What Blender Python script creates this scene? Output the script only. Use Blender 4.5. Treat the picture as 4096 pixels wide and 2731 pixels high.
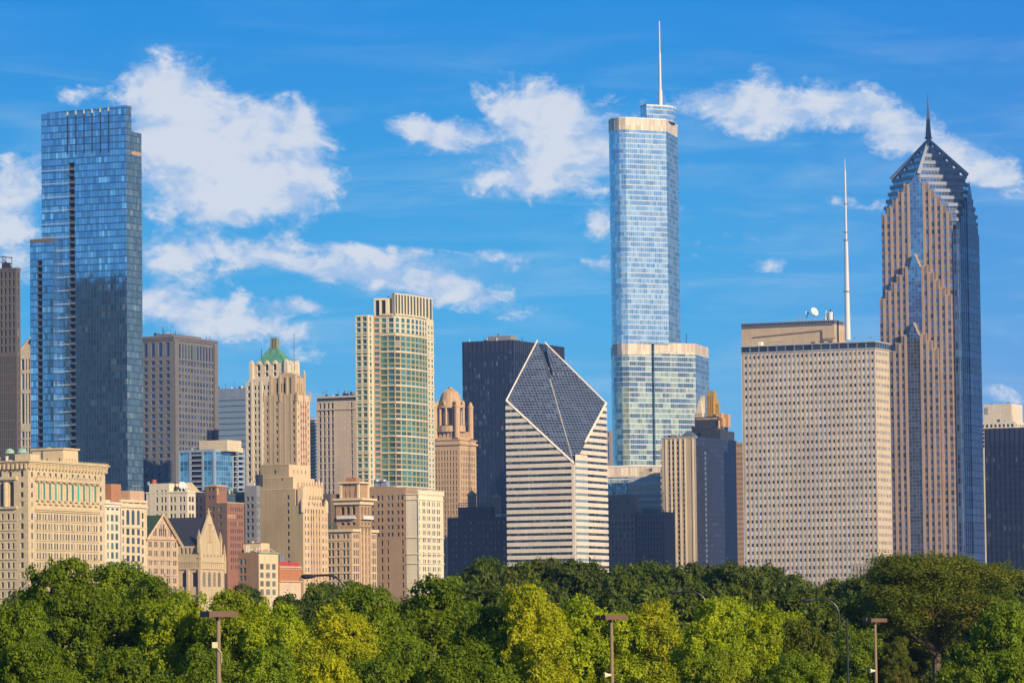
import bpy, math, random
import numpy as np
from mathutils import Vector, Matrix
from mathutils.bvhtree import BVHTree
R=math.radians
for o in list(bpy.data.objects): bpy.data.objects.remove(o)
scn=bpy.context.scene; col=scn.collection
# ------------------------------------------------------------ camera
F=17740.0; CZ=8.4; PITCH=math.atan(1225/F); ROLL=.0115
_r0=Vector((1,0,0)); _u0=Vector((0,-math.sin(PITCH),math.cos(PITCH))); FW=Vector((0,math.cos(PITCH),math.sin(PITCH)))
RT=_r0*math.cos(ROLL)-_u0*math.sin(ROLL); UP=_r0*math.sin(ROLL)+_u0*math.cos(ROLL)
cd=bpy.data.cameras.new('camera'); cam=bpy.data.objects.new('camera',cd); col.objects.link(cam)
cd.sensor_width=36; cd.lens=F/4096*36; cd.clip_start=1; cd.clip_end=60000
M3=Matrix((RT,UP,-FW)).transposed(); cam.matrix_world=Matrix.Translation((0,0,CZ))@M3.to_4x4(); scn.camera=cam
# ------------------------------------------------------------ light
SUN_AZ=R(38); SUN_EL=R(21)          # azimuth measured from behind the camera towards the right (east)
TS=Vector((math.sin(SUN_AZ)*math.cos(SUN_EL),-math.cos(SUN_AZ)*math.cos(SUN_EL),math.sin(SUN_EL)))
sd=bpy.data.lights.new('sun','SUN'); sd.energy=4.9; sd.angle=R(.5); sd.color=(1,.825,.58)
so=bpy.data.objects.new('sun',sd); col.objects.link(so); so.rotation_euler=TS.to_track_quat('Z','Y').to_euler()
vs=scn.view_settings; vs.view_transform='Standard'; vs.look='None'; vs.gamma=1; vs.exposure=.38; vs.use_curve_mapping=False
# ------------------------------------------------------------ node helpers
class NT:
    def __init__(s,nt): s.nt=nt; s.x=0
    def n(s,t,**k):
        nd=s.nt.nodes.new(t); s.x+=60; nd.location=(s.x,0)
        for a,b in k.items():
            if a.startswith('i_'): nd.inputs[a[2:].replace('_',' ')].default_value=b
            else: setattr(nd,a,b)
        return nd
    def l(s,a,b): s.nt.links.new(a,b)
    def m(s,op,a,b=None,c=None,clamp=False):
        nd=s.n('ShaderNodeMath',operation=op,use_clamp=clamp)
        for i,v in enumerate((a,b,c)):
            if v is None: continue
            if isinstance(v,(int,float)): nd.inputs[i].default_value=v
            else: s.l(v,nd.inputs[i])
        return nd.outputs[0]
    def vm(s,op,a,b=None,scale=None):
        nd=s.n('ShaderNodeVectorMath',operation=op)
        for i,v in enumerate((a,b)):
            if v is None: continue
            if isinstance(v,(tuple,list)): nd.inputs[i].default_value=v
            else: s.l(v,nd.inputs[i])
        if scale is not None:
            if isinstance(scale,(int,float)): nd.inputs['Scale'].default_value=scale
            else: s.l(scale,nd.inputs['Scale'])
        return nd.outputs[0] if op not in('DOT_PRODUCT','LENGTH') else nd.outputs['Value']
    def mix(s,f,a,b):
        nd=s.n('ShaderNodeMix',data_type='RGBA')
        for k,v in ((0,f),(6,a),(7,b)):
            if isinstance(v,(int,float)): nd.inputs[k].default_value=v
            elif isinstance(v,(tuple,list)): nd.inputs[k].default_value=(*v[:3],1)
            else: s.l(v,nd.inputs[k])
        return nd.outputs[2]
    def ramp(s,f,lo,hi):
        nd=s.n('ShaderNodeMapRange',interpolation_type='SMOOTHSTEP'); s.l(f,nd.inputs[0])
        nd.inputs[1].default_value=lo; nd.inputs[2].default_value=hi; return nd.outputs[0]
    def noise(s,v,sc,det=3,rough=.5,dist=0):
        nd=s.n('ShaderNodeTexNoise'); s.l(v,nd.inputs['Vector'])
        nd.inputs['Scale'].default_value=sc; nd.inputs['Detail'].default_value=det; nd.inputs['Roughness'].default_value=rough; nd.inputs['Distortion'].default_value=dist
        return nd.outputs[0]
# ------------------------------------------------------------ pixel rays (photo is 4096 x 2731)
def ray(x,y): return FW+RT*((x-2048)/F)+UP*((1365.5-y)/F)
def P2(x,y,d): r=ray(x,y); return Vector((r.x/r.y*d,d))
def ZZ(x,y,d): r=ray(x,y); return CZ+r.z/r.y*d
def P3(x,y,d): p=P2(x,y,d); return Vector((p.x,p.y,ZZ(x,y,d)))
# ------------------------------------------------------------ world: sky with clouds laid out by direction
wd=bpy.data.worlds.new('World'); scn.world=wd; wd.use_nodes=True; wd.node_tree.nodes.clear()
W=NT(wd.node_tree)
tc=W.n('ShaderNodeTexCoord').outputs['Generated']
sep=W.n('ShaderNodeSeparateXYZ'); W.l(tc,sep.inputs[0])
X,Y,Z=sep.outputs
zz=W.m('ADD',W.m('MULTIPLY',Z,4.2),.10)
cv=W.n('ShaderNodeCombineXYZ'); W.l(X,cv.inputs[0]); W.l(Y,cv.inputs[1]); W.l(zz,cv.inputs[2])
sk=W.n('ShaderNodeTexSky',sky_type='NISHITA'); sk.sun_disc=False; sk.sun_elevation=SUN_EL
sk.sun_rotation=math.atan2(TS.x,TS.y); sk.air_density=1.15; sk.dust_density=.25; sk.ozone_density=2.2
W.l(W.vm('NORMALIZE',cv.outputs[0]),sk.inputs[0])
hs=W.n('ShaderNodeHueSaturation'); hs.inputs['Saturation'].default_value=1.28; hs.inputs['Hue'].default_value=.487; hs.inputs['Value'].default_value=1.0
W.l(sk.outputs[0],hs.inputs['Color'])
# cloud field in azimuth / elevation angles (degrees)
az=W.m('MULTIPLY',W.m('ARCTAN2',X,Y),57.29578); el=W.m('MULTIPLY',W.m('ARCSINE',Z),57.29578)
pc=W.n('ShaderNodeCombineXYZ'); W.l(az,pc.inputs[0]); W.l(W.m('MULTIPLY',el,1.5),pc.inputs[1])
PC=pc.outputs[0]
n1=W.noise(PC,1.5,12,.6,.5); n2=W.noise(PC,5.5,8,.65,.4)
def ang(x,y): r=ray(x,y).normalized(); return math.degrees(math.atan2(r.x,r.y)),math.degrees(math.asin(r.z))
clouds=[ # x,y,rx,ry,tilt(px frame, deg), weight
 (660,390,120,130,0,1.1),(740,540,190,210,0,1.3),(900,660,260,200,10,1.35),(1120,640,200,160,20,1.15),(600,330,80,60,0,.6),(1010,780,210,70,0,.8),(1200,500,70,90,0,.45),
 (300,380,110,45,5,.6),(60,720,140,110,0,1.0),(40,860,120,90,0,.7),(40,930,110,40,0,.7),(60,1060,130,90,0,.8),
 (1800,560,190,75,8,.85),(2120,440,200,110,28,1.1),(2290,590,190,190,10,1.25),(1980,720,120,60,-15,.7),(2150,740,110,50,0,.5),(1700,520,120,45,10,.55),
 (2900,440,240,85,10,.95),(3200,430,220,75,2,.9),(3060,340,70,90,0,.5),(3500,450,230,80,22,.95),(3800,600,190,70,22,.95),(3980,700,170,65,15,.9),(3550,560,90,70,0,.45),(2760,650,60,60,0,.6),
 (2400,910,90,50,0,.7),(1940,1015,60,35,0,.55),(2080,1050,70,35,0,.5),(2400,1060,80,50,0,.5),(3080,1060,110,35,0,.45),(3000,960,200,40,5,.3),
 (1000,1030,330,48,8,.85),(1520,1090,330,75,7,.95),(1900,1190,230,60,14,.8),(690,1050,160,65,5,.8),(860,1270,330,95,6,1.1),(640,1200,120,60,0,.6),(1200,1330,180,32,8,.6),(1180,1220,120,30,5,.45),
 (3990,1580,120,40,12,.5),(1240,1430,60,50,0,.3),(2800,1000,60,40,0,.3),(1500,1000,400,25,4,.3),(2600,850,300,30,-4,.15),(3500,820,400,40,8,.2)]
tot=None
for (x,y,rx,ry,t,w) in clouds:
    w=w+.17 if w<.6 else w
    a,e=ang(x,y); k=math.degrees(1/F); ca,sa=math.cos(R(-t)),math.sin(R(-t))
    dx=W.m('SUBTRACT',az,a); dy=W.m('SUBTRACT',el,e)
    u=W.m('ADD',W.m('MULTIPLY',dx,ca/(rx*k)),W.m('MULTIPLY',dy,sa/(rx*k)))
    v=W.m('ADD',W.m('MULTIPLY',dx,-sa/(ry*k)),W.m('MULTIPLY',dy,ca/(ry*k)))
    q=W.m('ADD',W.m('MULTIPLY',u,u),W.m('MULTIPLY',v,v))
    g=W.m('MULTIPLY',W.m('EXPONENT',W.m('MULTIPLY',q,-.8)),w)
    tot=g if tot is None else W.m('ADD',tot,g)
# an even scatter of similar clouds everywhere else in the sky, so it is a whole sky
far=W.ramp(W.m('ABSOLUTE',az),6.8,11)
gen=W.m('MULTIPLY',W.ramp(W.noise(PC,.10,4,.5),.5,.7),far)
tot=W.m('MAXIMUM',tot,W.m('MULTIPLY',gen,.9))
dens=W.m('ADD',tot,W.m('MULTIPLY',W.m('SUBTRACT',n1,.5),2.3)); dens=W.m('ADD',dens,W.m('MULTIPLY',W.m('SUBTRACT',n2,.5),.75))
dens=W.m('MULTIPLY',dens,W.ramp(tot,.03,.35))
n3_=W.noise(PC,14.,6,.7,.3); dens=W.m('ADD',dens,W.m('MULTIPLY',W.m('SUBTRACT',n3_,.5),.42)); cov=W.ramp(dens,.31,1.0)
off=W.vm('ADD',PC,(.30,.34,0))
relief=W.m('SUBTRACT',n1,W.noise(off,1.5,12,.6,.5))
shade=W.ramp(W.m('ADD',W.m('MULTIPLY',relief,2.6),W.m('ADD',W.m('MULTIPLY',W.m('SUBTRACT',W.noise(PC,2.3,9,.62,.5),.5),2.4),W.m('MULTIPLY',dens,.55))),.0,1.1)
ccol=W.mix(shade,(4.6,6.3,8.9),(8.0,8.5,9.2))
# thin cirrus veil
sc=W.n('ShaderNodeMapping'); sc.inputs['Scale'].default_value=(.35,1.5,1); sc.inputs['Rotation'].default_value=(0,0,.12); W.l(PC,sc.inputs[0])
veil=W.m('MULTIPLY',W.ramp(W.noise(sc.outputs[0],.9,7,.6,.6),.42,.8),.44)
veil=W.m('MULTIPLY',veil,W.m('SUBTRACT',1.0,W.ramp(Z,.10,.16)))
# clear-air blue near the horizon (deep polarised blue a few degrees up), the physical sky above it
lowc=W.mix(W.ramp(Z,.0,.085),(3.0,6.1,8.6),(.7,4.75,9.0)); lowc=W.mix(W.ramp(Z,.065,.165),lowc,(.0,2.85,8.3))
lowc=W.mix(W.ramp(az,1,8),lowc,W.vm('MULTIPLY',lowc,(1.5,.86,.96)))
skyc=W.mix(W.m('MULTIPLY',W.m('SUBTRACT',1.0,W.ramp(Z,.18,.5)),.92),hs.outputs[0],lowc)
base=W.mix(veil,skyc,(4.2,6.6,9.0))
cf=W.mix(W.m('MULTIPLY',cov,.93),base,ccol)
bg=W.n('ShaderNodeBackground'); bg.inputs[1].default_value=.082; W.l(cf,bg.inputs[0])
ou=W.n('ShaderNodeOutputWorld'); W.l(bg.outputs[0],ou.inputs[0])
# ------------------------------------------------------------ materials
MATS={}
def newmat(name):
    m=bpy.data.materials.new(name); m.use_nodes=True; m.node_tree.nodes.clear(); t=NT(m.node_tree)
    b=t.n('ShaderNodeBsdfPrincipled'); o=t.n('ShaderNodeOutputMaterial'); t.l(b.outputs[0],o.inputs[0]); return m,t,b
def stone(name,c,var=.22,rough=.85,block=(1.6,.8),bv=.12,metal=0,streak=.24):
    """masonry / concrete / metal: broad weathering, per-block tone, rain streaks"""
    if name in MATS: return MATS[name]
    if c[0]>c[2]*1.15: c=(c[0]*1.01,c[1]*.975,c[2]*.87)
    m,t,b=newmat(name)
    p=t.n('ShaderNodeTexCoord').outputs['Object']
    a=t.noise(p,.045,5,.6); f=t.noise(p,1.3,4,.7)
    mp=t.n('ShaderNodeMapping'); mp.inputs['Scale'].default_value=(.9,.9,.035); t.l(p,mp.inputs[0]); st=t.noise(mp.outputs[0],1,4,.6)
    s=t.n('ShaderNodeSeparateXYZ'); t.l(p,s.inputs[0])
    w=t.n('ShaderNodeCombineXYZ')
    t.l(t.m('FLOOR',t.m('DIVIDE',t.m('ADD',s.outputs[0],t.m('MULTIPLY',s.outputs[1],.71)),block[0])),w.inputs[0]); t.l(t.m('FLOOR',t.m('DIVIDE',s.outputs[2],block[1])),w.inputs[1])
    wn=t.n('ShaderNodeTexWhiteNoise',noise_dimensions='2D'); t.l(w.outputs[0],wn.inputs['Vector'])
    k=t.m('ADD',1.0,t.m('MULTIPLY',t.m('SUBTRACT',a,.5),var*2.2)); k=t.m('ADD',k,t.m('MULTIPLY',t.m('SUBTRACT',f,.5),var))
    k=t.m('ADD',k,t.m('MULTIPLY',t.m('SUBTRACT',st,.5),streak*2)); k=t.m('ADD',k,t.m('MULTIPLY',t.m('SUBTRACT',wn.outputs[0],.5),bv))
    t.l(t.vm('SCALE',(c[0],c[1],c[2]),scale=k),b.inputs['Base Color'])
    b.inputs['Roughness'].default_value=rough; b.inputs['Metallic'].default_value=metal; b.inputs['Specular IOR Level'].default_value=.3
    MATS[name]=m; return m
def wglass(name,dark=(.022,.030,.045),blind=(.34,.33,.29),amt=.22,rough=.08,metal=.0):
    if name in MATS: return MATS[name]
    m,t,b=newmat(name)
    oi=t.n('ShaderNodeObjectInfo').outputs['Random']; gi=t.n('ShaderNodeNewGeometry')
    r=t.m('FRACT',t.m('ADD',t.m('MULTIPLY',oi,7.31),gi.outputs['Random Per Island'])); r2=t.m('FRACT',t.m('MULTIPLY',r,17.3))
    c1=t.mix(r2,dark,tuple(min(1,v*2.6) for v in dark)); c2=t.vm('SCALE',blind,scale=t.m('ADD',.45,t.m('MULTIPLY',r2,.55)))
    t.l(t.mix(t.ramp(r,1-amt,1-amt+.02),c1,c2),b.inputs['Base Color'])
    b.inputs['Roughness'].default_value=rough; b.inputs['Metallic'].default_value=metal
    wn=t.n('ShaderNodeTexWhiteNoise',noise_dimensions='1D'); t.l(r,wn.inputs['W'])
    nn=t.vm('NORMALIZE',t.vm('ADD',gi.outputs['Normal'],t.vm('SCALE',t.vm('SUBTRACT',wn.outputs['Color'],(.5,.5,.5)),scale=.10)))
    t.l(nn,b.inputs['Normal']); MATS[name]=m; return m
def curtain(name,pw,ph,A,B,thr=(.6,.95),sp=.25,spc=(.1,.1,.1),mu=.08,muc=(.1,.1,.1),metal=.6,rough=.12,wob=.02,clus=.5,sprough=.4,bays=None,spm=0.):
    """curtain wall in wall metres (UV): panes with their own tone and tilt, floor bands, mullions"""
    if name in MATS: return MATS[name]
    m,t,b=newmat(name)
    uv=t.n('ShaderNodeUVMap').outputs[0]; s=t.n('ShaderNodeSeparateXYZ'); t.l(uv,s.inputs[0])
    u=t.m('DIVIDE',s.outputs[0],pw); v=t.m('DIVIDE',s.outputs[1],ph)
    fu=t.m('FRACT',u); fv=t.m('FRACT',v)
    c=t.n('ShaderNodeCombineXYZ'); t.l(t.m('FLOOR',u),c.inputs[0]); t.l(t.m('FLOOR',v),c.inputs[1]); cell=c.outputs[0]
    wn=t.n('ShaderNodeTexWhiteNoise',noise_dimensions='2D'); t.l(cell,wn.inputs['Vector'])
    c2=t.n('ShaderNodeCombineXYZ'); t.l(t.m('FLOOR',t.m('DIVIDE',u,4)),c2.inputs[0]); t.l(t.m('FLOOR',v),c2.inputs[1])
    wn2=t.n('ShaderNodeTexWhiteNoise',noise_dimensions='2D'); t.l(c2.outputs[0],wn2.inputs['Vector'])
    big=t.noise(cell,.11,3,.6)
    k=t.m('ADD',t.m('ADD',t.m('MULTIPLY',wn.outputs[0],1-clus),t.m('MULTIPLY',wn2.outputs[0],clus)),t.m('MULTIPLY',t.m('SUBTRACT',big,.5),.7))
    g=t.mix(t.ramp(k,thr[0],thr[1]),A,B)
    g=t.vm('SCALE',g,scale=t.m('ADD',.78,t.m('MULTIPLY',wn.outputs[0],.44)))
    ms=t.m('LESS_THAN',fv,sp); mm=t.m('LESS_THAN',fu,mu); mk=t.m('MAXIMUM',ms,mm)
    if bays:
        fb=t.m('LESS_THAN',t.m('FRACT',t.m('DIVIDE',u,bays[0])),bays[1]); mm=t.m('MAXIMUM',mm,fb); mk=t.m('MAXIMUM',mk,fb)
    t.l(t.mix(mm,t.mix(ms,g,spc),muc),b.inputs['Base Color'])
    t.l(t.m('ADD',t.m('MULTIPLY',t.m('SUBTRACT',1.,mk),metal),t.m('MULTIPLY',mk,spm)),b.inputs['Metallic']); t.l(t.m('ADD',rough,t.m('MULTIPLY',mk,sprough-rough)),b.inputs['Roughness'])
    gi=t.n('ShaderNodeNewGeometry').outputs['Normal']
    rip=t.noise(t.vm('MULTIPLY',uv,(.55,.16,1)),1.0,4,.6,1.2)
    nn=t.vm('ADD',gi,t.vm('SCALE',t.vm('SUBTRACT',wn.outputs['Color'],(.5,.5,.5)),scale=wob))
    nn=t.vm('ADD',nn,t.vm('SCALE',t.vm('SUBTRACT',(.5,.5,.5),t.vm('MULTIPLY',(1,1,1),rip)),scale=wob*1.2))
    t.l(t.vm('NORMALIZE',nn),b.inputs['Normal']); MATS[name]=m; return m
# ------------------------------------------------------------ mesh accumulator
class MB:
    def __init__(s,name,mat,sub=None): s.name=name; s.mats=[mat]; s.v=[]; s.f=[]; s.uv=[]; s.mi=[]; s.smooth=False; s.label=None; s.sub=sub; s.kids=[]; s.kind=None
    def mat(s,m):
        if m not in s.mats: s.mats.append(m)
        return s.mats.index(m)
    def poly(s,pts,uv=None,mi=0):
        i=len(s.v); s.v+= [tuple(p) for p in pts]; s.f.append(tuple(range(i,i+len(pts)))); s.uv.append(uv); s.mi.append(mi)
    def wq(s,p0,p1,z0,z1,s0=0,mi=0,z0b=None,z1b=None):
        L=(Vector(p1)-Vector(p0)).length; za=z0 if z0b is None else z0b; zb=z1 if z1b is None else z1b
        s.poly([(p0[0],p0[1],z0),(p1[0],p1[1],za),(p1[0],p1[1],zb),(p0[0],p0[1],z1)],[(s0,z0),(s0+L,za),(s0+L,zb),(s0,z1)],mi)
    def prism(s,pts,z0,z1,mi=0,top=True,bot=False,topmi=None,scale=1.):
        """pts ordered counter-clockwise seen from above"""
        n=len(pts); c=Vector((sum(p[0] for p in pts)/n,sum(p[1] for p in pts)/n)); S=0
        tp=[c+(Vector(p[:2])-c)*scale for p in pts]
        for i in range(n):
            j=(i+1)%n; p,q=pts[i],pts[j]; L=math.hypot(q[0]-p[0],q[1]-p[1])
            s.poly([(p[0],p[1],z0),(q[0],q[1],z0),(tp[j][0],tp[j][1],z1),(tp[i][0],tp[i][1],z1)],[(S,z0),(S+L,z0),(S+L,z1),(S,z1)],mi); S+=L
        if top: s.poly([(p[0],p[1],z1) for p in tp],None,mi if topmi is None else topmi)
        if bot: s.poly([(p[0],p[1],z0) for p in reversed(pts)],None,mi)
    def cyl(s,c,r,z0,z1,n=16,r1=None,mi=0,top=True,a0=0):
        r1=r if r1 is None else r1
        a=[a0+2*math.pi*i/n for i in range(n)]
        lo=[(c[0]+r*math.cos(t),c[1]+r*math.sin(t),z0) for t in a]; hi=[(c[0]+r1*math.cos(t),c[1]+r1*math.sin(t),z1) for t in a]
        for i in range(n):
            j=(i+1)%n; L=2*math.pi*r/n
            s.poly([lo[i],lo[j],hi[j],hi[i]],[(i*L,z0),((i+1)*L,z0),((i+1)*L,z1),(i*L,z1)],mi)
        if top and r1>.01: s.poly(hi,None,mi)
    def lathe(s,c,prof,n=20,mi=0):
        for (r0,z0),(r1,z1) in zip(prof,prof[1:]): s.cyl(c,max(r0,.01),z0,z1,n,max(r1,.01),mi,top=False)
    def tube(s,pts,r,n=8,mi=0):
        pts=[Vector(p) for p in pts]; rs=r if isinstance(r,(list,tuple)) else [r]*len(pts); rings=[]
        for i,p in enumerate(pts):
            d=(pts[min(i+1,len(pts)-1)]-pts[max(i-1,0)]).normalized()
            a=d.cross(Vector((0,0,1)) if abs(d.z)<.9 else Vector((1,0,0))).normalized(); b=d.cross(a)
            rings.append([p+(a*math.cos(2*math.pi*k/n)+b*math.sin(2*math.pi*k/n))*rs[i] for k in range(n)])
        for A_,B_ in zip(rings,rings[1:]):
            for k in range(n): s.poly([A_[k],B_[k],B_[(k+1)%n],A_[(k+1)%n]],None,mi)
        s.poly(rings[0],None,mi); s.poly(list(reversed(rings[-1])),None,mi)
    def build(s,parent,origin):
        me=bpy.data.meshes.new(s.name); ox,oy,oz=origin
        me.from_pydata([(x-ox,y-oy,z-oz) for x,y,z in s.v],[],s.f)
        for m in s.mats: me.materials.append(m)
        if any(s.mi): me.polygons.foreach_set('material_index',s.mi)
        if any(u is not None for u in s.uv):
            ul=me.uv_layers.new(name='UVMap'); k=0
            for f,u in zip(s.f,s.uv):
                for j in range(len(f)):
                    if u is not None: ul.data[k].uv=u[j]
                    k+=1
        if s.smooth: me.polygons.foreach_set('use_smooth',[True]*len(s.f))
        o=bpy.data.objects.new(s.name,me); col.objects.link(o)
        if parent: o.parent=parent
        else: o.location=origin
        if s.label: o['label']=s.label
        if s.kind: o['kind']=s.kind
        for k in s.kids:
            ko=k.build(o,origin)
        return o
def tag(o,label,cat,group=None,kind=None):
    if label: o['label']=label
    if cat: o['category']=cat
    if group: o['group']=group
    if kind: o['kind']=kind
def thing(name,loc,label,cat,group=None):
    o=bpy.data.objects.new(name,None); col.objects.link(o); o.location=loc; o.empty_display_size=.5; tag(o,label,cat,group); return o
ALLW=[]; OCC=[]; WMESH={}
GW=wglass('window_glass'); FRM=stone('window_frame_paint',(.10,.10,.09),bv=0)
def winmesh(w,h,style,glass,frame):
    w=round(w,2); h=round(h,2); key=(w,h,style,glass.name,frame.name)
    if key in WMESH: return WMESH[key]
    b=MB('window',glass); b.poly([(-w/2,0,0),(w/2,0,0),(w/2,0,h),(-w/2,0,h)]); fi=b.mat(frame); t=min(.12,w*.07)
    def bar(x0,x1,z0,z1,y=-.05): b.poly([(x0,y,z0),(x1,y,z0),(x1,y,z1),(x0,y,z1)],None,fi)
    if 's' in style: bar(-w/2,w/2,h*.5-t/2,h*.5+t/2)
    if 'v' in style: bar(-t/2,t/2,0,h,-.07)
    if 'm' in style:
        n=max(2,int(w/1.5)); 
        for i in range(1,n): x=-w/2+w*i/n; bar(x-t/2,x+t/2,0,h,-.07)
    if 'f' in style: bar(-w/2,-w/2+t,0,h,-.09); bar(w/2-t,w/2,0,h,-.09); bar(-w/2+t,w/2-t,h-t,h,-.09); bar(-w/2+t,w/2-t,0,t,-.09)
    me=bpy.data.meshes.new('window'); me.from_pydata(b.v,[],b.f)
    for m in b.mats: me.materials.append(m)
    me.polygons.foreach_set('material_index',b.mi); WMESH[key]=me; return me
def cols(L,n,wf,m0=0,m1=0):
    p=(L-m0-m1)/n; return [(m0+p*(i+.5-wf/2),m0+p*(i+.5+wf/2)) for i in range(n)]
def pairs(L,n,wf,gap,m0=0,m1=0):
    out=[]; p=(L-m0-m1)/n
    for i in range(n):
        c=m0+p*(i+.5); w=p*wf/2; out+=[(c-gap/2-w,c-gap/2),(c+gap/2,c+gap/2+w)]
    return out
def rows(z0,z1,n,hf,off=.5):
    p=(z1-z0)/n; return [(z0+p*(i+off*(1-hf)),z0+p*(i+off*(1-hf)+hf)) for i in range(n)]
class Bd:
    def __init__(s,name,label,xC,yT,d,xL,xR,ang=24,cat='building',depth=None,group=None):
        s.name=name; s.C=P2(xC,yT,d); s.d=d; s.xC=xC; a=R(ang)
        s.n=Vector((math.sin(a),math.cos(a))); s.w=Vector((-math.cos(a),math.sin(a)))
        s.A=s.solve(xL,yT,s.w); s.B=s.solve(xR,yT,s.n) if xR and xR>xC+2 else (depth or s.A)
        s.A=max(s.A,2); s.B=max(s.B,2)
        s.H=ZZ(xC,yT,d); s.parts=[]; s.byname={}; s.wins=[]; s.root=thing(name,(s.C.x,s.C.y,0),label,cat,group); s.o=(s.C.x,s.C.y,0)
        ALLW.append(s)
    def solve(s,x,y,dr,base=None):
        r=ray(x,y); t=r.x/r.y; c=base or s.C
        return (t*c.y-c.x)/(dr.x-t*dr.y)
    def a(s,x,y=1800,b=0): return s.solve(x,y,s.w,s.pt(0,b))      # west distance of a photo column on the south face
    def b(s,x,y=1800,a=0): return s.solve(x,y,s.n,s.pt(a,0))
    def pt(s,a,b): return s.C+s.w*a+s.n*b
    def z(s,y,x=None): return ZZ(s.xC if x is None else x,y,s.d)
    def part(s,name,mat,key=None):
        k=key or (name,mat.name)
        if k not in s.byname: m=MB(name,mat); s.byname[k]=m; s.parts.append(m)
        return s.byname[k]
    def new(s,name,mat): m=MB(name,mat); s.parts.append(m); return m
    def rect(s,a0,a1,b0,b1): return [s.pt(a1,b0),s.pt(a0,b0),s.pt(a0,b1),s.pt(a1,b1)]   # ccw: SW,SE,NE,NW
    def box(s,mb,a0,a1,b0,b1,z0,z1,top=True,bot=False,scale=1.): mb.prism(s.rect(a0,a1,b0,b1),z0,z1,0,top,bot,scale=scale)
    def face(s,p0,p1,z0,z1,cl,rw,wall,reveal=.45,glass=None,style='',frame=None,name='window',arch=False):
        """a wall from p0 to p1 (left to right seen from outside) with real openings and a glazed window in each"""
        p0=Vector(p0); p1=Vector(p1); L=(p1-p0).length
        if L<.05: return
        dr=(p1-p0)/L; nr=Vector((dr.y,-dr.x)); g=glass or GW; fr=frame or FRM
        cl=[(max(a,.02),min(b,L-.02)) for a,b in cl if b-a>.05 and a<L]; zs=[z0]
        pos=lambda u:p0+dr*u
        prev=z0
        for (r0,r1) in sorted(rw):
            if r1<=z0 or r0>=z1: continue
            r0=max(r0,prev); r1=min(r1,z1)
            if r0>prev: wall.wq(p0,p1,prev,r0)
            u=0
            for (a,b) in cl:
                if a>u: wall.wq(pos(u),pos(a),r0,r1,u)
                A0=pos(a);B0=pos(b);A1=A0-nr*reveal;B1=B0-nr*reveal
                wall.poly([(*A0,r0),(*A1,r0),(*A1,r1),(*A0,r1)][::-1]); wall.poly([(*B0,r0),(*B1,r0),(*B1,r1),(*B0,r1)])
                wall.poly([(*A0,r0),(*B0,r0),(*B1,r0),(*A1,r0)]); wall.poly([(*A0,r1),(*B0,r1),(*B1,r1),(*A1,r1)][::-1])
                c=(A1+B1)/2
                s.wins.append((c,r0,b-a,r1-r0,dr,nr,style,g,fr,name))
                if arch and b-a>.3:
                    w=b-a; k=6; zc=r1-w/2; prevp=None
                    for sd_ in (0,1):
                        ptsx=[]
                        for i in range(k+1):
                            t=math.pi/2*i/k; x=(a+b)/2+(-1 if sd_==0 else 1)*w/2*math.cos(t); zq=zc+w/2*math.sin(t); ptsx.append((x,zq))
                        corner=(a if sd_==0 else b,r1); poly=[corner]+ptsx
                        pl=[(*(pos(x)-nr*(.04)),zq) for x,zq in poly]
                        wall.poly(pl if sd_==1 else pl[::-1])
                u=b
            if u<L: wall.wq(pos(u),p1,r0,r1,u)
            prev=r1
        if prev<z1: wall.wq(p0,p1,prev,z1)
    def S(s,z0,z1,cl,rw,wall,a0=0,a1=None,off=0,**k):
        a1=s.A if a1 is None else a1; s.face(s.pt(a1,-off),s.pt(a0,-off),z0,z1,cl,rw,wall,**k)
    def E(s,z0,z1,cl,rw,wall,b0=0,b1=None,off=0,**k):
        b1=s.B if b1 is None else b1; k['reveal']=min(k.get('reveal',.12),.12); s.face(s.pt(-off,b0),s.pt(-off,b1),z0,z1,cl,rw,wall,**k)
    def back(s,wall,z0,z1,a0=0,a1=None,b0=0,b1=None,roof=True):
        a1=s.A if a1 is None else a1; b1=s.B if b1 is None else b1
        wall.wq(s.pt(a0,b1),s.pt(a1,b1),z0,z1); wall.wq(s.pt(a1,b1),s.pt(a1,b0),z0,z1)
        if roof: s.lid(a0,a1,b0,b1,z1-.5)
    def lid(s,a0,a1,b0,b1,z):
        rf=s.new('roof',ROOF); rf.poly([(*p,z) for p in s.rect(a0,a1,b0,b1)])
    def band(s,mb,z0,z1,off=.5,a0=None,a1=None,b0=None,b1=None):
        a0=0 if a0 is None else a0; a1=s.A if a1 is None else a1; b0=0 if b0 is None else b0; b1=s.B if b1 is None else b1
        s.box(mb,a0-off,a1+off,b0-off,b1+off,z0,z1,True,True)
ROOF=stone('roof_gravel',(.16,.15,.14),block=(4,4))
def P(name,c,**k): return stone(name,c,**k)
GRID=lambda L,px,wf,m0=0,m1=0: cols(L,max(1,round((L-m0-m1)/px)),wf,m0,m1)
def cS(b,px,a1=None,y=1800,off=0):
    a1=b.A if a1 is None else a1; return sorted((a1-b.a(x0,y,-off),a1-b.a(x1,y,-off)) for x0,x1 in px)
def cE(b,px,b0=0,y=1800,a=0): return sorted((b.b(x0,y,a)-b0,b.b(x1,y,a)-b0) for x0,x1 in px)
def rp(b,y0,pitch,h,n,x=None): return [(b.z(y0+i*pitch+h,x),b.z(y0+i*pitch,x)) for i in range(n)][::-1]
def pr(x0,p,w,n): return [(x0+i*p,x0+i*p+w) for i in range(n)]
DARKG=stone('dark_metal',(.035,.035,.04),bv=0,rough=.5); WHITE=stone('white_paint',(.72,.70,.66),bv=.03); RAIL=stone('grey_metal',(.30,.31,.33),bv=0,rough=.5)
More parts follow.
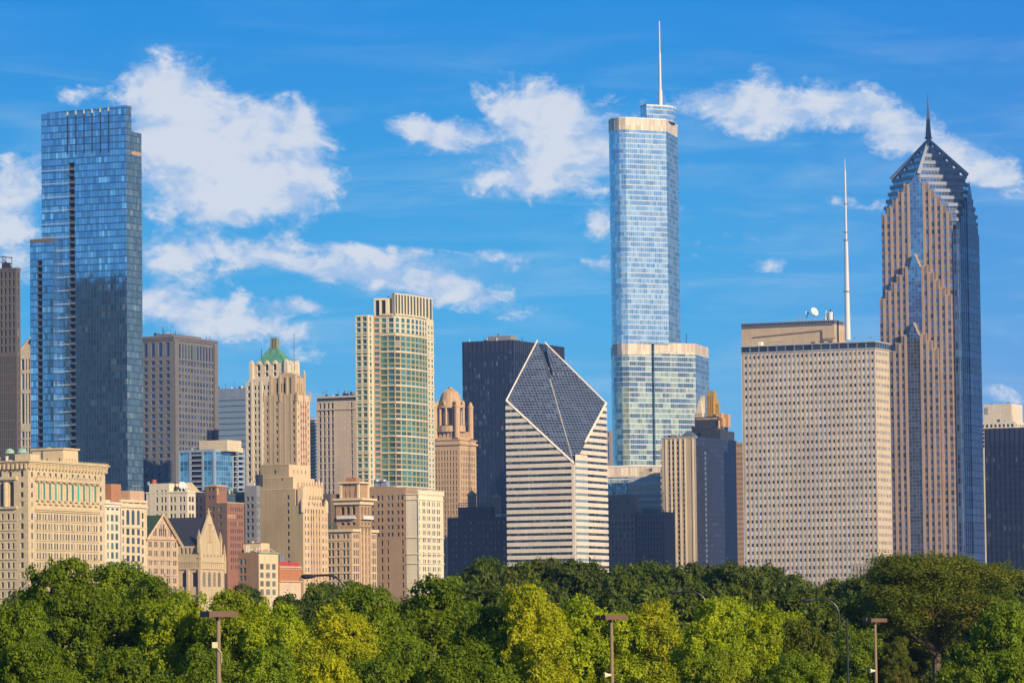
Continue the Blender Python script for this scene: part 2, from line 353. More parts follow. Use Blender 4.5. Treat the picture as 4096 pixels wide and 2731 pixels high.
# ============================================================ ground
GR=stone('lawn',(.055,.085,.025),bv=.05,block=(7,7)); AS=stone('asphalt',(.05,.05,.052),bv=.02,block=(9,9)); PV=stone('pavement_concrete',(.34,.32,.29),block=(2,2))
g=MB('ground',stone('city_ground',(.13,.125,.11),bv=.1,block=(30,30))); g.poly([(-16000,-3000,0),(16000,-3000,0),(16000,26000,0),(-16000,26000,0)]); o=g.build(None,(0,0,0)); tag(o,'flat city ground',None,kind='structure')
g=MB('lawn',GR); g.poly([(-700,60,.004),(700,60,.004),(700,1520,.004),(-700,1520,.004)]); tag(g.build(None,(0,0,0)),'park lawn under the trees',None,kind='structure')
wv=Vector((-math.cos(R(24)),math.sin(R(24)))); nv=Vector((math.sin(R(24)),math.cos(R(24)))); M0=P2(112,1840,1670)
def strip(name,off0,off1,z,mat,lab,zt=None):
    a=M0-wv*off0-nv*500; b=M0-wv*off1-nv*500; c=b+nv*1700; d=a+nv*1700; g=MB(name,mat)
    if zt: g.prism([tuple(a),tuple(b),tuple(c),tuple(d)],z,zt)
    else: g.poly([(*a,z),(*b,z),(*c,z),(*d,z)])
    tag(g.build(None,(0,0,0)),lab,None,kind='structure')
strip('road',6,28,.012,AS,'avenue between the park and the buildings'); strip('pavement',.4,6,.0,PV,'pavement in front of the street wall',.14); strip('pavement',28,33,.0,PV,'pavement along the park edge',.14)
g=MB('road_marking',WHITE)
for i in range(150):
    a=M0-wv*17-nv*500+nv*(i*11); b=a-wv*.15; g.poly([(*a,.016),(*b,.016),(*(b+nv*3),.016),(*(a+nv*3),.016)])
tag(g.build(None,(0,0,0)),'white dashed lane line',None,kind='structure')
# ============================================================ B1 far left dark louvred tower
BR=P('brown_precast',(.135,.12,.115)); b=Bd('office_tower','brown concrete office tower with tall narrow louvre slots, cut by the left edge',66,1078,1880,-90,81)
w=b.part('wall',BR); zt=b.H; zm=b.z(1418)
cl=GRID(b.A,2.0,.5,.5,.5)
b.S(zm,zt,cl,rp(b,1086,33,24,10),w,style='s',reveal=.7); b.S(0,zm,GRID(b.A,.95,.42,.4,.2),rp(b,1424,37,32,25),w,reveal=.8,glass=wglass('louvre_glass',dark=(.02,.02,.022),amt=.05))
b.E(zm,zt,[(.8,b.B-1.2)],rp(b,1086,33,27,10),w,reveal=1.5); b.E(0,zm,GRID(b.B,.95,.42,.4,.4),rp(b,1424,37,32,25),w,reveal=.8,glass=MATS['louvre_glass']); b.back(w,0,zt); b.band(b.part('cornice',BR),zt,zt+.8,.2)
fr=b.part('roof_frame',DARKG)
za=zt+.8
for x in (0,12,36):
    p=b.pt(b.a(x),3); fr.tube([(*p,za),(*p,za+5.2)],.16,6)
for zq in (za+4.6,za+2.2): fr.tube([(*b.pt(b.a(-10),3),zq+.8),(*b.pt(b.a(36),3),zq)],.22,6)
fr.tube([(*b.pt(b.a(2),3),za+4),(*b.pt(b.a(36),3),za+.3)],.2,6); b.box(fr,b.a(22),b.a(0),2,5,za,za+2.4)
# ============================================================ B2 gabled tower
CR=P('cream_stone',(.60,.50,.38)); b=Bd('office_tower','cream framed tower with pale green gable roof, left of the tall blue glass tower',186,1420,2320,62,186)
w=b.part('wall',CR); bg_=wglass('blue_glass',dark=(.03,.09,.20),blind=(.20,.35,.5),amt=.2,metal=.4); bl=P('green_copper',(.16,.42,.28),rough=.6)
b.S(0,b.z(1420),cS(b,[(66,82),(86,98),(103,109),(113,121),(126,138),(144,160)]),[(b.z(1690),b.z(1570)),(b.z(1555),b.z(1490)),(b.z(1476),b.z(1432))]+[(b.z(1690+32*i+26),b.z(1690+32*i)) for i in range(1,12)],w,style='m',glass=bg_,reveal=.8)
b.E(0,b.H,cols(b.B,8,.6),rows(5,b.H-3,28,.6),w,glass=bg_); b.back(w,0,b.H)
rf=b.part('gable_roof',bl); gw=b.part('gable',CR); h=b.z(1352)-b.H; A=b.A
L,Rr,T=b.pt(A,0),b.pt(0,0),b.pt(A/2,0); n3=lambda p,z:(p.x,p.y,z)
gw.poly([n3(L,b.H),n3(Rr,b.H),n3(T,b.H+h)]); b.new('rear_gable',CR).poly([n3(b.pt(A,b.B),b.H),n3(b.pt(0,b.B),b.H),n3(b.pt(A/2,b.B),b.H+h)][::-1])
for (p,q) in ((b.pt(A+.6,-.6),b.pt(A+.6,b.B+.6)),(b.pt(-.6,b.B+.6),b.pt(-.6,-.6))): rf.poly([n3(p,b.H-.3),n3(b.pt(A/2,-.6) if (p-b.pt(A/2,-.6)).length<(q-b.pt(A/2,-.6)).length else b.pt(A/2,b.B+.6),b.H+h+.3),n3(b.pt(A/2,b.B+.6) if (p-b.pt(A/2,-.6)).length<(q-b.pt(A/2,-.6)).length else b.pt(A/2,-.6),b.H+h+.3),n3(q,b.H-.3)])
b.part('gable_trim',CR).tube([n3(b.pt(A,-.9),b.H),n3(b.pt(A/2,-.9),b.H+h+.3),n3(b.pt(0,-.9),b.H)],.7,4)
# ============================================================ B3 tall blue glass tower
LG=curtain('blue_tower_glass',1.46,3.02,(.30,.50,.66),(.60,.80,.88),thr=(.74,.98),sp=.15,spc=(.05,.13,.22),mu=.11,muc=(.08,.20,.32),spm=.6,metal=.90,rough=.09,wob=.032,clus=.75)
b=Bd('glass_tower','very tall blue glass tower with a slanting roof line, tallest on the left',503,421,1969,165,565)
w=b.part('glazing',LG); H=b.H; zl=ZZ(165,457,b.d+b.A*.4)
ac0,ac1=b.a(300,1000),b.a(277,1000); bn=b.b(526,520); zn=b.z(424+98,503)
hz=lambda a: H+(zl-H)*a/b.A
w.wq(b.pt(b.A,0),b.pt(ac1,0),0,hz(b.A),0,z1b=hz(ac1)); w.wq(b.pt(ac0,0),b.pt(0,0),0,hz(ac0),b.A-ac0,z1b=H)
zc=b.z(640,290); w.wq(b.pt(ac1,0),b.pt(ac0,0),zc,hz(ac1),b.A-ac1,z1b=hz(ac0))
w.wq(b.pt(0,0),b.pt(0,bn),0,H,.7); w.wq(b.pt(0,bn),b.pt(0,b.B),0,zn,bn); w.wq(b.pt(0,bn),b.pt(b.A,bn),zn,H); 
w.wq(b.pt(0,b.B),b.pt(b.A,b.B),0,zn); w.wq(b.pt(b.A,b.B),b.pt(b.A,0),0,zn); w.wq(b.pt(b.A,bn),b.pt(b.A,0),zn,zl)
b.lid(0,b.A,0,bn,zl-1.5); b.lid(0,b.A,bn,b.B,zn-.6)
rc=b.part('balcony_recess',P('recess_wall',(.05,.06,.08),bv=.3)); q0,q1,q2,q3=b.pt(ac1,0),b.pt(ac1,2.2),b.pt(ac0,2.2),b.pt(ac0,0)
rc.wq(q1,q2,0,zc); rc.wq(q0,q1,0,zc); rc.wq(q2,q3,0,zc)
se=P('slab_edge',(.55,.58,.62),bv=.02); brl=P('balcony_rail',(.09,.12,.16),bv=0,rough=.3)
k=int((zc-20)/3.02)
for i in range(k):
    z=zc-3.02*(i+1)
    if z<60: break
    m=b.new('balcony',brl); b.box(m,ac0,ac1,-.12,2.2,z,z+.22,True,True); b.box(m,ac0,ac1,-.1,-.02,z+.3,z+.95)
    if i%2==0:
        m=b.new('slab_edge',se); b.box(m,ac0,b.A,-.12,-.003,z-.12,z+.16,True,True)
fin=P('vent_fin',(.025,.035,.05),bv=.5,block=(.3,1.2)); gl=P('fin_cap',(.75,.66,.40),bv=0)
for x in (269,302,335,367,400,433):
    a=b.a(x,500); m=b.new('vent_slot',fin); b.box(m,a-.42,a+.02,-.16,-.003,b.z(588,x)-2,hz(a)-.3); b.box(m,a-.32,a-.08,-.28,-.16,b.z(588,x)-2,hz(a)-.3)
    m2=MB('slot_cap',gl); b.box(m2,a-.55,a+.1,-.3,-.163,hz(a)-1.9,hz(a)-.2); m.kids.append(m2)
al=P('orange_louvre',(.45,.30,.2)); m=b.new('louvre_band',al); m.prism([tuple(b.pt(0,bn)),tuple(b.pt(-.1,bn)),tuple(b.pt(-.1,b.B)),tuple(b.pt(0,b.B))],b.z(612),b.z(601))
# wing standing in front on the left
Cw=b.a(214,1500,-4.6); Aw=b.a(122,1500,-4.6); zw=b.z(946,214); w2=b.new('wing_glazing',LG); bc0,bc1=b.a(171,1500,-4.6),b.a(151,1500,-4.6); zb=b.z(1032,150)
w2.wq(b.pt(Aw,-4.6),b.pt(bc1,-4.6),0,zw,0); w2.wq(b.pt(bc0,-4.6),b.pt(Cw,-4.6),0,zw,Aw-bc0); w2.wq(b.pt(bc1,-4.6),b.pt(bc0,-4.6),zb,zw,Aw-bc1)
w2.wq(b.pt(Cw,-4.6),b.pt(Cw,0),0,zw); w2.wq(b.pt(Aw,22),b.pt(Aw,-4.6),0,zw); w2.wq(b.pt(b.A,22),b.pt(Aw,22),0,zw); b.lid(Cw,Aw,-4.6,22,zw-.6)
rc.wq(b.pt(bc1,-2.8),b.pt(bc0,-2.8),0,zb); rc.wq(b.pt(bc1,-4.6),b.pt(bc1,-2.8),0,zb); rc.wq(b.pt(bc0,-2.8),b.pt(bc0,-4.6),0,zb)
for i in range(36):
    z=zb-3.02*(i+1); m=b.new('balcony',brl); b.box(m,bc0,bc1,-4.72,-2.8,z,z+.22,True,True); b.box(m,bc0,bc1,-4.7,-4.62,z+.3,z+.95)
m=b.new('wing_parapet',P('brown_parapet',(.16,.13,.12))); b.box(m,Cw-.05,Aw+.05,-4.7,-4.4,zw-1.5,zw+.1)
for i in range(9): p=b.pt(Cw+.5+i*1.1,-4); m.tube([(*p,zw),(*p,zw+1.2+.5*(i%3))],.07,5)
# roof crane
p=b.pt(b.a(285,440),4); t=thing('roof_crane',(p.x,p.y,zl-1.5),'white window-cleaning crane lying on the roof of the tall blue glass tower','crane')
def tb(parent,org,name,mat,fn): m=MB(name,mat); fn(m); return m.build(parent,org)
zc_=zl+2.2; X_=lambda x,y: (*b.pt(b.a(x,440),4),b.z(y,x))
tb(t,(p.x,p.y,zl-1.5),'boom',WHITE,lambda m:(m.tube([X_(228,437),X_(246,433),X_(283,430)],.32,6),m.tube([X_(205,438),X_(216,446)],.22,6),m.tube([X_(216,446),X_(232,442)],.25,6)))
tb(t,(p.x,p.y,zl-1.5),'cabin',WHITE,lambda m:m.prism([(*b.pt(b.a(305,440),3),),(*b.pt(b.a(293,440),3),),(*b.pt(b.a(293,440),6),),(*b.pt(b.a(305,440),6),)][::-1],zl-1.5,b.z(428,300)))
tb(t,(p.x,p.y,zl-1.5),'mast',RAIL,lambda m:m.tube([(*b.pt(b.a(278,440),4),zl-1.5),X_(278,428)],.8,8))
# ============================================================ B4 grey beige tower behind
GB=P('grey_beige_granite',(.175,.165,.165)); b=Bd('office_tower','grey beige granite tower with flared cornice, right of the blue glass tower',692,1342,2150,560,864)
w=b.part('wall',GB); H=b.H
rr=rp(b,1440,26.6,16,22); r2=[(b.z(1425),b.z(1368))]
b.S(0,H,cols(b.A,4,.5,1.,1.),rr+r2,w,style='v',glass=wglass('tower_glass_dark',dark=(.025,.05,.10),blind=(.15,.2,.28),amt=.25,metal=.3),reveal=.6)
b.E(0,H,cols(b.B,13,.58,2.2,2.2),rr+[(b.z(1430),b.z(1372))],w,glass=MATS['tower_glass_dark'],reveal=.7); b.back(w,0,H-1.5)
c=b.part('cornice',GB); b.band(c,H-1,H,.9); b.band(c,H-2,H-1,.5)
pm=b.part('corner_pier',GB)
for q in (0,b.B-3.4):
    b.box(pm,-1.1,0,q,q+3.4,0,H-2)
ban=b.part('belt_course',GB); b.E(b.z(1438),b.z(1432),[],[],ban,off=.4)
b.box(b.part('penthouse',GB),4,b.A-5,6,b.B-8,H-.5,H+1.5); mm=b.part('antenna',DARKG)
for i,q in enumerate((3,8,40,44)): mm.tube([(*b.pt(3,q),H),(*b.pt(3,q),H+2+i%2)],.12,5)
# ============================================================ B5 blue grey banded office
b=Bd('office_tower','blue grey office block with ribbon windows, behind and left of the green roofed tower',990,1551,2500,838,990)
w=b.part('wall',P('blue_grey_panel',(.27,.31,.38),metal=.2,rough=.5)); b.S(0,b.H,[(.5,b.A-.5)],rp(b,1597,23.5,16,16),w,glass=curtain('ribbon_blue',1.5,3.2,(.02,.06,.13),(.10,.22,.34),mu=.12,muc=(.2,.28,.36),metal=.5,sp=0),reveal=.5)
b.E(0,b.H,[(.5,b.B-.5)],rp(b,1597,23.5,16,16),w,glass=MATS['ribbon_blue'],reveal=.5); b.back(w,0,b.H)
# ============================================================ B6 blue condominium
BC=curtain('condo_glass',2.05,2.25,(.05,.22,.36),(.14,.38,.50),thr=(.3,.9),sp=.14,spc=(.22,.34,.44),mu=.10,muc=(.30,.40,.48),metal=.6,wob=.05)
b=Bd('apartment_block','blue glass apartment block with white balconies, left of the green roofed tower',857,1799,1900,717,975)
w=b.part('glazing',BC); WH=P('white_concrete',(.66,.64,.60),bv=.04); f=b.part('frame',P('blue_grey_frame',(.30,.37,.45),bv=.04)); H=b.H
a_=lambda x:b.a(x,1900)
b.S(0,H,[],[],w,a0=0,a1=a_(812)); b.S(0,H,[],[],w,a0=a_(762),a1=b.A)
for x in (717.5,762,812,856): a=a_(x); b.box(f,a-.45,a+.45,-.35,.2,0,H+.3)
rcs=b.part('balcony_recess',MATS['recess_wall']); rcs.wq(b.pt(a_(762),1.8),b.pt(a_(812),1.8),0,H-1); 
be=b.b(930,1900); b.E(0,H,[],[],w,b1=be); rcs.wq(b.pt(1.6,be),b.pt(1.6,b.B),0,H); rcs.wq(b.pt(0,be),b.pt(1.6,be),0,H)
for i in range(28):
    z=H-2.25*(i+1)
    if z<15: break
    m=b.new('balcony',WH); b.box(m,a_(812)+.5,a_(762)-.5,-.3,1.8,z,z+.3,True,True); m2=MB('balcony_rail',brl); b.box(m2,a_(812)+.5,a_(762)-.5,-.28,-.2,z+.35,z+1.0); m.kids.append(m2)
    m=b.new('balcony',WH); b.box(m,-.9,1.6,be+1,b.B-7,z,z+.3,True,True); m2=MB('balcony_rail',brl); b.box(m2,-.88,-.8,be+1,b.B-7,z+.35,z+1); m.kids.append(m2)
    b.box(f,-.5,.4,b.B-6.4,b.B,z,z+1.1,True,True)
for q in (.2,be): b.box(f,-.25,.2,q,q+.7,0,H+.3)
for q in (b.B-6.8,b.B-.7): b.box(f,-.55,.4,q,q+.7,0,H+1)
b.S(H-.8,H+.35,[],[],f,off=.36,a0=-.3); b.E(H-.8,H+.35,[],[],f,off=.36,b1=be); b.back(w,0,H)
BX=P('beige_render',(.66,.56,.44)); m=b.part('penthouse',BX); b.box(m,a_(872)-2,a_(775),5,18,H-.4,b.z(1758)); b.box(m,.5,8,18.5,b.B-4,H-.4,b.z(1776)); b.box(m,-0.2,1.2,b.B*.6,b.B-1,H-.4,b.z(1782))
# ============================================================ B7 white tower with green pyramid roof
CW=P('cream_terracotta',(.68,.60,.50),bv=.06); b=Bd('office_tower','cream tower with steep green tiled pyramid roof and gabled dormers',1150,1522,2050,982,1202)
w=b.part('wall',CW); H=b.H; gg=wglass('office_glass',dark=(.03,.035,.045),blind=(.38,.35,.28),amt=.18)
b.S(0,H,cS(b,[(992,1002),(1018,1026),(1033,1041),(1055,1063),(1070,1078),(1092,1100),(1107,1115),(1130,1138)]),rp(b,1538,28.4,17,22),w,glass=gg,style='s',reveal=.7); b.E(0,H,cols(b.B,8,.45,1,1),rp(b,1538,28.4,17,22),w,glass=gg,reveal=.7); b.back(w,0,H)
pi=b.part('pier',CW)
for x in (1009,1046,1084,1121): b.box(pi,b.a(x)-.55,b.a(x)+.55,-.3,-.003,0,H+1.2)
# upper block: corner pulled in
ua0,ua1=b.a(1146,1480,4),b.a(1007,1480,4); ub1=b.b(1188,1480,ua0); zu=b.z(1447,1120); 
u=b.part('upper_wall',CW); b.face(b.pt(ua1,4),b.pt(ua0,4),H-.3,zu,[(s_-.8,s_+.8) for s_ in (3.6,7.8,12.0)],[(b.z(1499),b.z(1483)),(b.z(1476),b.z(1452))],u,glass=gg,reveal=.8,arch=True)
b.face(b.pt(ua0,4),b.pt(ua0,ub1),H-.3,zu,cols(ub1-4,3,.3,.5,.5),[(b.z(1499),b.z(1485)),(b.z(1476),b.z(1456))],u,glass=gg,reveal=.8); b.back(u,H-.3,zu,ua0,ua1,4,ub1)
b.box(b.part('setback',CW),ua0-1,ua1+1,2.8,ub1+1,H-.3,b.z(1508))
ro=b.part('pyramid_roof',P('green_tile',(.12,.33,.22),rough=.55,bv=.35,block=(.8,.9)))
zr=b.z(1388); b.box(ro,ua0+.6,ua1-.9,4.8,ub1-.6,zu-.6,zr+.6,scale=.24)
cm=lambda a_0,a_1:(a_0+a_1)/2; ca=cm(ua0+1.2,ua1-2); cb=cm(5.2,ub1-1); ch=b.part('chimney',P('chimney_stone',(.25,.25,.17)))
b.box(ch,ca-1.6,ca+1.6,cb-1.3,cb+1.3,zr-2.5,b.z(1346)); 
for k in (-1.3,0,1.3): b.box(ch,ca+k-.35,ca+k+.35,cb-1.6,cb-1.3,zr-5,b.z(1345)+.5)
for (s_,sd) in [(3.6,'S'),(7.8,'S'),(12.0,'S'),(3.5,'E'),(9,'E')]:
    m=b.new('dormer',CW); zt_=b.z(1436); wd_=1.0
    if sd=='S': q=[b.pt(ua1-s_+wd_,3.6),b.pt(ua1-s_-wd_,3.6),b.pt(ua1-s_-wd_,6.6),b.pt(ua1-s_+wd_,6.6)]; t0=b.pt(ua1-s_,3.6); t1=b.pt(ua1-s_,6.6)
    else: q=[b.pt(ua0-.4,4+s_-wd_),b.pt(ua0-.4,4+s_+wd_),b.pt(ua0+2.6,4+s_+wd_),b.pt(ua0+2.6,4+s_-wd_)]; t0=b.pt(ua0-.4,4+s_); t1=b.pt(ua0+2.6,4+s_)
    m.prism([tuple(x) for x in q],zu-.5,zu+.3,top=False); m.poly([n3(q[0],zu+.3),n3(q[1],zu+.3),n3(t0,zt_)]); m.poly([n3(q[1],zu+.3),n3(q[2],zu+.3),n3(t1,zt_),n3(t0,zt_)]); m.poly([n3(q[3],zu+.3),n3(q[0],zu+.3),n3(t0,zt_),n3(t1,zt_)])
for (a,bb) in ((ua0,4),(ua1,4),(ua0,ub1)):
    m=b.new('pinnacle',CW); b.box(m,a-.9,a+.9,bb-.9,bb+.9,H,zu+.3,top=False); b.box(m,a-.9,a+.9,bb-.9,bb+.9,zu+.3,zu+1.8,scale=.1)
for k in (-5,5):
    for j in (0,1): m=b.new('roof_vent',P('roof_copper',(.08,.2,.13))); b.box(m,ca+k*.5-.4,ca+k*.5+.4,8-.3*j,9.2,b.z(1425),b.z(1414))
m=b.new('antenna',DARKG); p=b.pt(ua0-2,8); m.tube([(*p,H),(*p,b.z(1332))],.11,5); p=b.pt(ua1-3,8); m.tube([(*p,zu),(*p,b.z(1385))],.15,5)
# ============================================================ B8 tan art deco tower
TN=P('tan_limestone',(.50,.385,.27),bv=.07); TR=P('red_terracotta_spandrel',(.36,.13,.08)); TL=P('pale_terracotta',(.66,.50,.36),bv=.06)
b=Bd('office_tower','tan art deco office tower with carved open crown, in front of the green roofed tower',1187,1577,1990,1056,1239)
w=b.part('wall',TN); e=b.part('east_wall',TL); H=b.H
b.S(0,H,cS(b,[(1066,1073),(1104.5,1112),(1172,1179)]),rp(b,1603,28.5,14,22),w,glass=gg,reveal=.6,style='s')
b.E(0,H,cols(b.B,5,.34,.6,.6),rp(b,1602,28.5,15,22),e,glass=gg,reveal=.6); b.back(w,0,H)
for k in range(1,4):
    L_=(b.B-1.2)/5; q=.6+L_*(k+.5)
    for i in range(16): z=b.z(1602+28.5*i+28); m=b.new('spandrel',TR); b.box(m,-.06,.05,q-L_*.3,q+L_*.3,z,z+1.35)
for x in (1060,1080,1098,1119,1140,1165,1184): b.box(b.part('pier',TN),b.a(x)-.3,b.a(x)+.3,-.14,-.003,0,H+.6)
u=b.part('crown',TN); c0,c1=b.a(1178,1540,3),b.a(1084,1540,3); c2=b.b(1216,1540,c0)-0; zt_=b.z(1506)
b.face(b.pt(c1,3),b.pt(c0,3),H-.3,zt_,[(2.6,4.0),(4.7,5.6),(6.2,7.6)],[(b.z(1565),b.z(1528))],u,reveal=1.2,arch=True,glass=wglass('dark_opening',dark=(.015,.013,.012),amt=0,rough=.6))
b.face(b.pt(c0,3),b.pt(c0,c2),H-.3,zt_,cols(c2-3,2,.3,1,1),[(b.z(1565),b.z(1530))],u,reveal=1.2,arch=True,glass=MATS['dark_opening']); b.back(u,H-.3,zt_,c0,c1,3,c2)
for (a,bb,hh) in ((c0,3,1.6),(c1,3,1.5),(c0,c2,3.6),(c1-4.5,3,1.2),(c0,(c2+3)/2,1.)):
    m=b.new('pinnacle',TN); b.box(m,a-.55,a+.55,bb-.55,bb+.55,H,zt_+hh*.6,top=False); m.cyl(b.pt(a,bb),.75,zt_+hh*.6,zt_+hh,8,.25)
b.box(b.part('crown_top',TN),c0+2,c1-3,5,c2-1.5,zt_-.3,b.z(1487,1130)); 
for x in (1148,1122,1170): a=b.a(x,1540,3); b.box(u,a-.4,a+.4,2.4,3,H,zt_+.8)
for (a,bb) in ((0,0),(b.A,0),(0,b.B),(b.A/2,0),(0,b.B/2)):
    m=b.new('pinnacle',TN); b.box(m,a-.45,a+.45,bb-.45,bb+.45,H-3,H+.9,top=False); b.box(m,a-.45,a+.45,bb-.45,bb+.45,H+.9,H+1.8,scale=.2)
# ============================================================ B9 curved balconies sliver
b=Bd('apartment_tower','round tower of white curved balconies right of the tan art deco tower',1240,1668,2300,1215,1264)
cc=b.pt(3.,4); w=b.part('glazing',curtain('round_glass',1.5,2,(.04,.08,.14),(.1,.2,.3),metal=.4)); w.cyl(cc,3.6,0,b.H,24)
for i in range(26):
    z=b.H-1.75*i-1; m=b.new('balcony',WH); m.cyl((cc.x+.7,cc.y),5.0,z,z+.42,24); m.cyl((cc.x+.7,cc.y),3.7,z-.5,z,24,5.,top=False)
# ============================================================ B10 pale slab tower
PB=P('pale_pinkish_concrete',(.56,.46,.38),bv=.05); b=Bd('office_tower','pale concrete slab tower with window strips and a large blank wall',1428,1580,2250,1265,1428)
w=b.part('wall',PB); H=b.z(1600); sl=pr(1277,16.5,9,4)+[(1404,1411)]
b.S(0,H,cS(b,sl),rp(b,1607,27,23,24),w,glass=wglass('strip_glass',dark=(.03,.04,.06),blind=(.3,.3,.3),amt=.4),reveal=.6,style='s'); b.E(0,H,[],[],w); b.back(w,0,H)
dk=b.part('top_band',P('dark_blue_glass_band',(.04,.06,.09),rough=.3,bv=.3)); b.box(dk,-.01+.3,b.A-.3,.3,b.B-.3,H,b.H-1); b.band(b.part('cornice',PB),b.H-1,b.H,.3); bc=b.part('belt_course',PB); b.box(bc,-.1,b.A+.1,-.5,-.003,b.z(1636),b.z(1632))
m=b.part('rivet',P('concrete_mark',(.3,.24,.2)))
for i in range(12):
    for x in (1353,1378): q=b.a(x,1700+i*25); b.box(m,q-.2,q+.2,-.05,-.003,b.z(1672+i*25)-.4,b.z(1672+i*25))
m=b.part('roof_unit',DARKG); b.box(m,b.a(1372,1580),b.a(1360,1580),3,6,b.H,b.z(1568)); b.box(m,b.a(1396,1580),b.a(1388,1580),3,5,b.H,b.z(1574)); m.tube([(*b.pt(b.a(1368),4),b.H),(*b.pt(b.a(1368),4),b.z(1560))],.5,6)
# ============================================================ B11 green glass and cream residential tower
HC=P('cream_precast',(.66,.59,.46),bv=.05); HG=wglass('green_glass',dark=(.04,.13,.13),blind=(.14,.38,.33),amt=.6,metal=.35,rough=.1); HO=P('olive_precast',(.40,.36,.22),bv=.05); HR=P('rose_brick',(.40,.27,.20))
b=Bd('apartment_tower','cream and green glass residential tower with a bowed front and finned rooftop screen',1471,1259,2080,1421,1493)
w=b.part('wing_wall',HC); H=b.H; bandy=[1350+68.5*i for i in range(9)]
def hrows(y0,n,skipb=True): 
    out=[]
    for i in range(n):
        t0=y0+67.6*i
        for j in range(3): out.append((b.z(t0+22.4*j+17),b.z(t0+22.4*j)))
    return out[::-1]
b.S(0,H,cS(b,[(1427,1444),(1451,1468)],y=1500),hrows(1266,13),w,glass=HG,style='v',reveal=.5); b.E(0,H,cE(b,[(1480,1487)],y=1500),hrows(1266,13),w,glass=HG,reveal=.4)
b.back(w,0,H,b1=30)
# main body: polygon plan in front-right of the wing
q0=b.pt(0,b.B); dd=q0.y
def PP(x,d,y=1500): return P2(x,y,d)
pl=[q0,PP(1521,dd+.6),PP(1580,dd-2.6)]
arc=[PP(x,dd-2.6+k) for x,k in ((1580,0),(1603,3.2),(1625,7),(1645,11),(1662,15),(1677,19),(1690,23),(1701,27),(1710,30.5))]
e1=PP(1736,dd+36)
zm=ZZ(1580,1258,dd); mw=b.new('bowed_wall',HO); top=ZZ(1580,1262,dd); zt2=ZZ(1580,1330,dd)
cap=b.new('crown_wall',HC)
def rr_(y0,n,p=22.4,h=16.5): return [(ZZ(1580,y0+p*i+h,dd),ZZ(1580,y0+p*i,dd)) for i in range(n)][::-1]
rwl=rr_(1345,38); r_top=rr_(1272,3,22,17)
rw_r=b.new('recess_wall',HR); rw_r2=rw_r
b.face(pl[0],pl[1],0,top,[(.5,(pl[1]-pl[0]).length-.4)],rr_(1272,41,22.4,13),rw_r,glass=HG,style='v',reveal=.5)
b.face(pl[1],pl[2],0,zt2,cols((pl[2]-pl[1]).length,2,.84),rwl,mw,glass=HG,style='m'); b.face(pl[1],pl[2],zt2,top,cols((pl[2]-pl[1]).length,2,.66),r_top,cap,glass=HG,style='v')
for i,(p,q) in enumerate(zip(arc,arc[1:])):
    L_=(q-p).length; n_=1
    b.face(p,q,0,zt2,cols(L_,n_,.80),rwl,mw,glass=wglass('dark_balcony',dark=(.03,.035,.035),amt=.1) if i==0 else HG,style='v',reveal=.12); b.face(p,q,zt2,top,cols(L_,n_,.62),r_top,cap,glass=HG,style='v',reveal=.12)
b.face(arc[-1],e1,0,top,cols((e1-arc[-1]).length,2,.42),rr_(1285,40,22.4,13),cap,glass=HG,reveal=.1)
bk=[e1,e1*1.007,b.pt(0,b.B)+b.n*28,q0]
for p,q in zip(bk[:-1],bk[1:]): cap.wq(p,q,0,top)
allp=[pl[0],pl[1]]+arc+[e1,bk[1],bk[2]]; b.part('roof',ROOF).poly([(p.x,p.y,top-.4) for p in allp])
ctr=Vector((sum(p.x for p in allp)/len(allp),sum(p.y for p in allp)/len(allp)))
for yb in [1338]+[1338+67.4*i for i in range(1,10)]:
    m=b.new('belt_course',HC); z=ZZ(1580,yb+4,dd); line=[pl[1]]+arc+[e1]
    for p,q in zip(line,line[1:]):
        n_=Vector(((q-p).y,-(q-p).x)).normalized()*.28; m.poly([(*(p+n_),z),(*(q+n_),z),(*(q+n_),z+.75),(*(p+n_),z+.75)]); m.poly([(*(p+n_),z+.75),(*(q+n_),z+.75),(*q,z+.75),(*p,z+.75)])
for yb in [1342+67.4*i for i in range(0,10)]:
    m=b.new('belt_course',HC); z=b.z(yb-3); b.box(m,-.15,b.A+.1,-.15,b.B*.9,z-.5,z+.2)
cr=b.new('cornice',HC); line=[pl[1]]+arc
for p,q in zip(line,line[1:]):
    n_=Vector(((q-p).y,-(q-p).x)).normalized()*.6; cr.poly([(*(p+n_),top),(*(q+n_),top),(*(q+n_),top+.8),(*(p+n_),top+.8)]); cr.poly([(*(p+n_),top+.8),(*(q+n_),top+.8),(*(q-n_*2),top+.8),(*(p-n_*2),top+.8)])
# roof screen
sc_=b.new('roof_screen',HC); fd=P('screen_slot',(.10,.115,.10),bv=.2,metal=.2,rough=.4); sp=[PP(1582,dd+.5),PP(1606,dd+4.3),PP(1630,dd+9),PP(1655,dd+14.5),PP(1680,dd+21),PP(1705,dd+28),PP(1733,dd+36)]
zs0,zs1=top-.2,ZZ(1600,1171,dd)
cnt=0
for p,q in zip(sp,sp[1:]):
    L_=(q-p).length; n_=2; zq=[zs1+.0,zs1]
    b.face(p,q,zs0,zs1-.0,cols(L_,n_,.62),[(zs0+.6,zs1-.6)],sc_,glass=fd,reveal=.15,name='screen_slot')
p0=PP(1570,dd+2); b.face(p0,PP(1582,dd+.5),zs0,zs1,[],[],sc_)
sc_.wq(sp[-1],sp[-1]*1.005,zs0,zs1-2); sc_.wq(p0+b.n*20,p0,zs0,zs1)
m=b.new('roof_frame',HC); f0,f1=PP(1498,dd+3),PP(1556,dd+2); zf=ZZ(1530,1192,dd+2)
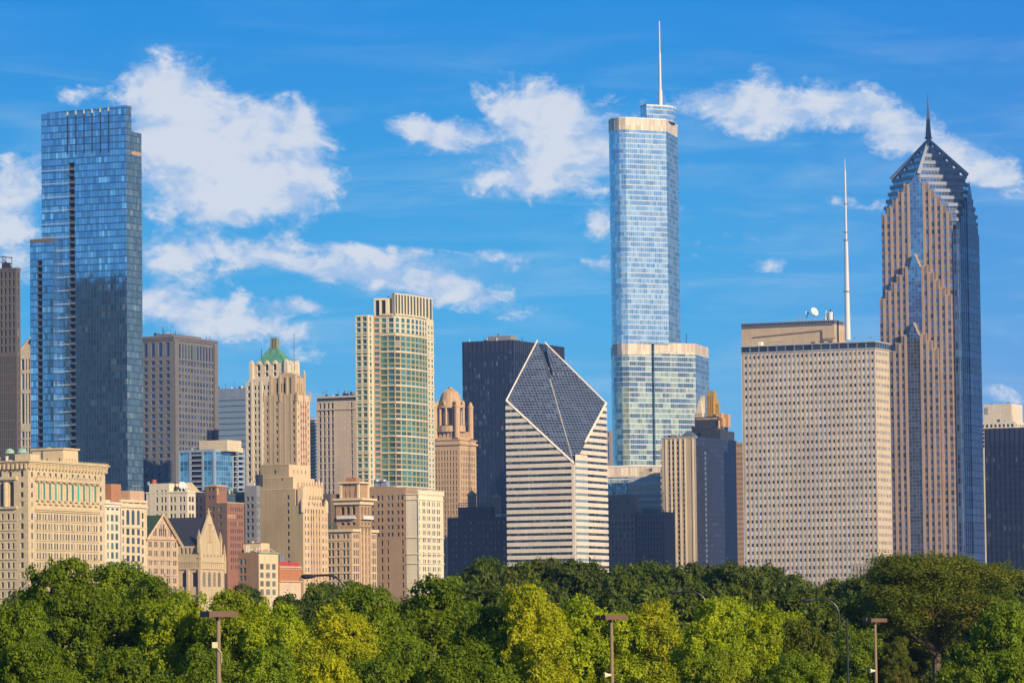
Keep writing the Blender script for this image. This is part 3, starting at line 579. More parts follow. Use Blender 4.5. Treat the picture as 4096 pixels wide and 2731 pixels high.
b.face(f0,f1,top-.3,zf,[(.7,2.6),(3.6,5.6)],[(top,zf-1)],m,glass=P('plant_dark',(.03,.04,.06)),reveal=1.2,name='opening'); m.wq(f1,f1+b.n*8,top-.3,zf); m.wq(f1+b.n*8,f0+b.n*8,top-.3,zf); m.wq(f0+b.n*8,f0,top-.3,zf); m.poly([(*p,zf-.2) for p in (f0,f1,f1+b.n*8,f0+b.n*8)])
m=b.new('roof_unit',RAIL); p=PP(1556,dd+6); m.tube([(*p,top),(*p,zf+1)],.5,6); m.tube([(*PP(1535,dd+4),top+1),(*PP(1560,dd+5),zf-2)],.4,6)
# ============================================================ B12 domed tower
ST=P('golden_terracotta',(.58,.40,.25),bv=.12); b=Bd('domed_tower','tan terracotta tower topped by a round columned belvedere and dome',1838,1755,2600,1728,1904)
w=b.part('wall',ST); H=b.H; b.S(0,H,cols(b.A,8,.42,1.5,1.5),rp(b,1800,24,17,20),w,glass=gg,reveal=.8); b.E(0,H,cols(b.B,9,.42,1.5,1.5),rp(b,1800,24,17,20),w,glass=gg,reveal=.8); b.back(w,0,H)
b.band(b.part('cornice',ST),b.z(1778),b.z(1770),.9); b.band(b.part('cornice',ST),H-.6,H,.6)
z1=b.z(1722); u=b.part('upper_wall',ST); a0,a1=2.5,b.A-1.; b.face(b.pt(a1,2),b.pt(a0,2),H-.3,z1,cols(a1-a0,5,.4,1,1),[(H+1.5,H+4.5)],u,glass=gg); b.face(b.pt(a0,2),b.pt(a0,b.B-2),H-.3,z1,cols(b.B-4,6,.35,1,1),[(H+1.5,H+4.5)],u,glass=gg); b.back(u,H-.3,z1,a0,a1,2,b.B-2)
cc=P2(1802,1650,b.d+12); b.part('drum_base',ST).cyl(cc,8.8,z1-.3,b.z(1700,1802),20)
dz=lambda y:ZZ(1802,y,b.d+12)
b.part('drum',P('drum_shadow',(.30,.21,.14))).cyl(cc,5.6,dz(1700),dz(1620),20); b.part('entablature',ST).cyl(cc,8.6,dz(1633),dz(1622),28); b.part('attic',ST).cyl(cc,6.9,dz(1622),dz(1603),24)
for k in range(12): m=b.new('column',ST); t_=2*math.pi*k/12+.2; m.cyl((cc.x+7.9*math.cos(t_),cc.y+7.9*math.sin(t_)),.62,dz(1702),dz(1633),8)
dm=b.part('dome',ST); dm.smooth=True; r=6.0; dm.lathe(cc,[(r*math.cos(t_),dz(1603)+7.*math.sin(t_)) for t_ in [i*math.pi/2/10 for i in range(10)]]+[(1.3,dz(1603)+7.),(1.3,dz(1603)+7.9),(.2,dz(1603)+8.3)],24)
for k in range(16):
    t_=2*math.pi*k/16; dm.tube([(cc.x+(r+.05)*math.cos(u_)*math.cos(t_),cc.y+(r+.05)*math.cos(u_)*math.sin(t_),dz(1603)+7.05*math.sin(u_)) for u_ in [i*math.pi/2/7 for i in range(7)]],.16,4)
for k in range(8):
    t_=2*math.pi*k/8+.35; m=b.new('urn',ST); q=(cc.x+8.2*math.cos(t_),cc.y+8.2*math.sin(t_)); m.cyl(q,.8,dz(1622),dz(1609),8); m.cyl(q,.9,dz(1609),dz(1603),8,.15)
for (a,bb) in ((a0,2),(a1,2),(a0,b.B-2)):
    m=b.new('corner_turret',ST); m.cyl(b.pt(a,bb),1.6,z1-4,b.z(1625),10); m.cyl(b.pt(a,bb),1.9,b.z(1625),b.z(1618),10); m.cyl(b.pt(a,bb),1.2,b.z(1618),b.z(1608),10); m.cyl(b.pt(a,bb),1.2,b.z(1608),b.z(1600),10,.1)
# ============================================================ B13 black tower
BK=curtain('black_glass',1.5,3.6,(.018,.024,.04),(.14,.14,.14),thr=(.64,.98),sp=.3,spc=(.014,.018,.035),mu=.22,muc=(.035,.04,.065),metal=.35,rough=.2,wob=.03)
b=Bd('office_tower','black steel and glass slab tower standing behind the diamond topped building',2053,1359,2710,1848,2255)
w=b.part('glazing',BK); b.S(0,b.H-7,[],[],w); b.E(0,b.H-7,[],[],w); b.back(w,0,b.H-7,roof=False); kk=P('black_louvre',(.028,.035,.06),bv=.25,block=(1.5,12)); t=b.part('louvre_band',kk); b.S(b.H-7,b.H,[],[],t); b.E(b.H-7,b.H,[],[],t); b.back(t,b.H-7,b.H)
mu_=b.part('mullions',P('black_steel',(.02,.025,.045),rough=.5,bv=0))
for i in range(int(b.A/3)+1): b.box(mu_,i*3-.12,i*3+.12,-.35,-.003,0,b.H,False)
for i in range(1,int(b.B/3)+1): b.box(mu_,-.35,-.003,i*3-.12,i*3+.12,0,b.H,False)
pg=P('grey_panel',(.26,.25,.24)); b.box(b.part('penthouse',pg),b.a(2042,1350,6),b.a(1955,1350,6),6,16,b.H-.6,b.z(1338)); m=b.part('antenna',DARKG); m.tube([(*b.pt(b.a(1972,1340),8),b.H),(*b.pt(b.a(1972,1340),8),b.z(1328))],.3,5); m.tube([(*b.pt(-0+2,18),b.H),(*b.pt(2,18),b.z(1342))],.2,5)
# ============================================================ B14 diamond roofed tower
WB=P('white_aluminium_band',(.78,.70,.62),rough=.45,bv=.08,block=(4.2,2.)); b=Bd('office_tower','white banded office tower with a slanted diamond shaped glass roof split down the middle',2295,1853,2380,2027,2427)
A,B_=b.A,b.B; c1=b.b(2341,1900); zF=b.z(1853); zL=ZZ(2027,1602,b.C.y+A*.407); zR=ZZ(2427,1612,b.C.y+B_*.914)
sx=(zL-zF)/A; sy=(zR-zF)/B_; zpl=lambda a,bb: zF+sx*a+sy*bb+max(0,a/A+bb/B_-1.38)*4.6
RBG=curtain('band_glass_dark',1.05,3.,(.03,.04,.05),(.22,.22,.20),thr=(.5,.95),sp=0,mu=.12,muc=(.05,.05,.06),metal=.5,rough=.08,wob=.07,clus=.3)
gS=b.part('glazing',RBG); w=b.new('band_wall',WB)
fl=26.2*b.d/F   # storey height
cut=2.6
# bevelled corner: plan points
K0=b.pt(0,0); c_a=b.a(2295,1900); 
zmin=0
# south glass and east glass clipped by the roof plane
gS.poly([n3(b.pt(A,0),0),n3(K0,0),n3(K0,zF),n3(b.pt(A,0),zL)],[(0,0),(A,0),(A,zF),(0,zL)])
gS.poly([n3(K0,0),n3(b.pt(0,B_),0),n3(b.pt(0,B_),zR),n3(K0,zF)],[(0,0),(B_,0),(B_,zR),(0,zF)])
gS.wq(b.pt(0,B_),b.pt(A,B_),0,zR); gS.wq(b.pt(A,B_),b.pt(A,0),0,zL)
z=b.z(2300); lv=[]
yy=1632
bands=[]
for i in range(34):
    y0=2337-26.2*i
    bands.append((ZZ(2295,y0,b.d),ZZ(2295,y0-15.5,b.d)))
def aclip(z): # west distance at which the south face reaches height z
    return max(0,(z-zF)/sx)
def bclip(z): return max(0,(z-zF)/sy)
for z0,z1 in bands:
    if z0>zL-1.5: continue
    lo0,lo1=aclip(z0),aclip(z1)
    m=b.new('white_band',WB)
    def slab(p_in0,p_in1,q0,q1,nrm):
        # p = outer bottom ends, q = outer top ends (2D), nrm outward
        o_=nrm*.45
        P_=[p_in0+o_,p_in1+o_,q1+o_,q0+o_]; Q_=[p_in0,p_in1,q1,q0]; zz_=[z0,z0,z1,z1]
        m.poly([n3(P_[i],zz_[i]) for i in range(4)]); m.poly([n3(P_[3],z1),n3(P_[2],z1),n3(Q_[2],z1),n3(Q_[3],z1)]); m.poly([n3(Q_[0],z0),n3(Q_[1],z0),n3(P_[1],z0),n3(P_[0],z0)]); m.poly([n3(P_[1],z0),n3(Q_[1],z0),n3(Q_[2],z1),n3(P_[2],z1)])
    if A-lo1>.3: slab(b.pt(A+.2,0),b.pt(lo0,0),b.pt(A+.2,0),b.pt(lo1,0),-b.n)
    e0,e1_=bclip(z0),bclip(z1)
    m=b.new('white_band',WB)
    if z0<zR-1 and B_-e1_>.3: slab(b.pt(0,max(e0,0)),b.pt(0,B_+.2),b.pt(0,e1_),b.pt(0,B_+.2),-b.w)
# white corner strips
cs=b.part('corner_pier',WB); b.box(cs,-.5,1.2,-.5,.5,0,zF-.5)
# pale bevel panel on the east side of the corner
bp=b.new('bevel_wall',WB); bq=P('pale_band_glass',(.30,.42,.50),rough=.25,metal=.3,bv=.2); zb=b.z(1816,2335)
p,q=b.pt(-.7,.6),b.pt(-1.4,c1)
rwb=[(b0_[1],b1_[0]) for b0_,b1_ in zip(bands,bands[1:]) if b1_[0]<zb]
bp.wq(p,q,0,zb); 
for (r0,r1) in rwb:
    m=b.new('ribbon_window',bq); dn=(q-p).normalized(); nn_=Vector((dn.y,-dn.x))*.03; m.poly([n3(p+dn*.3+nn_,r0),n3(q-dn*.3+nn_,r0),n3(q-dn*.3+nn_,r1),n3(p+dn*.3+nn_,r1)])
bp.wq(q,b.pt(-.0,c1),0,zb); bp.poly([n3(p,zb),n3(q,zb),n3(b.pt(0,c1),zb),n3(b.pt(0,0),zb)])
# diamond roof: two sloping glass halves with a slot between them
RG=curtain('diamond_glass',1.9,2.0,(.05,.09,.17),(.12,.19,.29),thr=(.4,1.),sp=.13,spc=(.36,.35,.38),mu=.12,muc=(.30,.29,.32),metal=.6,rough=.12,wob=.02,spm=.3)
rv=n3(b.pt(A,0),zpl(A,0)),n3(b.pt(0,B_),zpl(0,B_))
def rp3(a,bb,dz_=0): p=b.pt(a,bb); return (p.x,p.y,zpl(a,bb)+dz_)
nW=Vector(rp3(1,0))-Vector(rp3(0,0)); ux=(Vector(rp3(0,B_))-Vector(rp3(A,0))).normalized(); uvv=lambda a,bb:((Vector(rp3(a,bb))-Vector(rp3(0,0))).dot(ux),(Vector(rp3(a,bb))-Vector(rp3(0,0))-ux*((Vector(rp3(a,bb))-Vector(rp3(0,0))).dot(ux))).length)
def rpoly(name,pts,dz_=0):
    m=b.new(name,RG); m.poly([rp3(a,bb,dz_) for a,bb in pts],[uvv(a,bb) for a,bb in pts]); return m
# split line from the low corner to the apex
sA=(A*1.,B_*.945); sB=(A*.915,B_*1.0); m1=(A*.69,B_*.69)
rpoly('slope_glazing',[(0,0),m1,sA,(A,0)]); rpoly('slope_glazing',[(.0,.2),(0,B_),(sB[0],B_),(m1[0]-.6,m1[1]+3.2),m1],-.0)
sl=b.new('slot_wall',P('slot_grey',(.10,.12,.17),metal=.4,rough=.4)); 
D=9
sl.poly([rp3(*m1),rp3(*sA),rp3(*sA,-D),rp3(*m1,-D*.5)]); sl.poly([rp3(m1[0]-.6,m1[1]+3.2),rp3(m1[0]-.6,m1[1]+3.2,-5),rp3(sB[0],B_,-D*1.4),rp3(sB[0],B_)][::-1])
sl.poly([rp3(*m1,-2),rp3(*sA,-5),rp3(sB[0],B_,-5),rp3(m1[0]-.6,m1[1]+3.2,-2)])
# side walls up to the apex behind
sl2=b.new('rear_wall',WB); sl2.poly([n3(b.pt(A,B_),0),n3(b.pt(A,0),0),rp3(A,0,-.1),rp3(*sA,-.2),n3(b.pt(A,B_),zpl(A*.9,B_*.9)-15)]); sl2.poly([n3(b.pt(0,B_),0),n3(b.pt(A,B_),0),n3(b.pt(A,B_),zpl(sB[0],B_)-15),rp3(sB[0],B_,-.1),rp3(0,B_,-.1)])
rim=b.new('roof_rim',WB)
def rimt(a,c,r=.5): rim.tube([rp3(*a),rp3(*c)],r,4)
rimt((0,0),(A,0),.75); rimt((A,0),sA); rimt((0,c1),(0,B_),.85); rimt((0,B_),(sB[0],B_)); m=b.new('split_line',WB); m.tube([rp3(0,0),rp3(*m1)],.3,4)
lit=b.new('slope_louvre',P('louvre_pale',(.62,.60,.54),bv=0))
for (yy,x0,x1,x2,x3) in ((1470,2118,2150,2196,2240),(1440,2130,2152,2200,2225),(1500,2100,2170,2205,2300),(1420,2135,2150,0,0)):
    for (xa,xb) in ((x0,x1),(x2,x3)):
        if xa==0: continue
        n_=int((xb-xa)/9)
        for i in range(n_):
            x=xa+i*9; rr3=ray(x,yy); # intersect with the plane
            Np=Vector(rp3(1,0))-Vector(rp3(0,0)); Nq=Vector(rp3(0,1))-Vector(rp3(0,0)); nn3=Np.cross(Nq).normalized()
            if nn3.z<0: nn3=-nn3
            cpos=Vector((0,0,CZ)); tt=(Vector(rp3(0,0))-cpos).dot(nn3)/rr3.dot(nn3); hp=cpos+rr3*tt+nn3*.12
            lit.tube([hp-ux*.45,hp+ux*.3+Vector((0,0,1.1 if i%2 else -1.1))],.13,4)
# ============================================================ B15 tall rounded glass tower with spire
TG=curtain('silver_tower_glass',1.5,3.45,(.28,.52,.70),(.56,.76,.80),thr=(.2,.8),sp=.15,spc=(.62,.64,.64),mu=.10,muc=(.52,.55,.56),metal=.72,rough=.16,wob=.05,clus=.75,sprough=.3,spm=.25)
TG2=curtain('silver_tower_glass_low',1.5,3.45,(.12,.22,.30),(.52,.62,.46),thr=(.25,.8),sp=.18,spc=(.74,.72,.68),mu=.09,muc=(.5,.52,.5),metal=.5,rough=.16,wob=.09,clus=.8,sprough=.3,spm=.25)
TGS=curtain('silver_tower_dim_side_glass',1.5,3.45,(.07,.17,.20),(.30,.42,.42),thr=(.25,.85),sp=.16,spc=(.30,.35,.34),mu=.14,muc=(.35,.38,.38),metal=.6,rough=.16,wob=.05,clus=.7,sprough=.3,spm=.3)  # darker copy of the tower glass: the side's weaker light is in its colours
LV=curtain('cream_louvre',1.5,6,(.66,.54,.40),(.72,.60,.46),sp=.0,mu=.12,muc=(.42,.36,.28),metal=0,rough=.5,wob=0)
D=2930; q=lambda x,dd=0,y=1000:P2(x,y,D+dd)
b=Bd('glass_tower','tallest silver blue glass tower with rounded left end and long white spire',2668,478,D+14,2505,2715)
def wallpts(m,pts,z0,z1,close=False):
    S_=0
    for p,r in zip(pts,pts[1:]): m.wq(p,r,z0,z1,S_); S_+=(r-p).length
def ring(pts,z0,z1,m,roof=True):
    wallpts(m,pts+[pts[0]],z0,z1)
    if roof: b.part('roof',ROOF).poly([(p.x,p.y,z1-.3) for p in pts])
shaft=[q(2446,34),q(2441,24),q(2443,15),q(2450,9),q(2463,4),q(2482,1),q(2508,0),q(2671,14),q(2717,52),q(2700,66)]
zT=ZZ(2600,474,D+7); zc=ZZ(2600,522,D+7); z2=ZZ(2600,1416,D); z2t=ZZ(2600,1372,D)
up=b.new('shaft_glazing',TG); wallpts(up,shaft[:8],z2t,zc); us=b.new('side_glazing',TGS); wallpts(us,shaft[7:]+[shaft[0]],z2t,zc); lv=b.new('louvre_band',LV); wallpts(lv,shaft+[shaft[0]],zc,zT); b.part('roof',ROOF).poly([(p.x,p.y,zT-.5) for p in shaft])
lo=b.new('lower_glazing',TG2); lv=b.new('louvre_band',LV); low=[p for p in shaft[:7]]+[q(2608,8.5,1600)]
z0_=ZZ(2500,1855,D)
wallpts(lo,[q(2446,60,1600)]+low,z0_-1,z2); wallpts(lv,[q(2446,60,1600)]+low,z2,z2t)
sw_=[q(2608,8.5,1600),q(2611,13,1600),q(2620,9.5,1600)]; 
dv=b.new('lower_glazing',TG); wallpts(dv,sw_,0,z2t)
fr_=[q(2620,9.5,1600),q(2784,25,1600)]; ea=[fr_[1],q(2837,66,1600),q(2760,110,1600),q(2446,60,1600)]
wallpts(lo,fr_,0,z2+1); wallpts(lv,fr_,z2+1,z2t+1); lo2=b.new('lower_glazing',TGS); wallpts(lo2,ea,0,z2+1); wallpts(lv,ea,z2+1,z2t+1)
b.part('roof',ROOF).poly([(p.x,p.y,z2t+.5) for p in [*fr_,*ea[1:],low[-1]]][::1])
# top block
tp=[q(2566,30,440),q(2562,22,440),q(2570,16,440),q(2586,12,440),q(2672,20,440),q(2693,26,440),q(2703,36,440),q(2695,46,440)]
m=b.new('crown_glazing',TG); zK=ZZ(2640,421,D+15); ring(tp,zT-.6,zK,m)
# upper right shoulder a little lower
cr_=b.new('parapet',WHITE); 
for pts,zq in ((shaft,zT),(tp,zK)):
    for p,r in zip(pts,pts[1:]):
        n_=Vector(((r-p).y,-(r-p).x)).normalized()*.2; cr_.poly([(*(p+n_),zq-.7),(*(r+n_),zq-.7),(*(r+n_),zq+.3),(*(p+n_),zq+.3)]); cr_.poly([(*(p+n_),zq+.3),(*(r+n_),zq+.3),(*(r-n_*3),zq+.3),(*(p-n_*3),zq+.3)])
sp_=b.new('spire',P('spire_white',(.68,.66,.62),rough=.5,bv=0)); zz=lambda y:ZZ(2639,y,D+22); c=q(2640,22,300); sp_.smooth=True
sp_.cyl(c,1.45,zK-1,zz(362),16,1.35); sp_.cyl(c,.88,zz(362),zz(213),14,.8); sp_.cyl(c,.52,zz(213),zz(85),12,.4)
m=b.new('antenna',DARKG); m.tube([(*q(2745,60,1350),z2t),(*q(2745,60,1350),ZZ(2745,1335,D+60))],.25,5)
ut=b.new('roof_unit',WHITE); ut.prism([tuple(q(2723,40,1365)),tuple(q(2748,43,1365)),tuple(q(2748,50,1365)),tuple(q(2723,47,1365))],z2t,z2t+1.8)
# terrace block in front (podium)
b=Bd('podium_block','low cream louvred podium at the foot of the tallest glass tower',2668,1862,2900,2420,2700,ang=-28+24+4)
w=b.part('louvre_wall',LV); z=b.z(1905); w.wq(b.pt(b.A,0),b.pt(0,0),z,b.H-.6,0); gg2=b.part('glazing',TG2); gg2.wq(b.pt(b.A,0),b.pt(0,0),0,z); b.box(b.part('parapet',WHITE),0,b.A,-.4,1,b.H-.6,b.H+.4); b.back(w,0,b.H)
w.wq(b.pt(0,0),b.pt(0,b.B),0,b.H)
# ============================================================ B16 sliver
PK=P('pink_granite',(.46,.34,.26)); b=Bd('office_tower','narrow pinkish far tower between the diamond topped building and the rounded glass tower',2446,1722,3200,2380,2456)
w=b.part('wall',PK); b.S(0,b.H,cS(b,[(2390,2398),(2410,2418),(2430,2436)]),[(b.z(1745),b.z(1728)),(b.z(1840),b.z(1765))],w,glass=bg_); b.E(0,b.H,[],[],w); b.back(w,0,b.H)
# ============================================================ B17 white terraced building with bands
b=Bd('office_building','white banded mid-rise with cluttered roof machinery, below the cream podium',2700,1922,2575,2508,2740)
w=b.part('wall',P('white_band_panel',(.62,.64,.64),bv=.05)); b.S(0,b.z(1965),[(.3,b.A-.3)],rp(b,1975,25,13,12),w,glass=curtain('blue_band',1.5,3,(.03,.07,.14),(.25,.35,.45),mu=.15,muc=(.4,.42,.45),sp=0,metal=.4),reveal=.4); b.S(b.z(1965),b.H,cols(b.A,12,.8),[(b.z(1958),b.z(1938))],w,glass=P('cream_pane',(.72,.63,.46),rough=.4),reveal=.3,name='louvre'); b.E(0,b.H,[],[],w); b.back(w,0,b.H)
pu=b.part('upper_floor',P('pale_grey_roof_band',(.50,.52,.55))); b.box(pu,b.a(2640)-14,b.A,3,b.B,b.H,b.z(1902)); m=b.part('roof_unit',BX)
for (x0,x1,y,bb) in ((2540,2590,1880,6),(2590,2625,1885,9),(2612,2640,1872,12),(2542,2570,1866,11)): b.box(m,b.a(x1,1890),b.a(x0,1890),bb,bb+4,b.z(1902)-.2,b.z(y))
b=Bd('office_building','low glass roofed block beside the diamond topped building',2508,1930,2565,2420,2512)
w=b.part('glazing',curtain('roof_glass',1.4,2.4,(.10,.18,.24),(.3,.42,.48),mu=.16,muc=(.5,.5,.48),sp=.2,spc=(.6,.6,.56),metal=.4)); b.S(0,b.H,[],[],w); b.E(0,b.H,[],[],w); b.back(w,0,b.H); m=b.part('roof_rail',RAIL)
for i in range(10): p=b.pt(i*b.A/9.5,.5); m.tube([(*p,b.H),(*p,b.H+1.4)],.12,4)
# ============================================================ B19 / B20 shaded older blocks
GY=P('grey_limestone',(.26,.22,.185),bv=.1); b=Bd('office_building','grey brown block with a setback top floor, right of the diamond topped building',2540,2044,2480,2405,2552)
w=b.part('wall',GY); H=b.H; b.S(0,H,cols(b.A,8,.45,.6,.6),rp(b,2056,25.5,17,14),w,reveal=.6,glass=wglass('pale_blind_glass',dark=(.03,.04,.06),blind=(.4,.42,.42),amt=.25),style='s'); b.E(0,H,cols(b.B,2,.4),rp(b,2056,25.5,17,14),w); b.back(w,0,H)
b.band(b.part('cornice',GY),H-.5,H+.3,.5); u=b.part('upper_wall',GY); a0,a1=b.a(2530),b.A; zt_=b.z(1976); b.face(b.pt(a1,3),b.pt(a0,3),H,zt_,cols(a1-a0,3,.2,2,2),[(b.z(2012),b.z(1997))],u); b.face(b.pt(a0,3),b.pt(a0,b.B+3),H,zt_,[],[],u); b.back(u,H,zt_,a0,a1,3,b.B+3)
DS=P('dark_stone',(.13,.125,.125),bv=.1); b=Bd('office_building','dark ribbed stone block just left of the cream striped tan tower',2660,2046,2470,2548,2700)
w=b.part('wall',DS); b.S(0,b.H,cols(b.A,9,.4,.5,.5),rp(b,2060,22,15,13),w,reveal=.8,glass=wglass('deep_glass',dark=(.012,.014,.02),amt=.05)); b.E(0,b.H,[],[],w); b.back(w,0,b.H); b.box(b.part('upper_wall',DS),b.a(2625),b.a(2560),3,10,b.H-.3,b.z(2034))
# ============================================================ B21 striped tan tower
TP=P('tan_precast',(.54,.42,.31),bv=.06); WS=P('cream_fin',(.74,.66,.52),bv=.03); b=Bd('office_tower','tan slab tower with cream vertical stripes on its front and a dark shaded side wall',2783,1746,2492,2646,2946)
w=b.part('wall',TP); H=b.H; dw=wglass('stripe_glass',dark=(.025,.025,.03),blind=(.2,.17,.14),amt=.2)
b.S(0,H-.1,cS(b,[(2673,2680),(2687,2695),(2706,2714),(2729,2737)]),rp(b,1760,21,15,27),w,reveal=.7,glass=dw)
for x in (2664,2684,2700,2720,2740,2771): a=b.a(x); m=b.new('stripe',WS); b.box(m,a-.45,a+.45,-.35,-.003,0,H)
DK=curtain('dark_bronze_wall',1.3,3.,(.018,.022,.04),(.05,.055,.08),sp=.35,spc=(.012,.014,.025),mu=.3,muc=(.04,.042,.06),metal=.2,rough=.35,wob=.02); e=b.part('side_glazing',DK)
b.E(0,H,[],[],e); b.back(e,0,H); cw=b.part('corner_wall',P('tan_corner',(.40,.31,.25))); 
m=b.part('reflecting_windows',P('reflection_tint_glass',(.18,.25,.36),rough=.2,metal=.3))  # column of windows, their bright reflection put into a paler glass colour
q0_,q1_=b.b(2817),b.b(2823)
for i in range(27): b.box(m,-.2,-.003,q0_,q1_,b.z(1802+20.6*i+13),b.z(1802+20.6*i))
b.band(b.part('roof_edge',TP),H-.7,H,.35,b0=0,b1=.6); pv=b.part('roof_pavilion',P('slate_grey',(.10,.13,.18))); b.box(pv,b.a(2765,1745),b.a(2705,1745),3,14,H-.2,H+3.4,scale=.25)
m=b.part('west_fin',TP); 
for i in range(20): b.box(m,b.A,b.A+1.,.1,3,b.z(1790+24*i+15),b.z(1790+24*i),True,True)
# ============================================================ B21b gold topped tower
DG=P('dark_green_terracotta',(.045,.05,.045),bv=.2,rough=.45); GD=P('gold_leaf',(.80,.50,.10),rough=.38,metal=.55,bv=.12); b=Bd('office_tower','dark stone tower with a bright gold leafed top, rising behind the striped tan tower',2868,1702,2740,2766,2912)
w=b.part('wall',DG); H=b.H; a_=lambda x:b.a(x,1680)
b.S(0,H,cols(b.A,7,.35,1,1),rp(b,1712,22,14,10),w,style='s'); b.E(0,H,[],[],w); b.back(w,0,H)
u=b.part('upper_wall',DG); b.box(u,a_(2860)-1,a_(2772),3,18,H-.3,b.z(1664)); b.box(b.part('frieze',P('gold_frieze',(.42,.26,.12),bv=.5,block=(.8,.8))),a_(2856)-1,a_(2776),2.7,3,b.z(1676),b.z(1668))
z=b.z; m=b.new('gold_shaft',GD)
for (x0,x1,y0,y1) in ((2812,2852,1668,1628),(2814,2848,1628,1592),(2817,2844,1592,1564)): b.box(m,a_(x1),a_(x0),6,6+(a_(x0)-a_(x1)),z(y0),z(y1))
b.box(m,a_(2841),a_(2820),6.5,9.5,z(1564),z(1557),scale=.7)
for x in (2816,2824,2833,2842): m.prism([tuple(b.pt(a_(x)+.25,5.3)),tuple(b.pt(a_(x)-.25,5.3)),tuple(b.pt(a_(x)-.25,6)),tuple(b.pt(a_(x)+.25,6))],z(1660),z(1575))
m=b.new('gold_turret',GD); b.box(m,a_(2862),a_(2852),6,8,z(1668),z(1612)); 
OC=P('ochre_terracotta',(.60,.36,.18),bv=.15)
for (x0,x1,y) in ((2863,2877,1650),(2880,2894,1653),(2863,2894,1670)): m=b.new('corner_turret',OC); b.box(m,-1.-(x1-2868)*.06,2.2-(x0-2863)*.06,4+(x0-2863)*.5,8+(x0-2863)*.5,H-.5,z(y)); 
m=b.new('ochre_wall',OC); b.box(m,-.4,0,2,b.B*.55,z(1712),z(1680)); 
b.box(b.part('lower_block',DG),-3,b.A*.6,-2,b.B+3,0,z(1722))
CWh=P('cream_far_terracotta',(.72,.62,.50)); bw=Bd('office_tower','small cream gothic tower top just left of the gold leafed top',2808,1650,2790,2778,2816)
m=bw.part('wall',CWh); bw.S(0,bw.H,cols(bw.A,3,.4),[(bw.z(1665),bw.z(1652))],m); bw.E(0,bw.H,[],[],m); bw.back(m,0,bw.H); bw.box(bw.part('gable',CWh),0,bw.A*.8,0,4,bw.H-.2,bw.z(1600),scale=.35); bw.box(bw.part('roof_sign_frame',CWh),0,bw.A*.45,3,5,bw.H,bw.z(1583))
# ============================================================ B22 brick sliver
b=Bd('office_building','reddish tan brick building glimpsed left of the broad limestone slab tower',2990,1768,2520,2944,3000)
w=b.part('wall',P('tan_red_brick',(.46,.31,.20),bv=.15)); b.S(0,b.z(1800),cols(b.A,12,.5),rp(b,1808,20,11,22),w,style='v',glass=wglass('brick_glass',dark=(.03,.03,.04),blind=(.4,.3,.2),amt=.3)); b.S(b.z(1800),b.H,cols(b.A,16,.55),[(b.z(1786),b.z(1774))],w,glass=P('yellow_pane',(.55,.5,.25),rough=.3)); b.E(0,b.H,[],[],w); b.back(w,0,b.H)
# ============================================================ B23 slab with window grid
PL=P('limestone_pier',(.54,.42,.31),bv=.07); PS=P('speckled_spandrel',(.60,.60,.62),bv=.04,var=.3); b=Bd('office_tower','broad limestone slab tower with a dense grid of small square windows',3500,1393,2330,2964,3557)
w=b.part('wall',PS); e=b.part('east_wall',P('limestone_east',(.60,.50,.40),bv=.06)); H=b.H; A=b.A; pg_=wglass('slab_glass',dark=(.02,.028,.045),blind=(.26,.30,.32),amt=.38)
m0=b.a(3500)-b.a(3497)+ .8; pit=(A-1.6)/30.0
cl=[(1.9+pit*i,1.9+pit*i+pit*.52) for i in range(30)]
nrow=30; rws=rp(b,1404,31.6,13.5,30)
# per-row heights follow the corner; 
b.S(0,H,cl,rws,w,reveal=.16,glass=pg_)
for i in range(31):
    m=b.new('pier',PL); s0=1.9+pit*i-pit*.48; s0=max(0,s0); s1=1.9+pit*i if i<30 else A
    if i==30: s0=1.9+pit*29+pit*.52
    b.box(m,A-s1+.02,A-s0-.02,-.12,-.003,0,H)
b.E(0,H,cols(b.B,9,.46,.8,.8),rws,e,reveal=.05,glass=pg_); b.back(w,0,H)
zt_=b.z(1365); bandm=b.part('window_band',P('band_mullion',(.20,.21,.23),rough=.4,bv=0)); 
b.S(H,zt_,[(x*A/15+.3,(x+1)*A/15-.3) for x in range(15)],[(H+.6,zt_-.5)],bandm,style='m',glass=wglass('band_glass',dark=(.015,.02,.035),amt=0),reveal=.3,a0=.6); b.E(H,zt_,cols(b.B,6,.85),[(H+.6,zt_-.5)],bandm,style='m',glass=MATS['band_glass'],reveal=.3,b1=b.B-1); b.back(bandm,H,zt_); b.band(b.part('roof_edge',P('grey_coping',(.45,.44,.42))),zt_-.3,zt_+.3,.4); b.band(b.part('roof_edge',P('grey_coping',(.45,.44,.42))),H-.2,H+.25,.45)
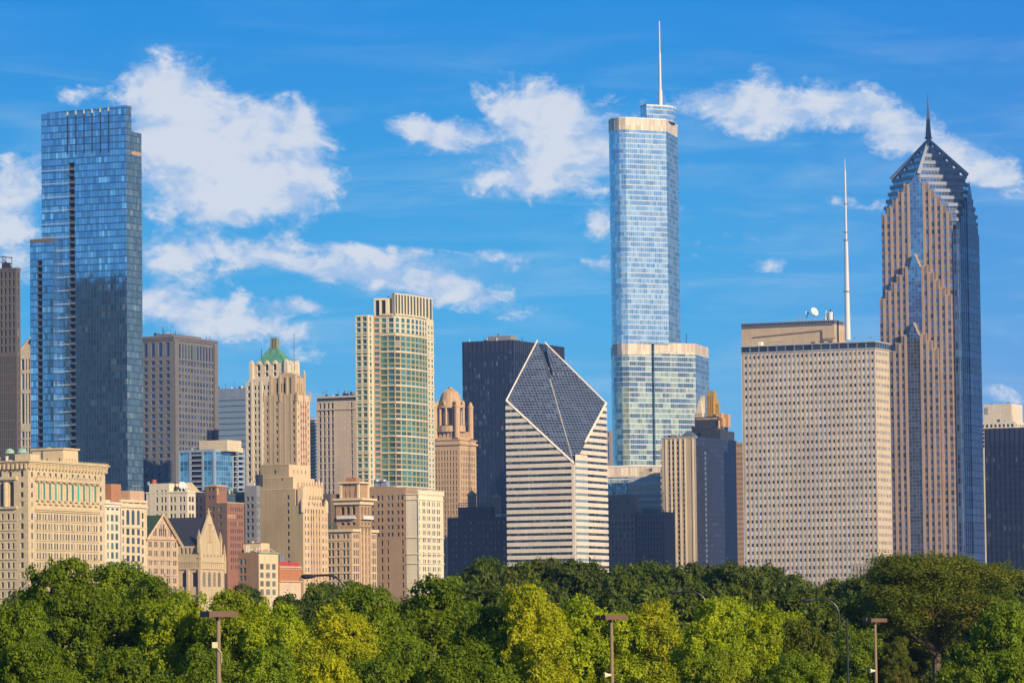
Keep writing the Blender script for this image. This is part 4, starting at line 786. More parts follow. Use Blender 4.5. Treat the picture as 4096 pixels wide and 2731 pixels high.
# upper block set back
fb=12.0; ua0=b.a(3337,1330,fb); ua1=b.A+ (b.a(2966,1330,fb)-b.A); uw=b.part('upper_wall',PL); zu=b.z(1282); ub1=b.b(3382,1330,ua0)
ub=min(ub1,fb+22); b.face(b.pt(ua1,fb),b.pt(ua0,fb),zt_-.3,zu,[(ua1-b.a(x0,1350,fb),ua1-b.a(x1,1350,fb)) for x0,x1 in ((3240,3260),(3276,3296),(3309,3329))],[(b.z(1366),b.z(1351))],uw,glass=MATS['deep_glass'],reveal=1)
b.face(b.pt(ua0,fb),b.pt(ua0,ub),zt_-.3,zu,cols(ub-fb,4,.2,.5,.5),[(b.z(1345),b.z(1305))],uw,glass=MATS['deep_glass']); b.back(uw,zt_-.3,zu,ua0,ua1,fb,ub)
zt3=b.z(1265); ob=b.part('observation_band',MATS['band_mullion']); f0,f1=b.pt(ua1-.2,fb-.8),b.pt(ua0-.2,fb-.8); b.face(f0,f1,zu,zt3,cols((f1-f0).length,42,.84),[(zu+.4,zt3-.5)],ob,glass=MATS['band_glass'],reveal=.25); b.face(f1,b.pt(ua0-.2,ub-3),zu,zt3,cols(ub-fb-3,10,.8),[(zu+.4,zt3-.5)],ob,glass=MATS['band_glass'],reveal=.25); ob.poly([(*p,zt3) for p in (f0,f1,b.pt(ua0-.2,ub-3),b.pt(ua1-.2,ub-3))]); ob.poly([(*p,zu+.01) for p in (f0,f1,b.pt(ua0-.2,ub-3),b.pt(ua1-.2,ub-3))][::-1])
rail=b.part('sign_rail',P('tan_rail',(.36,.27,.2))); zz=lambda y:b.z(y)
ax=lambda x:b.a(x,1310,fb-.6)
rail.tube([(*b.pt(ax(3012),fb-.6),zz(1322)),(*b.pt(ax(3290),fb-.6),zz(1305))],.25,5); rail.tube([(*b.pt(ax(3290),fb-.6),zz(1305)),(*b.pt(ax(3290),fb-.6),zz(1345))],.3,5)
for i in range(26): x=3012+i*11; rail.tube([(*b.pt(ax(x),fb-.6),zz(1322-17*i/25)),(*b.pt(ax(x),fb-.02),zz(1319-17*i/25))],.1,4)
rail.tube([(*b.pt(ax(3295),fb-1.2),zz(1340)),(*b.pt(ax(3342),fb-1.2),zz(1338))],.35,5)
m=b.new('roof_hut',WHITE); b.box(m,b.a(3040,1370),b.a(3027,1370),2,5,zt_,zt_+2.4)
m=b.new('roof_frame',RAIL)
for i in range(7): x=3062+i*9; m.tube([(*b.pt(b.a(x,1370),3),zt_),(*b.pt(b.a(x,1370),3),zt_+2)],.12,4)
m.tube([(*b.pt(b.a(3062,1370),3),zt_+2),(*b.pt(b.a(3120,1370),3),zt_+2)],.12,4)
for x in (3414,3480): m=b.new('roof_mast',RAIL); m.tube([(*b.pt(b.a(x,1360),2),zt_),(*b.pt(b.a(x,1360),2),zt_+2.6)],.15,5); m.tube([(*b.pt(b.a(x,1360)+.6,2),zt_+2.6),(*b.pt(b.a(x,1360)-.5,2),zt_+2.4)],.25,4)
# mast
mp=b.pt(b.a(3391,1350,14),14); am=b.new('mast',P('mast_white',(.70,.67,.66),rough=.35,bv=0,metal=.1)); am.smooth=True; Zm=lambda y:ZZ(3388,y,mp.y)
yy=[(1360,1.6),(1166,1.25),(1164,1.25),(965,.98),(958,.62),(690,.5),(680,.26),(632,.08)]
for (y0,r0),(y1,r1) in zip(yy,yy[1:]): am.cyl(mp,r0,Zm(y0),Zm(y1),14,r1)
for y,r in ((1165,2.),(960,1.6),(928,1.3),(815,1.1)): m=b.new('mast_collar',RAIL); m.cyl(mp,r,Zm(y)-.25,Zm(y)+.1,14); m.cyl(mp,r,Zm(y)+.1,Zm(y)+.15,14)
# dishes on the roof (things standing on it)
def dish(x,y,r,label,tilt=.5,name='satellite_dish',base=None,bd=b,fbk=18):
    p=bd.pt(bd.a(x,y,fbk),fbk); zc=ZZ(x,y,p.y); zb=base if base else zt3; t=thing(name,(p.x,p.y,zb),label,'satellite dish','satellite dishes on the roofs')
    m=MB('dish',WHITE); n_=Vector((.55,-.72,.42)).normalized(); a=n_.cross(Vector((0,0,1))).normalized(); c_=a.cross(n_); 
    for k in range(4):
        for j in range(20):
            def pt_(kk,jj): rr=r*kk/4; th=2*math.pi*jj/20; return Vector((p.x,p.y,zc))+a*rr*math.cos(th)+c_*rr*math.sin(th)+n_*(rr*rr/r*.28)
            m.poly([pt_(k,j),pt_(k+1,j),pt_(k+1,j+1),pt_(k,j+1)])
    m.build(t,(p.x,p.y,zb)); m=MB('feed_arm',RAIL); f=Vector((p.x,p.y,zc))+n_*r*.9; m.tube([f,Vector((p.x,p.y,zc))+c_*r*.9],.05,4); m.tube([f,Vector((p.x,p.y,zc))-c_*r*.9],.05,4); m.build(t,(p.x,p.y,zb)); m=MB('mount',RAIL); m.tube([(p.x,p.y+.3,zb),(p.x,p.y+.3,zc)],.25,6); m.build(t,(p.x,p.y,zb))
dish(3256,1248,2.45,'large white satellite dish on the roof of the broad limestone slab tower'); dish(3228,1253,1.15,'small white satellite dish just left of the large dish on the limestone slab tower')
p=b.pt(b.a(3322,1255,18),18); t=thing('water_tank',(p.x,p.y,zt3),'white cylindrical tank on the roof of the broad limestone slab tower','tank'); m=MB('tank_body',WHITE); m.cyl(p,1.5,zt3,Zm(1243),16); m.build(t,(p.x,p.y,zt3)); m=MB('vent_cap',DARKG); m.cyl(p,.25,Zm(1243),Zm(1236),8); m.cyl(p,.8,Zm(1236),Zm(1233),10,.2); m.build(t,(p.x,p.y,zt3))
p=b.pt(b.a(3304,1250,18),18); t=thing('horn_antenna',(p.x,p.y,zt3),'white horn shaped antenna left of the roof tank on the limestone slab tower','antenna'); m=MB('horn',WHITE); m.cyl(p,1.1,zt3,Zm(1234),8,.15); m.build(t,(p.x,p.y,zt3)); m=MB('whip',DARKG); m.tube([(*p,Zm(1236)),(*p,Zm(1219))],.06,4); m.build(t,(p.x,p.y,zt3))
m=b.new('roof_antennas',RAIL)
for x,h in ((2972,1.4),(3010,1),(3050,1.2),(3090,.9),(3140,1.3),(3196,4),(3201,3),(3211,4.2),(3160,1.2),(3187,2)): m.tube([(*b.pt(b.a(x,1260,fb+2),fb+2),zt3),(*b.pt(b.a(x,1260,fb+2),fb+2),zt3+h)],.14,4)
# small annex in front
b2=Bd('annex_building','low concrete annex with a roof terrace at the foot of the broad limestone slab tower',3520,2252,2290,3403,3560)
w=b2.part('wall',P('grey_pink_concrete',(.40,.35,.31))); b2.S(0,b2.H,cols(b2.A,8,.42,.5,.5),rp(b2,2262,30,20,5),w,glass=MATS['slab_glass']); b2.E(0,b2.H,[],[],w); b2.back(w,0,b2.H); m=b2.part('terrace_frame',WHITE)
for x in (3455,3475,3495,3515): p=b2.pt(b2.a(x,2245),2); m.tube([(*p,b2.H),(*p,b2.H+3)],.15,5)
m.tube([(*b2.pt(b2.a(3450,2245),2),b2.H+3),(*b2.pt(b2.a(3518,2245),2),b2.H+3)],.3,4)
for i in range(14): p=b2.pt(i*b2.A/13.5,.3); b2.part('railing',P('orange_tan_rail',(.55,.38,.25))).tube([(*p,b2.H),(*p,b2.H+1.1)],.13,4)
b3=Bd('annex_building','small white building just above the trees at the foot of the pointed tower',3690,2262,2250,3645,3700)
w=b3.part('wall',WHITE); b3.S(0,b3.H,cols(b3.A,4,.6),[(b3.z(2285),b3.z(2268))],w); b3.E(0,b3.H,[],[],w); b3.back(w,0,b3.H)
# ============================================================ B24 pointed tower
TB=P('tan_granite',(.44,.325,.26),bv=.07,block=(3,4)); SLT=P('slate_metal',(.27,.31,.39),rough=.7,metal=.0,bv=.08); CG=curtain('centre_glass',1.9,1.95,(.26,.38,.48),(.36,.48,.56),thr=(.3,.9),sp=.07,spc=(.30,.22,.2),mu=.07,muc=(.35,.22,.2),metal=.9,rough=.07,wob=.02)
EG=curtain('east_glass',1.7,4.1,(.03,.06,.11),(.10,.19,.27),thr=(.3,.9),sp=.16,spc=(.08,.10,.17),mu=.25,muc=(.10,.12,.22),metal=.5,rough=.1,wob=.02)
b=Bd('pointed_tower','tall tan granite and glass tower with stepped chevron gables and a needle tipped pyramid crown',3826,905,2420,3527,3912)
A=b.A; Bn=b.B; H=b.z(900); kpx=b.d/F; cA,cB=A/2,Bn/2
zA=ZZ(3712,553,b.C.y+18); zG=ZZ(3672,705,b.C.y+8)
# diamond |a-cA|/ra + |b-cB|/rb <= (zA-z)/(zA-zG)
def ringpts(z,sq=1.):
    k=(zA-z)/(zA-zG); 
    if k<=1: return [b.pt(cA+cA*k,cB),b.pt(cA,cB-cB*k),b.pt(cA-cA*k,cB),b.pt(cA,cB+cB*k)]
    k=min(k,2.0); t=2-k  # fraction of corner cut
    ea,eb=cA*t,cB*t
    if t<=.001: return b.rect(0,A,0,Bn)
    return [b.pt(A,eb),b.pt(A-ea,0),b.pt(ea,0),b.pt(0,eb),b.pt(0,Bn-eb),b.pt(ea,Bn),b.pt(A-ea,Bn),b.pt(A,Bn-eb)]
stp=31*kpx; crn=b.new('crown_steps',SLT); gl_=b.new('crown_glazing',CG); z=H; 
zs=[H+i*stp*.98 for i in range(40)]
glz=wglass('crown_glass',dark=(.02,.035,.06),blind=(.2,.3,.4),amt=.3,metal=.5)
for i,z in enumerate(zs):
    z1=z+stp*.98
    if z1>zA-2: break
    pts=[tuple(p) for p in ringpts(z+stp*.5)]
    c=b.pt(cA,cB); ins=[tuple(c+(Vector(p)-c)*.965) for p in pts]
    gl_.prism(ins,z,z+stp*.55,top=False); crn.prism(pts,z+stp*.55,z1,top=True,bot=True)
ztop=zs[i]
# ridges of the crown
rg=b.new('ridge',SLT); ap=(*b.pt(cA,cB),zA)
for (a,bb) in ((cA,-.4),(-.4,cB),(A+.4,cB),(cA,Bn+.4)):
    rg.tube([(*b.pt(a,bb),zG+1),ap],[1.5,.9],4)
for (a0_,b0_,a1_,b1_) in ((cA,0,A,0),(cA,0,0,0),(0,cB,0,0),(0,cB,0,Bn)):
    pass
sp_=b.new('spire',P('spire_slate',(.14,.16,.2),rough=.4,metal=.4,bv=0)); c=b.pt(cA,cB); Zs=lambda y:ZZ(3711,y,c.y)
sp_.cyl(c,2.8,Zs(556),Zs(548),4,2.,a0=.5); sp_.cyl(c,2.0,Zs(548),Zs(430),4,.55,a0=.5); sp_.cyl(c,.5,Zs(430),Zs(368),6,.03)
# east face
eg=b.part('east_glazing',EG); 
def chev(face,base_off,n_side,zpk,step,pitch,gw,centre,z0,wallm,glassm,edge_fn):
    pass
zE=ZZ(3868,722,b.C.y+17)
# gabled strips: south
def gable(off,ctr,half,gwid,zpk,step,label=None,z0=0,winrows=None,side='S',depth=3.0,endcap=True):
    """stepped gable bay standing 'off' metres proud; centre glass strip then piers stepping down"""
    def pt(s,o): return b.pt(s,-o) if side=='S' else b.pt(-o,s)
    sg=-1 if side=='S' else 1
    cgl=b.new('gable_glazing',CG if side=='S' else EG)
    L0,R0=pt(ctr-sg*gwid/2,off),pt(ctr+sg*gwid/2,off); zsh=zpk-gwid*.62*1.9
    cgl.poly([n3(L0,z0),n3(R0,z0),n3(R0,zsh),n3(pt(ctr,off),zpk),n3(L0,zsh)],[(0,z0),(gwid,z0),(gwid,zsh),(gwid/2,zpk),(0,zsh)])
    cap=b.new('gable_coping',TB)
    for s_ in (-1,1):
        e0=ctr+s_*gwid/2; cap.poly([n3(pt(ctr,off),zpk),n3(pt(e0,off),zsh),n3(pt(e0,off-depth),zsh),n3(pt(ctr,off-depth),zpk)] if s_*sg<0 else [n3(pt(e0,off),zsh),n3(pt(ctr,off),zpk),n3(pt(ctr,off-depth),zpk),n3(pt(e0,off-depth),zsh)])
    n_=int((half-gwid/2)/step[0]+.5)
    for s_ in (-1,1):
        for k in range(n_):
            i0=gwid/2+k*step[0]; i1=i0+step[0]; zt=zsh+1.5-k*step[1]; a0_,a1_=ctr+s_*i0,ctr+s_*i1
            lft,rgt=(a0_,a1_) if s_*sg>0 else (a1_,a0_)
            P0,P1=pt(lft,off),pt(rgt,off); L_=(P1-P0).length
            w_=b.part('wall',TBD)
            rw=[(r0,r1) for r0,r1 in winrows if r1<zt-1.2 and r0>z0]
            # pier next to the glass, then window
            cl=[(.02,L_*.56)] if s_*sg<0 else [(L_*.44,L_-.02)]
            b.face(P0,P1,z0,zt,cl,rw,w_,reveal=.25,glass=PG)
            pa_,pb_=(L_*.56,L_) if s_*sg<0 else (0,L_*.44)
            dn_=(P1-P0)/L_; no_=Vector((dn_.y,-dn_.x))*.35; e0_,e1_=P0+dn_*pa_,P0+dn_*pb_; m_=b.new('pier',TB); m_.prism([tuple(e0_+no_),tuple(e1_+no_),tuple(e1_),tuple(e0_)],z0,zt+.5)
            q=[P0,P1,pt(rgt,off-depth),pt(lft,off-depth)]; cap.poly([n3(q[0],zt),n3(q[1],zt),n3(q[2],zt+ (1.5 if s_>0 else 1.5)),n3(q[3],zt+1.5)])
            # outer side wall of the step
            oa=a1_; pA_,pB_=(pt(oa,off),pt(oa,off-depth)) if s_*sg>0 else (pt(oa,off-depth),pt(oa,off)); w_.wq(pA_,pB_,z0,zt+1.2)
TBD=P('tan_granite_spandrel',(.27,.205,.19),bv=.07,block=(3,4))
PG=wglass('granite_glass',dark=(.10,.15,.27),blind=(.12,.20,.30),amt=.35,metal=.4)
wr=rp(b,760,30.8,17,52)
ctr=b.a(3668,1000); gw=7.6; st=(23.3*kpx/.955,30.8*kpx)
gable(.0+.02,ctr,A/2+.2,gw,zG+3,st,winrows=wr,z0=0,depth=5)
gable(3.0,b.a(3662,1300,-3),19.,gw*1.02,ZZ(3662,1008,b.d-3),st,winrows=wr,z0=0,depth=3.0)
gable(6.0,b.a(3656,1500,-6),14.9,gw*1.0,ZZ(3656,1283,b.d-6),st,winrows=wr,z0=0,depth=3.0)
# corner south strip to the corner & east side
zc=b.z(1030)
eg.wq(b.pt(-.02,0),b.pt(-.02,Bn),0,H+1)
egb=b.new('gable_glazing',EG); g0,g1=Bn*.5-4.5,Bn*.5+4.5
egb.poly([n3(b.pt(-1.6,g0),0),n3(b.pt(-1.6,g1),0),n3(b.pt(-1.6,g1),zE-10),n3(b.pt(-1.6,Bn/2),zE),n3(b.pt(-1.6,g0),zE-10)],[(0,0),(9,0),(9,zE-10),(4.5,zE),(0,zE-10)]); egb.wq(b.pt(0,g0),b.pt(-1.6,g0),0,zE-10); egb.wq(b.pt(-1.6,g1),b.pt(0,g1),0,zE-10)
for k in range(5):
    for s_ in (-1,1):
        q0_=Bn/2+s_*(4.5+k*3.); q1_=Bn/2+s_*(4.5+(k+1)*3.); lo_,hi_=min(q0_,q1_),max(q0_,q1_); zt=zE-12-k*stp*1.0
        m=egb; o_=1.2-.2*k; m.wq(b.pt(-o_,lo_),b.pt(-o_,hi_),0,zt,k*3); m.poly([n3(b.pt(-o_,lo_),zt),n3(b.pt(-o_,hi_),zt),n3(b.pt(1.5,hi_),zt+1),n3(b.pt(1.5,lo_),zt+1)]); 
        m.wq(b.pt(2,lo_) if s_<0 else b.pt(-o_,hi_),b.pt(-o_,lo_) if s_<0 else b.pt(2,hi_),0,zt)
bw_=b.part('rear_wall',EG); bw_.wq(b.pt(0,Bn),b.pt(A,Bn),0,H); bw_.wq(b.pt(A,Bn),b.pt(A,0),0,H)
# lower south-east buttress strips (bright narrow returns)
for (x0,x1,yt,of) in ((3762,3785,1240,5.),(3785,3803,1240,2.)):
    pass
# ============================================================ B25, B26 right edge
b=Bd('apartment_building','white concrete building top with a rooftop block, above the black tower at the right edge',4062,1685,2980,3900,4150)
w=b.part('wall',P('white_render',(.74,.66,.56))); b.S(0,b.H,cols(b.A,9,.6,1,1),rp(b,1694,16,12,6),w,style='v'); b.E(0,b.H,cols(b.B,12,.5),rp(b,1694,16,12,6),w); b.back(w,0,b.H)
u=b.part('rooftop_block',P('white_render2',(.72,.63,.53))); fb=4; b.box(u,b.a(4047,1650,fb),b.a(3934,1650,fb),fb,fb+24,b.H-.2,b.z(1612)); m=b.part('panel',RAIL); b.box(m,b.a(3952,1650,fb),b.a(3938,1650,fb),fb-.15,fb-.003,b.z(1652),b.z(1625)); m=b.part('antenna',DARKG)
for x in (3968,4030,4036): m.tube([(*b.pt(b.a(x,1620,10),10),b.z(1612)),(*b.pt(b.a(x,1620,10),10),b.z(1603))],.25,4)
b=Bd('office_tower','black glass tower with vertical mullions, cut by the right edge',4180,1706,2560,3937,4330)
w=b.part('glazing',BK); b.S(0,b.H-8,[],[],w); b.E(0,b.H-8,[],[],w); t=b.part('louvre_band',kk); b.S(b.H-8,b.H,[],[],t); b.E(b.H-8,b.H,[],[],t); b.back(t,0,b.H)
mu_=b.part('mullions',MATS['black_steel'])
for i in range(int(b.A/3)+1): b.box(mu_,i*3-.12,i*3+.12,-.35,-.003,0,b.H,False)
# the neighbouring very tall white tower that stands just outside the frame and shades the pointed tower
b=Bd('office_tower','very tall pale ribbed tower standing beyond the right edge',4650,20,2330,4310,4790)
AW=P('pale_granite',(.62,.60,.56)); w=b.part('wall',AW); b.S(0,b.H,cols(b.A,16,.45),[(10,b.H-8)],w,reveal=.8,glass=MATS['deep_glass'],name='window_strip'); b.E(0,b.H,cols(b.B,16,.45),[(10,b.H-8)],w,reveal=.8,glass=MATS['deep_glass'],name='window_strip'); b.back(w,0,b.H)
# ============================================================ STREET WALL along the avenue
def mich(x,y=2100):
    r=ray(x,y); t=r.x/r.y; k=(t*M0.y-M0.x)/(nv.x-t*nv.y); return (M0+nv*k).y
# --- M1 big limestone block at the left edge
LS=P('warm_limestone',(.60,.49,.33),bv=.16,block=(1.4,.75),var=.2); TQ=P('turquoise_panel',(.10,.30,.24),rough=.5,bv=.1); b=Bd('limestone_building','large ornate limestone block with a turquoise paned colonnade at the left edge',112,1842,1670,-260,420)
w=b.part('wall',LS); H=b.H; Z_=b.z; gd=wglass('old_sash_glass',dark=(.03,.035,.035),blind=(.36,.33,.26),amt=.2)
def Er(y0,h): return (Z_(y0+h),Z_(y0))
K=.9424 # east face reads foreshortened: rows measured at the near corner
er=[Er(1886,20),Er(1930,20),Er(1968,20),Er(2005,20)]
z0s=Z_(2030)
xs_=[(124,131),(150+0,158),(173,181),(196,204),(219,227),(242,250),(265,272),(287,295),(309,317),(332,339),(354,361),(377,384),(399,406)]
cE_=cE(b,xs_); col0=[cE_[0]]; coln=[cE_[-1]]
b.E(z0s,H-.1,col0+coln,er,w,reveal=.5,glass=gd,style='s',b0=0) if False else None
bA,bB=b.b(140),b.b(393)
def panel(b0,b1,z0,z1,cl,rw,off=0,**k): b.E(z0,z1,[(max(0,x-b0),y-b0) for x,y in cl],rw,w,b0=b0,b1=b1,off=off,**k)
panel(0,bA,z0s,H-.1,[cE_[0]],er,glass=gd,style='s'); panel(bB,b.B,z0s,H-.1,[cE_[-1]],er,glass=gd,style='s')
panel(bA,bB,Z_(1912),H-.1,cE_[1:-1],[Er(1886,20)],glass=gd,style='s')
panel(bA,bB,z0s,Z_(1912),cE_[1:-1],[(Z_(1998),Z_(1926))],glass=wglass('turquoise_glass',dark=(.03,.22,.17),blind=(.05,.32,.25),amt=.5),style='vs',frame=TQ,reveal=1.6,name='window_bay')
for (x0,x1) in zip([143]+[x[1] for x in xs_[1:-1]],[x[0] for x in xs_[1:-1]]+[391]):
    c_=b.b((x0+x1)/2); m=b.new('column',LS); m.cyl(b.pt(-.12,c_),.36,Z_(1996),Z_(1926),10); b.box(m,-1.1,.2,c_-.85,c_+.85,Z_(1926),Z_(1922)); b.box(m,-1.1,.2,c_-.85,c_+.85,Z_(2000),Z_(1996))
for (y,hh,o) in ((1917,3.,1.1),(2034,2.4,.9),(2042,1.2,.5)):
    m=b.new('belt_cornice',LS); b.box(m,-o,0,bA-.5,bB+.5,Z_(y)-hh*.1,Z_(y)+hh*.28,True,True)
    if y!=2042: 
        a1c=b.a(69); b.box(m,a1c,b.A,-o,0,Z_(y-4)-hh*.1,Z_(y-4)+hh*.28,True,True)
for i in range(24): c_=bA+(bB-bA)*(i+.5)/24; m=b.part('cresting',LS); m.cyl(b.pt(-.9,c_),.55,Z_(1917)+.8,Z_(1917)+2.0,6,.15)
for c_ in [b.b((x0+x1)/2) for x0,x1 in xs_[1:-1]]: m=b.new('balustrade',LS); b.box(m,-.7,0,c_-.9,c_+.9,Z_(2012),Z_(2003),True,True); b.box(m,-.95,0,c_-1.1,c_+1.1,Z_(2013),Z_(2011.5),True,True)
yrow=[2052+39*i for i in range(9)]
r_e=[Er(y,24) for y in yrow]
panel(0,bA,0,z0s,[cE_[0]],r_e,glass=gd,style='s'); panel(bB,b.B,0,z0s,[cE_[-1]],r_e,glass=gd,style='s')
tr=[];
for x0,x1 in xs_[1:-1]:
    c_=(x0+x1)/2; tr+=[(c_-7.3,c_-2.2),(c_+2.6,c_+7.7)]
panel(bA,bB,0,z0s,cE(b,tr),r_e,glass=gd,reveal=.5)
for y in yrow:
    m=b.new('string_course',LS); b.box(m,-.32,0,bA,bB,Z_(y+30),Z_(y+27.5),True,True); b.box(m,-.2,0,bA,bB,Z_(y+24.6),Z_(y+24),True,True)
    m=b.new('string_course',LS); a1c=b.a(69); b.box(m,a1c,b.A,-.32,0,Z_(y+28),Z_(y+25.5),True,True)
# south face
sx=[(80,93)]; cw=[]; 
for g0 in (-130,-68,-4-0): cw+=[(g0+7,g0+17),(g0+31,g0+41),(g0+51,g0+60)]
def Sp(a0,a1,z0,z1,px,rw,**k): b.face(b.pt(a1,0),b.pt(a0,0),z0,z1,sorted((a1-b.a(x0),a1-b.a(x1)) for x0,x1 in px),rw,w,**k)
am=b.a(68)
srow=[(Z_(y+20),Z_(y)) for y in (1884,1928,1967,2004)]; srow2=[(Z_(y+23),Z_(y)) for y in yrow]
Sp(0,am,0,H-.1,[(80,93)],sorted(srow+srow2),glass=gd,style='s',reveal=.5)
Sp(am,b.A,0,z0s,cw,srow2,glass=gd,style='sv',reveal=.5); Sp(am,b.A,Z_(1912),H-.1,[(-120,-108),(-80,-68),(-40,-28),(-6,6),(34,46)],[srow[0]],glass=gd,reveal=.5)
Sp(am,b.A,z0s,Z_(1912),[(-110,-98),(-60,-48),(-30,-14),(3,17),(34,55)],[(Z_(2025),Z_(1926))],glass=gd,style='vs',reveal=1.6,name='window_bay')
for x in (23,): m=b.new('column',LS); m.cyl(b.pt(b.a(x),-.3),.9,Z_(2025),Z_(1926),10)
b.back(w,0,H)
c=b.part('cornice',LS); b.band(c,Z_(1846),H+.1,1.5); b.band(c,Z_(1852),Z_(1846),1.0); c2=b.part('cornice_frieze',P('limestone_frieze',(.50,.40,.26),bv=.3,block=(.5,.5))); b.band(c2,Z_(1870),Z_(1852),.55)
for i in range(24):
    c_=.5+(b.B-1)*i/23; m=b.new('bracket',LS); b.box(m,-1.2,-.3,c_-.35,c_+.35,Z_(1874),Z_(1853),True,True)
for i in range(22):
    c_=.5+(b.A-1)*i/21; m=b.new('bracket',LS); b.box(m,c_-.35,c_+.35,-1.2,-.3,Z_(1874),Z_(1853),True,True)
for i in range(52): c_=(b.B)*i/51; b.part('cresting',LS).cyl(b.pt(-1.2,c_),.35,H,H+.9,5,.05)
# penthouse
YB=P('yellow_brick',(.62,.50,.33),bv=.08); pb=34.0
pa0=b.a(253,1820,pb); pa1=b.a(130,1820,pb); u=b.part('penthouse_wall',YB); zp=Z_(1795)+1.2; pe=b.b(312,1820,pa0); pe=min(pe,pb+16)
b.face(b.pt(pa1,pb),b.pt(pa0,pb),H-.5,zp,[(pa1-b.a(x0,1820,pb),pa1-b.a(x1,1820,pb)) for x0,x1 in ((153,160),(184,192),(233,241))],[(Z_(1840),Z_(1818))],u,glass=gd); b.face(b.pt(pa0,pb),b.pt(pa0,pe),H-.5,zp,cols(pe-pb,4,.3,1,1),[(Z_(1838),Z_(1818))],u,glass=gd); b.back(u,H-.5,zp,pa0,pa1,pb,pe)
b.box(b.part('penthouse_cornice',LS),pa0-.6,pa1+.6,pb-.6,pe+.6,zp,zp+.6,True,True)
b.box(b.part('stair_tower',YB),b.a(121,1830,5),b.a(60,1830,5),5,12,H-.5,Z_(1812)); b.box(b.part('dark_parapet',P('dark_tile',(.08,.08,.09))),b.a(122,1800,pb+9),b.A,pb+9,pb+10,H-.5,Z_(1798)); b.box(b.part('penthouse_wall',YB),b.a(122,1800,pb+9),b.A,pb+10,pb+20,H-.5,Z_(1800))
for x in (38,88,196): m=b.new('skylight_dome',P('verdigris',(.33,.50,.38))); p=b.pt(b.a(x,1790,pb+12),pb+12); m.lathe(p,[(2.0,zp-.3),(1.7,zp+.9),(.9,zp+1.5),(.1,zp+1.7)],12)
m=b.new('drain_pipe',DARKG); p=b.pt(b.a(170,1800,pb),pb-.15); m.tube([(*p,H),(*p,zp)],.18,6)
# --- M2 white narrow terracotta
WT=P('white_terracotta',(.72,.66,.55),bv=.05); b=Bd('narrow_building','narrow white terracotta building between the limestone block and the cream arcaded building',421,2008,mich(421),300,481)
w=b.part('wall',WT); H=b.H; gg3=wglass('green_sash_glass',dark=(.05,.09,.07),blind=(.25,.34,.28),amt=.45)
b.E(0,b.z(2052),cE(b,[(424,434),(442,453),(460,471)]),rp(b,2057,37.3,26,8),w,glass=gg3,style='vs',reveal=.5); b.E(b.z(2052),H,cE(b,[(426,437),(444,455),(462,473)]),[(b.z(2038),b.z(2030))],w,glass=gd); b.S(0,H,[],[],w); b.back(w,0,H)
for x in (423,438.5,456.5,474): b.box(b.part('pier',WT),-.25,-.003,b.b(x)-.3,b.b(x)+.3,0,b.z(2052))
b.band(b.part('cornice',WT),b.z(2014),H+.2,.6); b.band(b.part('belt_course',WT),b.z(2026),b.z(2023),.4); b.box(b.part('parapet',WT),-.5,1,0,3,H,b.z(1998)); 
m=b.part('roof_house',P('red_brick_plain',(.42,.20,.11))); b.box(m,3,b.a(421,1950,8)+12,10,18,H-.5,b.z(1953)+2.2)
for i in range(10): m=b.part('railing',RAIL); m.tube([(*b.pt(.2,3.5+i*1.4),H),(*b.pt(.2,3.5+i*1.4),H+1)],.07,4)
# --- M3 cream arcaded
CA=P('cream_render',(.70,.58,.42),bv=.05); b=Bd('arcaded_building','cream building with three tall pointed arches under an open rooftop pergola',482,2020,mich(482),330,586)
w=b.part('wall',CA); H=b.H
def sub(b,w,pxs,rw,z0,z1,x0,x1,**k): b0,b1=b.b(x0),b.b(x1); b.E(z0,z1,[(max(0,q0-b0),q1-b0) for q0,q1 in cE(b,pxs)],rw,w,b0=b0,b1=b1,**k)
zz=b.z
lowr=rp(b,2112,35.6,25,6)[0:]; lowr=[r for r in lowr if r[1]<zz(2100)]
sub(b,w,[(488,495)],rp(b,2040,35.6,23,8),0,H,482,500,glass=gd); sub(b,w,[(566,573)],rp(b,2046,35.6,23,8),0,H,562,586,glass=gd)
sub(b,w,[(504,516.5),(525,537),(546.5,558)],lowr,0,zz(2104),500,562,glass=wglass('dark_plate_glass',dark=(.02,.03,.04),blind=(.1,.15,.2),amt=.3),reveal=.6,style='v')
sub(b,w,[(504,516.5),(525,537),(546.5,558)],[(zz(2096),zz(2036))],zz(2104),H,500,562,glass=MATS['dark_plate_glass'],arch=True,style='s',reveal=.7)
b.S(0,H,cols(b.A,5,.2),rows(20,H-4,12,.4),w); b.back(w,0,H); b.band(b.part('cornice',CA),zz(2027),H+.1,.6); b.band(b.part('belt_course',CA),zz(2108),zz(2105),.3)
pk=b.new('pergola',CA); zt_=zz(1996); 
for i in range(5): c_=.4+i*(b.b(586)-.8)/4; b.box(pk,-.2,.5,c_-.3,c_+.3,H,zt_-1); 
b.box(pk,-.4,.6,-.2,b.B,zt_-1,zt_,True,True); b.box(pk,-.25,.2,0,b.B,H,H+.9)
for i in range(3): b.box(pk,-.2,.5,.4+i*5,1+i*5,H,zt_) if False else None
m=b.new('roof_house',P('pinkish_render',(.56,.38,.27))); b.box(m,1.5,10,b.b(508,1990,3),b.B+1,H-.3,zz(1976)+1.8)
m=b.new('roof_antenna',RAIL); p=b.pt(4,b.b(545,1980,4)); 
for d_ in (-2.5,0,2.5): q_=b.pt(4,b.b(545,1980,4)+d_); m.tube([(*q_,zz(1976)+1.8),(*q_,zz(1950)+1.8)],.12,4)
m.tube([(*b.pt(4,b.b(530,1980,4)),zz(1955)+1.8),(*b.pt(4,b.b(560,1980,4)),zz(1955)+1.8)],.2,4)
